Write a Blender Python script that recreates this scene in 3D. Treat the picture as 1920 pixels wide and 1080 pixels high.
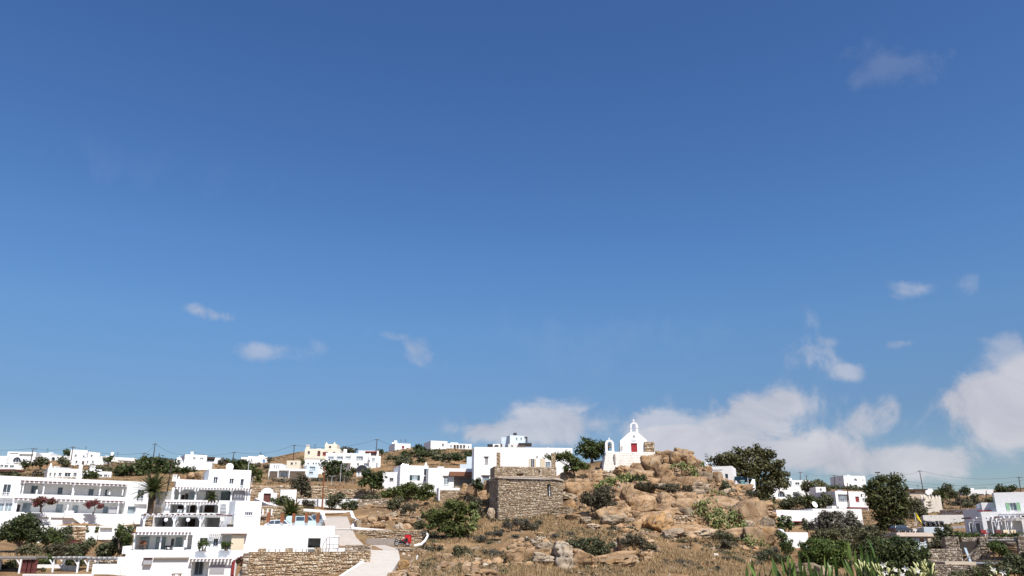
import bpy, math, random
import numpy as np
from mathutils import Vector, Matrix, Quaternion
for _o in list(bpy.data.objects):
 bpy.data.objects.remove(_o)
random.seed(7)
RNG = np.random.default_rng(7)
SC = bpy.context.scene
COL = SC.collection
# camera
F = 1493.33                      # focal length in photo pixels (28 mm on 36 mm)
PITCH = math.atan(480 / F)       # eye level sits at photo row 1020
CP, SP = math.cos(PITCH), math.sin(PITCH)
cam_data = bpy.data.cameras.new('camera')
cam_data.sensor_width = 36.0
cam_data.lens = 36.0 * F / 1920
cam_data.clip_start = 0.1
cam_data.clip_end = 20000
cam = bpy.data.objects.new('camera', cam_data)
COL.objects.link(cam)
cam.location = (0, 0, 0)
cam.rotation_euler = (math.pi / 2 + PITCH, 0, 0)
SC.camera = cam
def ray(px, py):
 x = (px - 960) / F
 y = (540 - py) / F
 return Vector((x, CP - y * SP, SP + y * CP))
def P(px, py, d):
 """world point seen at photo pixel (px, py) at forward distance d"""
 r = ray(px, py)
 return r * (d / r.y)
def pixel(v):
 """photo pixel of a world point"""
 f = v[1] * CP + v[2] * SP
 u = -v[1] * SP + v[2] * CP
 return 960 + F * v[0] / f, 540 - F * u / f
# world, sun, exposure
SUN_EL, SUN_AZ = math.radians(52), math.radians(30)   # behind the camera, to its right
SUN = Vector((math.cos(SUN_EL) * math.sin(SUN_AZ), -math.cos(SUN_EL) * math.cos(SUN_AZ), math.sin(SUN_EL)))
EXPOSURE = 0.62
SKY_STRENGTH = 0.1
world = bpy.data.worlds.new('World')
SC.world = world
world.use_nodes = True
WN, WL = world.node_tree.nodes, world.node_tree.links
WN.clear()
def wnode(t, **kw):
 n = WN.new(t)
 for k, v in kw.items():
  setattr(n, k, v)
 return n
def wmath(op, a, b=None, clamp=False):
 n = WN.new('ShaderNodeMath')
 n.operation = op
 n.use_clamp = clamp
 for i, v in enumerate((a, b)):
  if v is None:
   continue
  if isinstance(v, (int, float)):
   n.inputs[i].default_value = v
  else:
   WL.new(v, n.inputs[i])
 return n.outputs[0]
sky = wnode('ShaderNodeTexSky')
sky.sky_type = 'NISHITA'
sky.sun_disc = False
sky.sun_elevation = SUN_EL
sky.sun_rotation = math.pi - SUN_AZ
sky.altitude = 50
sky.air_density = 1.0
sky.dust_density = 0.6
sky.ozone_density = 2.0
hsv = wnode('ShaderNodeHueSaturation')
hsv.inputs['Hue'].default_value = 0.503
hsv.inputs['Saturation'].default_value = 1.25
hsv.inputs['Value'].default_value = 0.80
WL.new(sky.outputs[0], hsv.inputs['Color'])
tcw = wnode('ShaderNodeTexCoord')
DIRW = tcw.outputs['Generated']
# clouds: fractal noise gated by soft bodies standing at fixed directions in the sky
nz = wnode('ShaderNodeTexNoise')
nz.inputs['Scale'].default_value = 13
nz.inputs['Detail'].default_value = 12
nz.inputs['Roughness'].default_value = 0.60
nz.inputs['Distortion'].default_value = 0.7
WL.new(DIRW, nz.inputs['Vector'])
nz2 = wnode('ShaderNodeTexNoise')
nz2.inputs['Scale'].default_value = 36
nz2.inputs['Detail'].default_value = 6
nz2.inputs['Roughness'].default_value = 0.6
WL.new(DIRW, nz2.inputs['Vector'])
def cloud_body(px, py, rx, ry, amp):
 c = ray(px, py).normalized()
 right = Vector((c.y, -c.x, 0)).normalized()
 up = right.cross(c).normalized()
 r = Vector((0, 0, 0))
 terms = []
 for ax, rr in ((right, rx), (up, ry)):
  dn = wnode('ShaderNodeVectorMath', operation='DOT_PRODUCT')
  WL.new(DIRW, dn.inputs[0])
  k = 1.0 / (rr / F * c.dot(Vector((0, CP, SP))))
  dn.inputs[1].default_value = ax * k
  terms.append(wmath('POWER', wmath('ABSOLUTE', dn.outputs['Value']), 2.0))
 front = wnode('ShaderNodeVectorMath', operation='DOT_PRODUCT')
 WL.new(DIRW, front.inputs[0])
 front.inputs[1].default_value = c
 q = wmath('ADD', terms[0], terms[1])
 g = wmath('EXPONENT', wmath('MULTIPLY', q, -1.0))
 g = wmath('MULTIPLY', g, wmath('GREATER_THAN', front.outputs['Value'], 0.2))
 return wmath('MULTIPLY', g, amp)
BODIES = [  # px, py, half width, half height, amount, opacity
 (985, 800, 105, 34, .80, .85), (1070, 800, 55, 36, .72, .8), (890, 812, 52, 22, .66, .8), (1000, 770, 60, 20, .35, .6),
 (1235, 800, 66, 40, .72, .75), (1420, 768, 80, 44, .95, .95), (1490, 752, 60, 26, .60, .75), (1270, 838, 110, 40, .95, 1), (1360, 820, 60, 36, .7, .95),
 (1500, 850, 120, 46, .95, 1), (1650, 770, 64, 40, .68, .8), (1600, 800, 40, 26, .45, .7), (1740, 868, 90, 32, .85, .95), (1630, 868, 90, 30, .8, .95),
 (1880, 770, 100, 66, 1.1, 1), (1830, 740, 60, 44, .7, .9), (1970, 720, 90, 60, .9, 1), (1895, 645, 48, 40, .55, .55), (2100, 790, 160, 90, 1.0, 1),
 (402, 592, 36, 17, .78, .60), (360, 577, 24, 13, .74, .42), (482, 660, 66, 20, .66, .48), (600, 656, 22, 18, .5, .2), (786, 652, 38, 34, .86, .6), (735, 628, 40, 12, .5, .25),
 (1512, 668, 56, 32, .64, .52), (1594, 698, 38, 17, .66, .62), (1690, 645, 32, 13, .76, .6), (1700, 546, 32, 18, .56, .45), (1572, 637, 36, 11, .5, .28), (1528, 592, 16, 24, .5, .2), (1824, 532, 22, 20, .5, .22),
 (1670, 128, 100, 30, .75, .12), (1600, 98, 50, 26, .6, .1), (1725, 152, 55, 22, .7, .16),
 (330, 330, 210, 60, .6, .05), (1120, 640, 260, 60, .55, .05),
 (-400, 820, 260, 60, .8, .9), (-900, 700, 260, 90, .8, .9), (2700, 800, 300, 110, 1.0, 1), (2500, 560, 160, 60, .7, .7),
]
acc = opa = None
for b in BODIES:
 g = cloud_body(*b[:4], 1.0)
 acc_i, opa_i = wmath('MULTIPLY', g, b[4]), wmath('MULTIPLY', wmath('MINIMUM', wmath('MULTIPLY', g, 2.5), 1.0), b[5])
 acc = acc_i if acc is None else wmath('ADD', acc, acc_i)
 opa = opa_i if opa is None else wmath('MAXIMUM', opa, opa_i)
# the band of fair-weather cloud carries on round the rest of the horizon
sep = wnode('ShaderNodeSeparateXYZ')
WL.new(DIRW, sep.inputs[0])
behind = wmath('MULTIPLY', wmath('LESS_THAN', sep.outputs['Y'], 0.0), 0.7)
band = wmath('EXPONENT', wmath('MULTIPLY', wmath('POWER', wmath('ABSOLUTE', wmath('MULTIPLY', wmath('SUBTRACT', sep.outputs['Z'], 0.12), 7.0)), 2.0), -1.0))
bb = wmath('MULTIPLY', behind, band)
acc = wmath('MINIMUM', wmath('ADD', acc, bb), 1.1)
opa = wmath('MAXIMUM', opa, bb)
nmix = wmath('ADD', wmath('MULTIPLY', nz.outputs['Fac'], 2.3), wmath('MULTIPLY', nz2.outputs['Fac'], 0.95))
dens = wmath('SUBTRACT', acc, wmath('SUBTRACT', 1.98, nmix))
rampc = wnode('ShaderNodeMapRange', interpolation_type='SMOOTHSTEP')
rampc.inputs['From Min'].default_value = -0.10
rampc.inputs['From Max'].default_value = 0.60
rampc.inputs['To Max'].default_value = 0.80
WL.new(dens, rampc.inputs['Value'])
wisps = wmath('MULTIPLY', rampc.outputs[0], opa)
cramp = wnode('ShaderNodeValToRGB')
cramp.color_ramp.elements[0].position = 0.35
cramp.color_ramp.elements[0].color = (.52, .51, .57, 1)
cramp.color_ramp.elements[1].position = 0.68
cramp.color_ramp.elements[1].color = (.72, .70, .73, 1)
WL.new(nz.outputs['Fac'], cramp.inputs[0])
bg_sky = wnode('ShaderNodeBackground')
bg_sky.inputs['Strength'].default_value = SKY_STRENGTH
bg_cl = wnode('ShaderNodeBackground')
bg_cl.inputs['Strength'].default_value = 0.66
# deeper tone towards the horizon: clean sea air, the same all the way round
sepz = wnode('ShaderNodeSeparateXYZ')
WL.new(DIRW, sepz.inputs[0])
tone = wnode('ShaderNodeValToRGB')
for k, (p_, c_) in enumerate([(0.0, (.60, .62, .70)), (.145, (.64, .67, .75)), (.20, (.79, .81, .86)), (.255, (.91, .94, .97)), (.34, (.95, 1.0, 1.07)), (.60, (.96, .93, 1.05))]):
 if k > 1:
  tone.color_ramp.elements.new(p_)
 tone.color_ramp.elements[k].position = p_
 tone.color_ramp.elements[k].color = (*c_, 1)
WL.new(sepz.outputs['Z'], tone.inputs[0])
tmul = wnode('ShaderNodeMix', data_type='RGBA', blend_type='MULTIPLY')
tmul.inputs[0].default_value = 1
WL.new(hsv.outputs[0], tmul.inputs[6])
WL.new(tone.outputs[0], tmul.inputs[7])
WL.new(tmul.outputs[2], bg_sky.inputs['Color'])
WL.new(cramp.outputs[0], bg_cl.inputs['Color'])
wmix = wnode('ShaderNodeMixShader')
WL.new(wisps, wmix.inputs[0])
WL.new(bg_sky.outputs[0], wmix.inputs[1])
WL.new(bg_cl.outputs[0], wmix.inputs[2])
wout = wnode('ShaderNodeOutputWorld')
WL.new(wmix.outputs[0], wout.inputs[0])
sun_data = bpy.data.lights.new('sun', 'SUN')
sun_data.energy = 4.0
sun_data.angle = math.radians(0.53)
sun_data.color = (1.0, 0.955, 0.88)
sun = bpy.data.objects.new('sun', sun_data)
COL.objects.link(sun)
sun.location = (60, -60, 120)
sun.rotation_euler = SUN.to_track_quat('Z', 'Y').to_euler()
SC.view_settings.view_transform = 'Standard'
SC.view_settings.look = 'None'
SC.view_settings.exposure = EXPOSURE
SC.view_settings.gamma = 1.0
SC.view_settings.use_curve_mapping = False
SC.cycles.max_bounces = 6
SC.cycles.transparent_max_bounces = 6
# materials
MATS = {}
def new_mat(name):
 m = bpy.data.materials.new(name)
 m.use_nodes = True
 nt = m.node_tree
 b = nt.nodes['Principled BSDF']
 return m, nt, b
def lnk(nt, a, b):
 nt.links.new(a, b)
def ramp_node(nt, stops):
 r = nt.nodes.new('ShaderNodeValToRGB')
 e = r.color_ramp.elements
 while len(e) < len(stops):
  e.new(0.5)
 for el, (p, c) in zip(e, stops):
  el.position = p
  el.color = (c[0], c[1], c[2], 1)
 return r
def noise_node(nt, scale, detail=6, rough=.6, coord='Object', vec=None, dist=0.0):
 n = nt.nodes.new('ShaderNodeTexNoise')
 n.inputs['Scale'].default_value = scale
 n.inputs['Detail'].default_value = detail
 n.inputs['Roughness'].default_value = rough
 n.inputs['Distortion'].default_value = dist
 if vec is None:
  tc = nt.nodes.new('ShaderNodeTexCoord')
  vec = tc.outputs[coord]
 lnk(nt, vec, n.inputs['Vector'])
 return n
def world_pos(nt):
 g = nt.nodes.new('ShaderNodeNewGeometry')
 return g.outputs['Position']
def mixc(nt, fac, a, b, mode='MIX'):
 n = nt.nodes.new('ShaderNodeMix')
 n.data_type = 'RGBA'
 n.blend_type = mode
 for sock, v in ((n.inputs[0], fac), (n.inputs[6], a), (n.inputs[7], b)):
  if isinstance(v, (int, float)):
   sock.default_value = v
  elif isinstance(v, tuple):
   sock.default_value = (v[0], v[1], v[2], 1)
  else:
   lnk(nt, v, sock)
 return n.outputs[2]
def bump(nt, b, height, strength=.3, dist=.05):
 n = nt.nodes.new('ShaderNodeBump')
 n.inputs['Strength'].default_value = strength
 n.inputs['Distance'].default_value = dist
 lnk(nt, height, n.inputs['Height'])
 lnk(nt, n.outputs[0], b.inputs['Normal'])
def mat_plaster(name, c, var=.06, dirt=(.62, .58, .50), dirt_amt=.35, rough=.85):
 """limewash or paint with faint patches and streaks of weathering"""
 m, nt, b = new_mat(name)
 pos = world_pos(nt)
 mp = nt.nodes.new('ShaderNodeMapping')
 mp.inputs['Scale'].default_value = (1, 1, .3)
 lnk(nt, pos, mp.inputs['Vector'])
 n1 = noise_node(nt, .9, 7, .65, vec=mp.outputs[0])
 r1 = ramp_node(nt, [(.5, (0, 0, 0)), (.78, (1, 1, 1))])
 lnk(nt, n1.outputs['Fac'], r1.inputs[0])
 n2 = noise_node(nt, 3.5, 5, .6, vec=pos)
 r2 = ramp_node(nt, [(.3, tuple(x * (1 - var) for x in c)), (.7, c)])
 lnk(nt, n2.outputs['Fac'], r2.inputs[0])
 mul = nt.nodes.new('ShaderNodeMath')
 mul.operation = 'MULTIPLY'
 mul.inputs[1].default_value = dirt_amt
 lnk(nt, r1.outputs[0], mul.inputs[0])
 lnk(nt, mixc(nt, mul.outputs[0], r2.outputs[0], dirt), b.inputs['Base Color'])
 b.inputs['Roughness'].default_value = rough
 b.inputs['Specular IOR Level'].default_value = .2
 n3 = noise_node(nt, 5, 6, .6, vec=pos)
 bump(nt, b, n3.outputs['Fac'], .35, .06)
 MATS[name] = m
 return m
def mat_plain(name, c, rough=.6, metal=0.0, var=.12, scale=8, spec=.4):
 m, nt, b = new_mat(name)
 n = noise_node(nt, scale, 4, .6, vec=world_pos(nt))
 r = ramp_node(nt, [(.3, tuple(x * (1 - var) for x in c)), (.7, tuple(min(1, x * (1 + var)) for x in c))])
 lnk(nt, n.outputs['Fac'], r.inputs[0])
 lnk(nt, r.outputs[0], b.inputs['Base Color'])
 b.inputs['Roughness'].default_value = rough
 b.inputs['Metallic'].default_value = metal
 b.inputs['Specular IOR Level'].default_value = spec
 MATS[name] = m
 return m
def mat_stones(name, stops, by_object=False, rough=.9):
 """rubble stone: every stone its own colour, mottled"""
 m, nt, b = new_mat(name)
 if by_object:
  oi = nt.nodes.new('ShaderNodeObjectInfo')
  val = oi.outputs['Random']
 else:
  at = nt.nodes.new('ShaderNodeAttribute')
  at.attribute_name = 'Col'
  val = at.outputs['Fac']
 r = ramp_node(nt, stops)
 lnk(nt, val, r.inputs[0])
 pos = world_pos(nt)
 n = noise_node(nt, 7, 7, .7, vec=pos)
 rr = ramp_node(nt, [(.25, (.55, .53, .50)), (.75, (1.15, 1.13, 1.1))])
 lnk(nt, n.outputs['Fac'], rr.inputs[0])
 lnk(nt, mixc(nt, 1.0, r.outputs[0], rr.outputs[0], 'MULTIPLY'), b.inputs['Base Color'])
 b.inputs['Roughness'].default_value = rough
 b.inputs['Specular IOR Level'].default_value = .2
 bump(nt, b, n.outputs['Fac'], .6, .06)
 MATS[name] = m
 return m
def mat_leaf(name, stops, trans=.25, rough=.55):
 m, nt, b = new_mat(name)
 at = nt.nodes.new('ShaderNodeAttribute')
 at.attribute_name = 'Col'
 r = ramp_node(nt, stops)
 lnk(nt, at.outputs['Fac'], r.inputs[0])
 lnk(nt, r.outputs[0], b.inputs['Base Color'])
 b.inputs['Roughness'].default_value = rough
 b.inputs['Specular IOR Level'].default_value = .25
 if trans:
  t = nt.nodes.new('ShaderNodeBsdfTranslucent')
  lnk(nt, r.outputs[0], t.inputs['Color'])
  ms = nt.nodes.new('ShaderNodeMixShader')
  ms.inputs[0].default_value = trans
  lnk(nt, b.outputs[0], ms.inputs[1])
  lnk(nt, t.outputs[0], ms.inputs[2])
  lnk(nt, ms.outputs[0], nt.nodes['Material Output'].inputs[0])
 MATS[name] = m
 return m
def mat_rock(name, light, mid, dark, lichen=(.30, .29, .26), ochre=(.36, .20, .07), crack=1.0):
 """weathered granite: warm body, grey lichen on the sky side, rusty stains, dark joints"""
 m, nt, b = new_mat(name)
 pos = world_pos(nt)
 n1 = noise_node(nt, .55, 8, .65, vec=pos, dist=.4)
 r1 = ramp_node(nt, [(.28, dark), (.5, mid), (.72, light)])
 lnk(nt, n1.outputs['Fac'], r1.inputs[0])
 oi = nt.nodes.new('ShaderNodeObjectInfo')
 ro = ramp_node(nt, [(0, (.78, .74, .70)), (.5, (1, 1, 1)), (1, (1.18, 1.12, 1.05))])
 lnk(nt, oi.outputs['Random'], ro.inputs[0])
 base = mixc(nt, 1.0, r1.outputs[0], ro.outputs[0], 'MULTIPLY')
 n2 = noise_node(nt, 1.1, 7, .7, vec=pos)
 r2 = ramp_node(nt, [(.54, (0, 0, 0)), (.66, (1, 1, 1))])
 lnk(nt, n2.outputs['Fac'], r2.inputs[0])
 base = mixc(nt, r2.outputs[0], base, mixc(nt, .55, base, lichen))
 mp = nt.nodes.new('ShaderNodeMapping')
 mp.inputs['Location'].default_value = (31, 7, 3)
 lnk(nt, pos, mp.inputs['Vector'])
 n3 = noise_node(nt, .35, 6, .6, vec=mp.outputs[0])
 r3 = ramp_node(nt, [(.58, (0, 0, 0)), (.74, (1, 1, 1))])
 lnk(nt, n3.outputs['Fac'], r3.inputs[0])
 base = mixc(nt, r3.outputs[0], base, mixc(nt, .6, base, ochre))
 n4 = noise_node(nt, 7, 8, .75, vec=pos)
 r4 = ramp_node(nt, [(.3, (.6, .58, .56)), (.62, (1.1, 1.1, 1.08))])
 lnk(nt, n4.outputs['Fac'], r4.inputs[0])
 base = mixc(nt, .8, base, mixc(nt, 1.0, base, r4.outputs[0], 'MULTIPLY'))
 nd = noise_node(nt, 1.2, 3, .5, vec=pos)
 add = nt.nodes.new('ShaderNodeVectorMath')
 add.operation = 'MULTIPLY_ADD'
 lnk(nt, nd.outputs['Color'], add.inputs[0])
 add.inputs[1].default_value = (.9, .9, .9)
 lnk(nt, pos, add.inputs[2])
 vo = nt.nodes.new('ShaderNodeTexVoronoi')
 vo.feature = 'DISTANCE_TO_EDGE'
 vo.inputs['Scale'].default_value = .42
 lnk(nt, add.outputs[0], vo.inputs['Vector'])
 rv = ramp_node(nt, [(0.0, (.30, .26, .22)), (.022, (1, 1, 1))])
 lnk(nt, vo.outputs['Distance'], rv.inputs[0])
 base = mixc(nt, crack, base, mixc(nt, 1.0, base, rv.outputs[0], 'MULTIPLY'))
 lnk(nt, base, b.inputs['Base Color'])
 b.inputs['Roughness'].default_value = .92
 b.inputs['Specular IOR Level'].default_value = .15
 h = nt.nodes.new('ShaderNodeMath')
 h.operation = 'ADD'
 lnk(nt, n4.outputs['Fac'], h.inputs[0])
 lnk(nt, rv.outputs[0], h.inputs[1])
 bump(nt, b, h.outputs[0], .7, .12)
 MATS[name] = m
 return m
WHITE = mat_plaster('limewash', (.80, .80, .79), dirt_amt=.22)
WHITE2 = mat_plaster('limewash_aged', (.76, .74, .70), .1, (.50, .43, .34), .55)
CREAM = mat_plaster('cream_render', (.76, .69, .56), dirt_amt=.25)
PALEBLUE = mat_plaster('pale_blue_render', (.60, .69, .76), dirt_amt=.25)
BUFF = mat_plaster('buff_plaster', (.55, .46, .36), .12, (.30, .24, .18), .5)
TRIM = mat_plain('white_paint', (.80, .80, .80), .5, var=.03)
GREYP = mat_plain('grey_paint', (.36, .36, .38), .5)
PALEP = mat_plain('pale_grey_paint', (.55, .58, .60), .5, var=.05)
BLUEP = mat_plain('grey_blue_paint', (.22, .31, .38), .5)
BLUE = mat_plain('blue_paint', (.10, .22, .42), .5)
TEAL = mat_plain('teal_paint', (.10, .26, .28), .5)
GREENP = mat_plain('light_green_paint', (.30, .52, .30), .5)
DKGREEN = mat_plain('dark_green_paint', (.02, .05, .05), .5)
RED = mat_plain('red_paint', (.55, .02, .02), .45, var=.05)
DOORRED = mat_plain('chapel_door_red', (.30, .018, .026), .55, var=.12)
DKRED = mat_plain('dark_red_paint', (.23, .03, .03), .5)
MAROON = mat_plain('maroon_stained_wood', (.12, .035, .03), .7, var=.25)
WOOD = mat_plain('brown_wood', (.20, .085, .045), .7, var=.25)
DKWOOD = mat_plain('dark_wood', (.06, .04, .03), .8, var=.3)
RUST = mat_plain('rusty_steel', (.22, .075, .03), .8, var=.35)
GREYWOOD = mat_plain('weathered_wood', (.25, .22, .19), .85, var=.25)
BLACK = mat_plain('black_plastic', (.012, .012, .014), .35)
RUBBER = mat_plain('rubber', (.015, .015, .015), .8)
DARKMETAL = mat_plain('dark_metal', (.06, .06, .065), .5, .6)
STEEL = mat_plain('bright_metal', (.6, .6, .62), .3, .9)
CONC = mat_plaster('concrete', (.42, .38, .34), .12, (.25, .21, .18), .5)
ROADM = mat_plaster('road_concrete', (.50, .44, .38), .1, (.33, .28, .23), .6)
CANVAS = mat_plain('beige_canvas', (.62, .52, .38), .9, var=.05)
GREYCANVAS = mat_plain('grey_screen', (.34, .33, .35), .8, var=.05)
BLUECANVAS = mat_plain('dark_blue_canvas', (.012, .06, .10), .9, var=.15)
CLOTH = mat_plain('pale_cloth', (.6, .62, .62), .9, var=.05)
TERRA = mat_plain('terracotta', (.36, .14, .07), .8)
YELLOW = mat_plain('yellow_cloth', (.75, .58, .04), .8)
VOID = mat_plain('unlit_interior', (.05, .045, .045), .9)
CARWHITE = mat_plain('car_paint_white', (.75, .77, .77), .2, var=.02, spec=.6)
CARBLUE = mat_plain('car_paint_pale_blue', (.48, .60, .64), .2, var=.02, spec=.6)
CARGREY = mat_plain('car_paint_grey', (.25, .26, .28), .2, var=.02, spec=.6)
CARRED = mat_plain('car_paint_red', (.30, .02, .03), .2, var=.02, spec=.6)
CARDARK = mat_plain('car_paint_dark', (.04, .045, .06), .2, var=.02, spec=.6)
def mat_glass(name, c, rough=.08):
 m, nt, b = new_mat(name)
 n = noise_node(nt, .8, 3, .5, vec=world_pos(nt))
 r = ramp_node(nt, [(.35, tuple(x * .6 for x in c)), (.65, tuple(x * 1.3 for x in c))])
 lnk(nt, n.outputs['Fac'], r.inputs[0])
 lnk(nt, r.outputs[0], b.inputs['Base Color'])
 b.inputs['Roughness'].default_value = rough
 b.inputs['Specular IOR Level'].default_value = .6
 MATS[name] = m
 return m
GLASS = mat_glass('window_glass', (.05, .065, .085))
GLASSB = mat_glass('curtained_glass', (.26, .32, .36))
ST_TAN = [(0, (.24, .17, .11)), (.2, (.40, .29, .19)), (.5, (.52, .39, .26)), (.75, (.60, .49, .35)), (1, (.70, .63, .52))]
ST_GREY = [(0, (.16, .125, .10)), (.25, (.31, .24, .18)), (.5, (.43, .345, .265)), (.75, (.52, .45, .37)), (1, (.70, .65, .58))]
STONE_T = mat_stones('tan_rubble', ST_TAN)
STONE_TO = mat_stones('tan_rubble_single', ST_TAN, True)
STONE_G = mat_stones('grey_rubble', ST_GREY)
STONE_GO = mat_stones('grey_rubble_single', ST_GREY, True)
STONE_W = mat_stones('tower_rubble', [(0, (.19, .14, .10)), (.25, (.37, .27, .185)), (.5, (.49, .375, .265)), (.75, (.57, .48, .36)), (1, (.71, .65, .56))])
MORTAR = mat_plaster('earth_mortar', (.32, .25, .175), .2, (.17, .13, .095), .5)
ROCK = mat_rock('granite', (.50, .37, .245), (.37, .25, .15), (.19, .12, .07))
ROCKG = mat_rock('granite_grey', (.43, .36, .285), (.33, .265, .195), (.20, .155, .11))
ROCKO = mat_rock('granite_ochre', (.44, .30, .17), (.36, .22, .10), (.22, .12, .06))
ROCKW = mat_rock('granite_pale', (.54, .46, .365), (.42, .34, .255), (.25, .19, .135))
BARK = mat_plain('bark', (.13, .10, .08), .95, var=.35, scale=5)
PALMBARK = mat_plain('palm_bark', (.075, .058, .045), .95, var=.35, scale=6)
SCREEN = mat_plain('dark_grey_screen', (.12, .115, .12), .8, var=.06)
BARKG = mat_plain('grey_bark', (.24, .20, .165), .95, var=.3, scale=5)
LF_PINE = mat_leaf('pine_needles', [(0, (.018, .028, .010)), (.5, (.054, .074, .022)), (1, (.115, .138, .042))])
LF_BRIGHT = mat_leaf('bright_needles', [(0, (.03, .042, .012)), (.5, (.085, .108, .028)), (1, (.17, .185, .055))])
LF_OLIVE = mat_leaf('olive_leaves', [(0, (.03, .038, .018)), (.5, (.085, .095, .045)), (1, (.165, .17, .09))])
LF_DARK = mat_leaf('dark_leaves', [(0, (.016, .024, .009)), (.5, (.05, .067, .023)), (1, (.105, .125, .046))])
LF_RUSSET = mat_leaf('russet_leaves', [(0, (.032, .034, .015)), (.5, (.095, .095, .038)), (1, (.18, .162, .07))])
LF_CAROB = mat_leaf('carob_leaves', [(0, (.018, .023, .008)), (.5, (.062, .07, .022)), (1, (.13, .135, .045))])
LF_HEDGE = mat_leaf('hedge_leaves', [(0, (.02, .03, .01)), (.5, (.06, .082, .028)), (1, (.13, .155, .055))])
LF_DOME = mat_leaf('dome_leaves', [(0, (.03, .048, .010)), (.5, (.085, .125, .026)), (1, (.16, .20, .05))])
LF_GREEN = mat_leaf('green_leaves', [(0, (.025, .042, .012)), (.5, (.07, .098, .026)), (1, (.15, .175, .055))])
LF_HEATH = mat_leaf('heath', [(0, (.036, .032, .020)), (.5, (.095, .085, .052)), (1, (.18, .16, .10))])
LF_GREYG = mat_leaf('grey_green_scrub', [(0, (.045, .045, .024)), (.5, (.12, .115, .058)), (1, (.21, .195, .11))])
LF_PURPLE = mat_leaf('purple_brown_scrub', [(0, (.042, .038, .028)), (.5, (.115, .103, .078)), (1, (.20, .18, .14))])
LF_DRY = mat_leaf('dry_grass_blades', [(0, (.18, .11, .05)), (.5, (.42, .29, .15)), (1, (.58, .46, .28))], .3, .8)
LF_BOUG = mat_leaf('bougainvillea_bracts', [(0, (.05, .06, .02)), (.35, (.08, .08, .03)), (.6, (.20, .03, .05)), (1, (.33, .05, .08))])
LF_CACT = mat_leaf('cactus_pads', [(0, (.06, .085, .025)), (.5, (.15, .18, .06)), (1, (.32, .31, .12))], 0)
LF_OLEA = mat_leaf('oleander_leaf', [(0, (.04, .075, .018)), (.5, (.09, .15, .03)), (1, (.22, .30, .08))], .35, .35)
LF_PALM = mat_leaf('palm_leaf', [(0, (.03, .045, .012)), (.5, (.065, .085, .024)), (1, (.13, .13, .05))])
LF_DEAD = mat_leaf('dead_palm_leaf', [(0, (.10, .06, .03)), (1, (.30, .19, .09))])
PETAL = mat_plain('white_petal', (.62, .60, .55), .6, var=.04)
BUD = mat_plain('yellow_green_bud', (.46, .46, .20), .5, var=.25)
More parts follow.
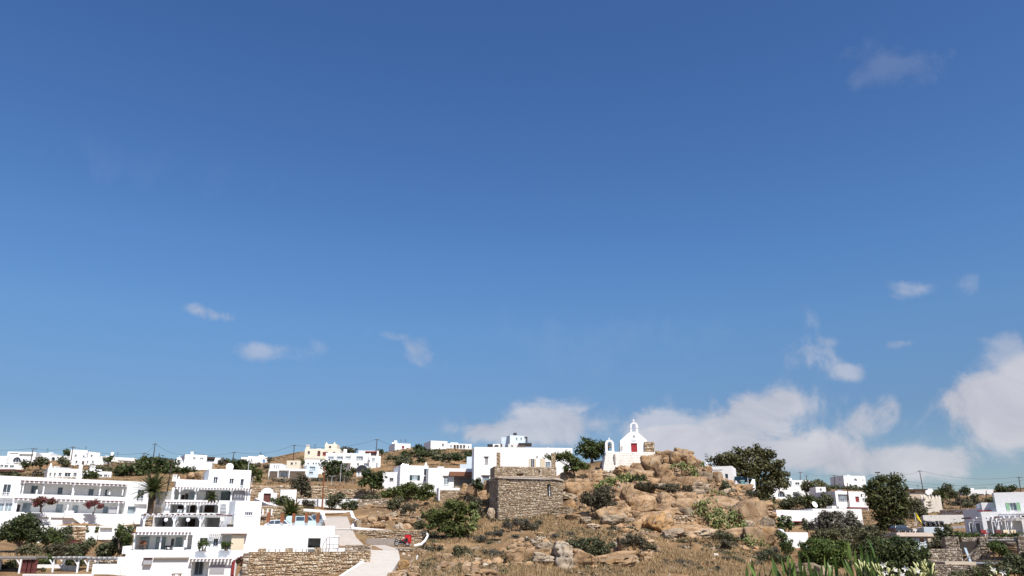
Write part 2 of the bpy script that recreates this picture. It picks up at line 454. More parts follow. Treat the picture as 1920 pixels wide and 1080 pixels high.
# geometry helpers
class MB:
 """collects vertices and faces, then links them as ONE mesh object"""
 def __init__(s):
  s.v, s.f, s.c, s.sm = [], [], [], False
 def add(s, verts, faces, col=None):
  o = len(s.v)
  s.v.extend(tuple(p) for p in verts)
  s.f.extend(tuple(i + o for i in f) for f in faces)
  if col is not None:
   s.c.extend([col] * len(verts))
  return s
 def box(s, x0, y0, z0, x1, y1, z1, col=None):
  return s.add([(x0, y0, z0), (x1, y0, z0), (x1, y1, z0), (x0, y1, z0), (x0, y0, z1), (x1, y0, z1), (x1, y1, z1), (x0, y1, z1)],
      [(0, 3, 2, 1), (4, 5, 6, 7), (0, 1, 5, 4), (1, 2, 6, 5), (2, 3, 7, 6), (3, 0, 4, 7)], col)
 def bar(s, a, b, r, r2=None, n=6, caps=True):
  return s.tube([a, b], [r, r if r2 is None else r2], n, caps)
 def tube(s, pts, rad, n=6, caps=True):
  pts = [Vector(p) for p in pts]
  if not hasattr(rad, '__len__'):
   rad = [rad] * len(pts)
  o = len(s.v)
  t0 = (pts[1] - pts[0]).normalized()
  ref = Vector((0, 0, 1)) if abs(t0.z) < .9 else Vector((1, 0, 0))
  e1 = t0.cross(ref).normalized()
  for i, p in enumerate(pts):
   t = (pts[min(i + 1, len(pts) - 1)] - pts[max(i - 1, 0)]).normalized()
   e1 = (e1 - t * e1.dot(t)).normalized()
   e2 = t.cross(e1)
   for k in range(n):
    a = 2 * math.pi * k / n
    s.v.append(tuple(p + (e1 * math.cos(a) + e2 * math.sin(a)) * rad[i]))
  for i in range(len(pts) - 1):
   for k in range(n):
    k2 = (k + 1) % n
    s.f.append((o + i * n + k, o + i * n + k2, o + (i + 1) * n + k2, o + (i + 1) * n + k))
  if caps:
   s.f.append(tuple(o + k for k in range(n))[::-1])
   s.f.append(tuple(o + (len(pts) - 1) * n + k for k in range(n)))
  return s
 def prism(s, poly, y0, y1):
  """polygon in x,z extruded along y"""
  n = len(poly)
  v = [(x, y0, z) for x, z in poly] + [(x, y1, z) for x, z in poly]
  f = [tuple(range(n)), tuple(range(2 * n - 1, n - 1, -1))]
  f += [(i, i + n, (i + 1) % n + n, (i + 1) % n) for i in range(n)]
  return s.add(v, f)
 def lathe(s, c, prof, n=12):
  """profile [(r, z)] turned about the vertical through c"""
  o = len(s.v)
  for r, z in prof:
   for k in range(n):
    a = 2 * math.pi * k / n
    s.v.append((c[0] + r * math.cos(a), c[1] + r * math.sin(a), c[2] + z))
  for i in range(len(prof) - 1):
   for k in range(n):
    k2 = (k + 1) % n
    s.f.append((o + i * n + k, o + i * n + k2, o + (i + 1) * n + k2, o + (i + 1) * n + k))
  s.f.append(tuple(o + k for k in range(n))[::-1])
  s.f.append(tuple(o + (len(prof) - 1) * n + k for k in range(n)))
  return s
 def build(s, name, mat, parent=None, smooth=False):
  me = bpy.data.meshes.new(name)
  me.from_pydata(s.v, [], s.f)
  if len(s.c) == len(s.v) and s.c:
   at = me.attributes.new('Col', 'FLOAT', 'POINT')
   at.data.foreach_set('value', np.array(s.c, dtype=np.float32))
  if mat is not None:
   me.materials.append(mat)
  if smooth or s.sm:
   me.polygons.foreach_set('use_smooth', [True] * len(me.polygons))
  o = bpy.data.objects.new(name, me)
  COL.objects.link(o)
  if parent is not None:
   o.parent = parent
  return o
def np_mesh(name, verts, faces, mat, parent=None, col=None, smooth=False):
 me = bpy.data.meshes.new(name)
 verts = np.asarray(verts, dtype=np.float32)
 faces = np.asarray(faces, dtype=np.int32)
 nf, k = faces.shape
 me.vertices.add(len(verts))
 me.vertices.foreach_set('co', verts.ravel())
 me.loops.add(nf * k)
 me.loops.foreach_set('vertex_index', faces.ravel())
 me.polygons.add(nf)
 me.polygons.foreach_set('loop_start', np.arange(0, nf * k, k, dtype=np.int32))
 me.polygons.foreach_set('loop_total', np.full(nf, k, dtype=np.int32))
 if smooth:
  me.polygons.foreach_set('use_smooth', np.ones(nf, dtype=bool))
 me.update(calc_edges=True)
 if col is not None:
  at = me.attributes.new('Col', 'FLOAT', 'POINT')
  at.data.foreach_set('value', np.asarray(col, dtype=np.float32))
 if mat is not None:
  me.materials.append(mat)
 o = bpy.data.objects.new(name, me)
 COL.objects.link(o)
 if parent is not None:
  o.parent = parent
 return o
def tag(o, label=None, cat=None, group=None, kind=None):
 for k, v in (('label', label), ('category', cat), ('group', group), ('kind', kind)):
  if v:
   o[k] = v
 return o
def thing(name, label, cat, loc=(0, 0, 0), rz=0.0, group=None):
 o = bpy.data.objects.new(name, None)
 COL.objects.link(o)
 o.location = loc
 o.rotation_euler = (0, 0, rz)
 o.empty_display_size = .3
 return tag(o, label, cat, group)
def copy_tree(o, parent=None):
 c = o.copy()
 COL.objects.link(c)
 c.parent = parent
 for ch in o.children:
  copy_tree(ch, c)
 return c
# lattice noise
_LAT = np.random.default_rng(3).random((64, 64, 64)).astype(np.float32)
def vnoise(p):
 p = np.asarray(p, dtype=np.float64)
 i = np.floor(p).astype(int)
 f = p - i
 f = f * f * (3 - 2 * f)
 i0, i1 = i % 64, (i + 1) % 64
 x0, y0, z0 = i0[..., 0], i0[..., 1], i0[..., 2]
 x1, y1, z1 = i1[..., 0], i1[..., 1], i1[..., 2]
 fx, fy, fz = f[..., 0], f[..., 1], f[..., 2]
 L = _LAT
 a = L[x0, y0, z0] * (1 - fx) + L[x1, y0, z0] * fx
 b = L[x0, y1, z0] * (1 - fx) + L[x1, y1, z0] * fx
 c = L[x0, y0, z1] * (1 - fx) + L[x1, y0, z1] * fx
 d = L[x0, y1, z1] * (1 - fx) + L[x1, y1, z1] * fx
 return (a * (1 - fy) + b * fy) * (1 - fz) + (c * (1 - fy) + d * fy) * fz
def fbm(p, o=4):
 p = np.asarray(p, dtype=np.float64)
 s, a, t = 0, 1.0, 0
 for k in range(o):
  s = s + a * vnoise(p * 2 ** k + 17.3 * k)
  t += a
  a *= .5
 return s / t - .5
# terrain
TCOL = {
 -700: [(70, 1110), (95, 1062), (105, 1045), (130, 1012), (137, 968), (150, 960), (152, 915), (165, 893), (200, 880), (260, 866), (300, 860)],
 0: [(70, 1115), (92, 1085), (100, 1060), (104, 1046), (115, 1030), (125, 1014), (130, 1006), (134.3, 998), (136.5, 972), (150, 966), (152, 915), (160, 904), (182, 897), (192, 892), (215, 890), (244, 885.5), (249, 870), (275, 861), (300, 858)],
 120: [(70, 1115), (92, 1085), (100, 1062), (104, 1048), (115, 1034), (124, 1026), (129, 1018), (132, 992), (139, 990), (142.5, 973), (152, 967), (152, 915), (160, 906), (184, 898.5), (192, 893), (205, 888), (225, 880), (246, 873.5), (256, 863), (275, 860), (300, 856)],
 235: [(70, 1115), (92, 1090), (104, 1052), (115, 1040), (125, 1034), (134, 1022), (137, 993), (145.5, 990), (149, 974), (153, 970), (155, 912), (165, 906), (190, 898.5), (200, 889), (240, 873), (265, 868), (290, 865)],
 300: [(70, 1115), (92, 1090), (103, 1082), (115, 1060), (125, 1002), (143, 991), (151.5, 985), (153, 968), (156, 920), (160, 908), (175, 900), (195, 890), (222, 884), (232, 872), (290, 868)],
 400: [(70, 1115), (92, 1092), (103, 1084), (115, 1060), (125, 1005), (138, 985), (150, 926), (160, 908), (180, 897), (200, 888), (224, 884), (232, 869), (290, 866)],
 480: [(70, 1112), (92, 1090), (100, 1082), (102, 1042), (110, 1036), (116, 1010), (119, 990), (150, 968), (156, 950), (170.2, 935), (172, 907), (185, 901), (200, 898), (205, 896), (230, 884), (257, 870), (300, 863)],
 560: [(70, 1112), (92, 1090), (100, 1083), (102, 1041), (110, 1037), (114, 1010), (118, 988), (130, 983), (148, 976), (151, 960), (158, 951), (171, 936), (172.5, 910), (174, 906), (190, 902), (205, 898), (215, 888), (232, 876), (245, 864), (285, 850), (300, 846)],
 640: [(70, 1112), (92, 1088), (100, 1075), (104, 1043), (110, 1038), (115, 1028), (121, 1022), (158, 961), (161, 957), (164, 952), (171.6, 938), (173, 912), (190, 902), (212, 896), (222, 884), (240, 872), (262, 852), (280, 848)],
 700: [(70, 1106), (86, 1086), (90, 1078), (100, 1055), (108, 1038), (116, 1027), (121, 1021.5), (128.8, 1019), (131, 992), (140, 976), (150, 961), (160, 952), (172, 940), (173.5, 915), (182, 907), (200, 895), (230, 872), (260, 852)],
 760: [(70, 1110), (86, 1092), (95, 1076), (105, 1056), (113, 1039), (119, 1027.5), (122, 1024), (127.5, 1021), (130, 1000), (135, 990), (140, 976), (150, 963), (158, 953), (165, 946), (175, 930), (185, 915), (200, 890), (230, 868), (260, 842), (275, 836)],
 830: [(70, 1110), (86, 1090), (95, 1076), (105, 1056), (115, 1034), (125, 1017), (130, 1006), (136, 992), (145, 968), (155, 950), (165, 940), (172, 925), (185, 910), (200, 890), (220, 864), (240, 846), (260, 838)],
 900: [(70, 1110), (86, 1090), (100, 1066), (110, 1042), (120, 1020), (130, 998), (138, 976), (142, 960), (150, 938), (160, 922), (172, 906), (200, 886), (220, 868), (240, 848), (260, 842)],
 1000: [(70, 1110), (86, 1090), (100, 1063), (110, 1038), (120, 1013), (130, 990), (138, 972), (145, 958), (155, 935), (165, 908), (180, 896), (200, 886), (240, 866), (260, 862)],
 1060: [(70, 1110), (86, 1090), (98, 1069), (106, 1050), (112, 1030), (120, 1006), (130, 981), (140, 957), (148, 932), (156, 908), (165, 890), (172, 881), (185, 876), (210, 880)],
 1130: [(70, 1110), (86, 1090), (98, 1070), (105, 1056), (113, 1030), (120, 1004), (128, 981), (136, 960), (144, 936), (150, 912), (158, 892), (165, 878), (172, 866), (185, 864), (210, 890), (260, 920)],
 1200: [(70, 1110), (86, 1092), (98, 1073), (106, 1055), (112, 1038), (120, 1009), (128, 986), (135, 968), (142, 942), (148, 913), (154, 893), (160, 872), (165, 858), (175, 856), (190, 872), (230, 930)],
 1270: [(70, 1110), (86, 1094), (98, 1077), (106, 1060), (114, 1037), (122, 1012), (130, 992), (138, 968), (144, 940), (150, 911), (155, 885), (160, 862), (165, 856), (175, 864), (200, 900), (240, 940)],
 1330: [(70, 1112), (86, 1096), (98, 1080), (106, 1062), (116, 1035), (126, 1006), (134, 985), (140, 964), (146, 939), (152, 911), (157, 892), (162, 886), (175, 902), (200, 922), (260, 930)],
 1380: [(70, 1112), (86, 1097), (98, 1082), (108, 1060), (118, 1036), (128, 1006), (136, 985), (142, 960), (147, 938), (152, 922), (157, 913), (170, 918), (200, 938), (260, 932), (300, 922)],
 1430: [(70, 1112), (86, 1098), (98, 1085), (108, 1066), (118, 1042), (128, 1015), (136, 990), (141, 966), (145, 948), (150, 950), (170, 958), (200, 944), (260, 926), (320, 916), (360, 913)],
 1470: [(70, 1112), (86, 1100), (98, 1090), (108, 1072), (118, 1056), (128, 1040), (138, 1024), (150, 1004), (170, 980), (200, 955), (260, 928), (320, 915), (360, 911)],
 1560: [(70, 1112), (86, 1096), (98, 1080), (110, 1058), (125, 1034), (140, 1015), (160, 990), (190, 958), (230, 940), (280, 925), (320, 917), (360, 914)],
 1650: [(70, 1112), (86, 1096), (98, 1077), (110, 1055), (125, 1030), (140, 1012), (165, 990), (195, 968), (230, 948), (280, 931), (320, 920), (360, 917)],
 1740: [(70, 1112), (85, 1100), (96, 1088), (104, 1072), (108, 1048), (125, 1030), (140, 1014), (160, 1000), (180, 988), (200, 962), (240, 943), (300, 927), (350, 920)],
 1813: [(70, 1112), (85, 1100), (96, 1090), (101, 1084), (106, 1034), (120, 1010), (130, 1006), (150, 1002), (170, 988), (190, 968), (210, 952), (250, 940), (300, 928), (350, 922)],
 1920: [(70, 1112), (85, 1100), (96, 1090), (101, 1084), (106, 1014), (120, 1007), (150, 994), (180, 968), (220, 948), (260, 932), (310, 917), (350, 914)],
 2600: [(70, 1112), (85, 1100), (96, 1090), (101, 1084), (106, 1014), (120, 1007), (150, 994), (180, 968), (220, 945), (260, 928), (310, 912), (350, 908)],
}
DROWS = np.concatenate([np.array([.4, 1, 2, 3, 4, 5, 6, 8, 10, 13, 17, 22, 28, 35, 43, 52, 60, 68, 75, 80, 84]),
      np.arange(86, 176, .7), np.arange(176, 330, 2.0),
      np.array([332, 340, 350, 362, 380, 410, 460, 540, 650, 800, 1000, 1400, 2000, 3000, 5000, 8000])])
PXC = np.concatenate([np.array([-9000, -6000, -4000, -2600, -1800, -1300, -1000, -800]), np.arange(-640, -120, 40), np.arange(-100, 2030, 4.5),
      np.arange(2050, 2650, 40), np.array([2750, 3000, 3400, 4000, 5000, 7000, 10000])])
def _prof(lst, px):
 ds = [.4, 6, 12, 30, 50]
 zs = [-1.75, -1.8, -2.4, -3.6, -4.2]
 for d, y in lst:
  ds.append(d)
  zs.append(P(960, y, d).z)
 last = zs[-1]
 for d, dz in ((360, -1.5), (420, -6), (700, -25), (1500, -40), (8000, -42)):
  if d > ds[-1] + 5:
   ds.append(d)
   zs.append(max(last + dz, -42) if d < 1500 else -42)
 return np.interp(DROWS, ds, zs)
_keys = sorted(TCOL)
_tab = np.array([_prof(TCOL[k], k) for k in _keys])
TZ = np.empty((len(PXC), len(DROWS)))
for j in range(len(DROWS)):
 TZ[:, j] = np.interp(PXC, _keys, _tab[:, j])
# px of an azimuth, measured near eye level
TU = (PXC - 960) / F * (CP + 0.07 * SP)
_k = np.array([.1, .2, .4, .2, .1])
_pad = np.pad(TZ, ((2, 2), (0, 0)), 'edge')
TZ = sum(_k[i] * _pad[i:i + len(PXC)] for i in range(5))
TX = TU[:, None] * DROWS[None, :]
TY = np.broadcast_to(DROWS[None, :], TX.shape)
def smst(a, b, x):
 t = np.clip((x - a) / (b - a), 0, 1)
 return t * t * (3 - 2 * t)
_pxg = np.broadcast_to(PXC[:, None], TX.shape)
_dg = TY
HILL = smst(770, 860, _pxg) * (1 - smst(1425, 1475, _pxg)) * smst(84, 92, _dg) * (1 - smst(176, 200, _dg))
_q = np.stack([TX, TY, TZ], -1)
_rough = .25 + .0 * TX
_rough = np.where((_pxg > 455) & (_pxg < 775) & (_dg > 84) & (_dg < 170), .02, _rough)
_rough = np.where((_pxg < 480) & (_dg > 84) & (_dg < 153), .04, _rough)
_rough = np.where((_dg < 84), .1, _rough)
TZ = TZ + fbm(_q * .12, 4) * 2.0 * _rough + fbm(_q * .6, 3) * .5 * _rough
# where bare rock shows on the hill (photo pixels of the ground): elsewhere it is grass
_f = TY * CP + TZ * SP
_gx, _gy = 960 + F * TX / _f, 540 - F * (-TY * SP + TZ * CP) / _f
ROCKY = [(1265, 895, 85, 60), (1190, 945, 120, 40), (1330, 945, 115, 60), (1100, 915, 60, 40), (1090, 1042, 110, 24), (1180, 1032, 55, 24), (1000, 1036, 60, 24), (1420, 985, 45, 60), (1262, 994, 95, 16), (885, 1066, 70, 14), (750, 978, 60, 18), (700, 985, 30, 16), (760, 1060, 30, 26)]
GRASSY = 1 - np.clip(sum(np.exp(-(((_gx - a) / c) ** 2 + ((_gy - b) / e) ** 2) ** 2) for a, b, c, e in ROCKY), 0, 1)
def rocky(px, py):
 return min(1, sum(math.exp(-(((px - a) / c) ** 2 + ((py - b) / e) ** 2) ** 2) for a, b, c, e in ROCKY))
# ledges on the granite hill: terraced steps that wander
_w = fbm(_q * .07, 3) * 5
_st = 2.1
_t = (TZ + _w) / _st
_tt = np.floor(_t) + smst(.30, .70, _t - np.floor(_t))
TZ = TZ + HILL * (1 - .75 * GRASSY) * ((_tt * _st - _w) - TZ) * .8 + HILL * (1 - .7 * GRASSY) * (fbm(_q * .8, 4) * 1.3 + fbm(_q * 2.6, 3) * .5)
def gz(x, y):
 """ground height at world x, y"""
 u = x / max(y, .4)
 i = np.interp(u, TU, np.arange(len(TU)))
 j = np.interp(y, DROWS, np.arange(len(DROWS)))
 i0, j0 = int(min(i, len(TU) - 2)), int(min(j, len(DROWS) - 2))
 a, b = i - i0, j - j0
 return float((TZ[i0, j0] * (1 - a) + TZ[i0 + 1, j0] * a) * (1 - b) + (TZ[i0, j0 + 1] * (1 - a) + TZ[i0 + 1, j0 + 1] * a) * b)
def hit(px, py, d0=60, d1=380):
 """where the sight line through a pixel first meets the ground"""
 r = ray(px, py)
 d = d0
 while d < d1:
  p = r * (d / r.y)
  if p.z < gz(p.x, p.y):
   return p
  d += .4
 return r * (d1 / r.y)
def on_ground(px, d, dz=0.0):
 p = P(px, 960, d)
 x = p.x
 return Vector((x, d, gz(x, d) + dz))
def mat_ground():
 m, nt, b = new_mat('hillside_ground')
 pos = world_pos(nt)
 at = nt.nodes.new('ShaderNodeAttribute')
 at.attribute_name = 'Col'
 n1 = noise_node(nt, .22, 8, .65, vec=pos, dist=.3)
 soil = ramp_node(nt, [(.3, (.14, .088, .05)), (.44, (.26, .165, .09)), (.58, (.35, .23, .125)), (.75, (.44, .315, .19))])
 lnk(nt, n1.outputs['Fac'], soil.inputs[0])
 n2 = noise_node(nt, 4.5, 8, .75, vec=pos)
 r2 = ramp_node(nt, [(.3, (.45, .42, .39)), (.7, (1.25, 1.22, 1.17))])
 lnk(nt, n2.outputs['Fac'], r2.inputs[0])
 base = mixc(nt, 1.0, soil.outputs[0], r2.outputs[0], 'MULTIPLY')
 n3 = noise_node(nt, .13, 7, .7, vec=pos)
 r3 = ramp_node(nt, [(.5, (0, 0, 0)), (.68, (1, 1, 1))])
 lnk(nt, n3.outputs['Fac'], r3.inputs[0])
 base = mixc(nt, r3.outputs[0], base, mixc(nt, .6, base, (.10, .085, .045)))
 n4 = noise_node(nt, .5, 8, .65, vec=pos, dist=.5)
 rk = ramp_node(nt, [(.3, (.15, .10, .068)), (.5, (.29, .20, .135)), (.7, (.40, .305, .22))])
 lnk(nt, n4.outputs['Fac'], rk.inputs[0])
 rock = mixc(nt, 1.0, rk.outputs[0], r2.outputs[0], 'MULTIPLY')
 geo = nt.nodes.new('ShaderNodeNewGeometry')
 sp = nt.nodes.new('ShaderNodeSeparateXYZ')
 lnk(nt, geo.outputs['True Normal'], sp.inputs[0])
 slope = ramp_node(nt, [(.62, (1, 1, 1)), (.86, (0, 0, 0))])
 lnk(nt, sp.outputs['Z'], slope.inputs[0])
 mu = nt.nodes.new('ShaderNodeMath')
 mu.operation = 'MULTIPLY'
 lnk(nt, slope.outputs[0], mu.inputs[0])
 lnk(nt, at.outputs['Fac'], mu.inputs[1])
 base = mixc(nt, mu.outputs[0], base, rock)
 lnk(nt, base, b.inputs['Base Color'])
 b.inputs['Roughness'].default_value = .95
 b.inputs['Specular IOR Level'].default_value = .1
 bump(nt, b, n2.outputs['Fac'], .8, .2)
 return m
GROUND = mat_ground()
_nu, _nd = TX.shape
_idx = np.arange(_nu * _nd).reshape(_nu, _nd)
_quads = np.stack([_idx[:-1, :-1], _idx[1:, :-1], _idx[1:, 1:], _idx[:-1, 1:]], -1).reshape(-1, 4)
ground = np_mesh('ground', np.stack([TX, TY, TZ], -1).reshape(-1, 3), _quads, GROUND, col=(HILL * (1 - GRASSY)).ravel(), smooth=False)
tag(ground, 'dry rocky hillside of tan soil and straw grass', None, None, 'structure')
pl = MB()
pl.add([(-9000, -9000, -46), (9000, -9000, -46), (9000, 9000, -46), (-9000, 9000, -46)], [(0, 1, 2, 3)])
tag(pl.build('far_plain', GROUND), 'low land beyond the hills', None, None, 'structure')
# the bank the photographer stands on, carried on behind the camera
pl = MB()
for i in range(12):
 for j in range(8):
  x, y = -60 + i * 10, .35 - j * 8
  pl.add([(x, y - 8, -1.8 - .15 * (j + 1)), (x + 10, y - 8, -1.8 - .15 * (j + 1)), (x + 10, y, -1.8 - .15 * j), (x, y, -1.8 - .15 * j)], [(0, 1, 2, 3)])
tag(pl.build('near_bank', GROUND), 'bare bank of earth in the foreground', None, None, 'structure')
# leaves, rocks, stones
def leaf_cloud(centers, radii, per, size, up=.35, flat=1.0, rng=RNG):
 """little leaf clumps spread over the shells of many sub-clumps; returns verts, quads, colour"""
 C, Rr = [], []
 for c, r, pr, fl in zip(centers, radii, per, np.broadcast_to(flat, len(radii))):
  n = max(4, int(pr * r * r))
  d = rng.normal(size=(n, 3))
  d /= np.linalg.norm(d, axis=1)[:, None]
  rad = r * (rng.random(n) ** .4)[:, None]
  pts = np.asarray(c) + d * rad * np.array([1, 1, fl])
  C.append(pts)
  Rr.append(d)
 C, D = np.concatenate(C), np.concatenate(Rr)
 n = len(C)
 nrm = D + rng.normal(size=(n, 3)) * .7 + np.array([0, 0, up])
 nrm /= np.linalg.norm(nrm, axis=1)[:, None]
 t = np.cross(nrm, rng.normal(size=(n, 3)))
 t /= np.linalg.norm(t, axis=1)[:, None] + 1e-9
 b = np.cross(nrm, t)
 sz = size * (.55 + rng.random(n) * .9)
 L, W = (t * sz[:, None]), (b * (sz * (.30 + .3 * rng.random(n)))[:, None])
 V = np.stack([C - L, C + W * .9 - L * .1, C + L, C - W * 1.1 + L * .1], 1).reshape(-1, 3)
 Q = np.arange(4 * n).reshape(n, 4)
 colr = np.repeat(np.clip(rng.normal(.5, .22, n), 0, 1), 4)
 return V, Q, colr
def foliage(name, blobs, mat, parent=None, cover=3.6, leaf=.16, rsub=.5, up=.35, flat=.8, rng=RNG):
 """leaves in sub-clumps on and in each (centre, radius xyz) body, enough to cover it several times over"""
 V, Q, K = [], [], []
 o = 0
 for c, r in blobs:
  r = np.asarray(r, dtype=float)
  n = int(cover * math.pi * r[0] * r[2] / (.62 * leaf * leaf)) + 12
  k = max(5, int(1.5 * (r.mean() / rsub) ** 2))
  d = rng.normal(size=(k, 3))
  d /= np.linalg.norm(d, axis=1)[:, None]
  q = np.asarray(c) + d * r * (.30 + .66 * rng.random(k) ** .5)[:, None]
  rs = rsub * (.55 + .95 * rng.random(k))
  w = rs ** 2 / (rs ** 2).sum()
  q = np.concatenate([q, [np.asarray(c)]])
  rs = np.append(rs, r.mean())
  per = np.append(n * .68 * w / rs[:-1] ** 2, n * .32 / rs[-1] ** 2)
  v, f, cc = leaf_cloud(q, rs, per, leaf, up, np.append(np.full(k, flat), r[2] / r.mean()), rng)
  V.append(v)
  Q.append(f + o)
  K.append(np.clip(cc + rng.normal(0, .05), 0, 1))
  o += len(v)
 return np_mesh(name, np.concatenate(V), np.concatenate(Q), mat, parent, np.concatenate(K))
def px_blobs(lst, d, jitter=.25):
 """[(px, py, rx, ry)] in photo pixels -> world bodies at distance d"""
 out = []
 for e in lst:
  px, py, rx, ry = e[:4]
  dd = d + (e[4] if len(e) > 4 else 0)
  k = dd / F * 1.05
  c = P(px, py, dd)
  out.append((tuple(c), (rx * k, (rx + ry) / 2 * k, ry * k)))
 return out
_ICO = {}
def ico(sub):
 if sub not in _ICO:
  import bmesh
  bm = bmesh.new()
  bmesh.ops.create_icosphere(bm, subdivisions=sub, radius=1)
  v = np.array([x.co[:] for x in bm.verts])
  f = np.array([[a.index for a in x.verts] for x in bm.faces])
  bm.free()
  _ICO[sub] = (v / np.linalg.norm(v, axis=1)[:, None], f)
 return _ICO[sub]
def rock_mesh(name, seed, mat, sub=4, planes=11, noise=.10, sharp=40, layer=0.0):
 """angular boulder: a soft intersection of random planes, then weathered"""
 r = np.random.default_rng(seed)
 v, f = ico(sub)
 n = r.normal(size=(planes, 3))
 n /= np.linalg.norm(n, axis=1)[:, None]
 n = np.concatenate([n, np.eye(3), -np.eye(3)])
 dist = np.concatenate([.55 + .38 * r.random(planes), .75 + .22 * r.random(6)])
 dots = np.maximum(v @ n.T, 1e-3)
 rad = dist[None, :] / dots
 rad = -np.log(np.exp(-sharp * np.minimum(rad, 3)).sum(1)) / sharp
 p = v * rad[:, None]
 p = p * (1 + noise * fbm(p * 1.6 + seed * 3.1, 3)[:, None] * 2)
 g = np.abs(fbm(p * 2.3 + seed * 1.7, 2))
 p = p * (1 - .17 * np.exp(-(g / .028) ** 2) + .05 * fbm(p * 7 + seed, 3))[:, None]
 if layer:  # weathered beds: each layer stands back from the one below, with broken vertical joints
  t = p[:, 2] * 2.6 + 1.2 * fbm(p * .9 + seed, 2) + seed * .37
  fr = t - np.floor(t)
  j = np.abs(fbm(p * np.array([2.2, 2.2, .5]) + seed * 2.3 + np.floor(t)[:, None] * 3.7, 2))
  k = 1 - layer * (fr + 1.1 * np.exp(-(fr / .10) ** 2)) - .20 * np.exp(-(j / .03) ** 2)
  p[:, :2] *= k[:, None]
 p = p / np.abs(p).max(0)
 me = bpy.data.meshes.new(name)
 me.vertices.add(len(p))
 me.vertices.foreach_set('co', p.astype(np.float32).ravel())
 me.loops.add(len(f) * 3)
 me.loops.foreach_set('vertex_index', f.astype(np.int32).ravel())
 me.polygons.add(len(f))
 me.polygons.foreach_set('loop_start', np.arange(0, len(f) * 3, 3, dtype=np.int32))
 me.polygons.foreach_set('loop_total', np.full(len(f), 3, dtype=np.int32))
 me.update(calc_edges=True)
 me.materials.append(mat)
 return me
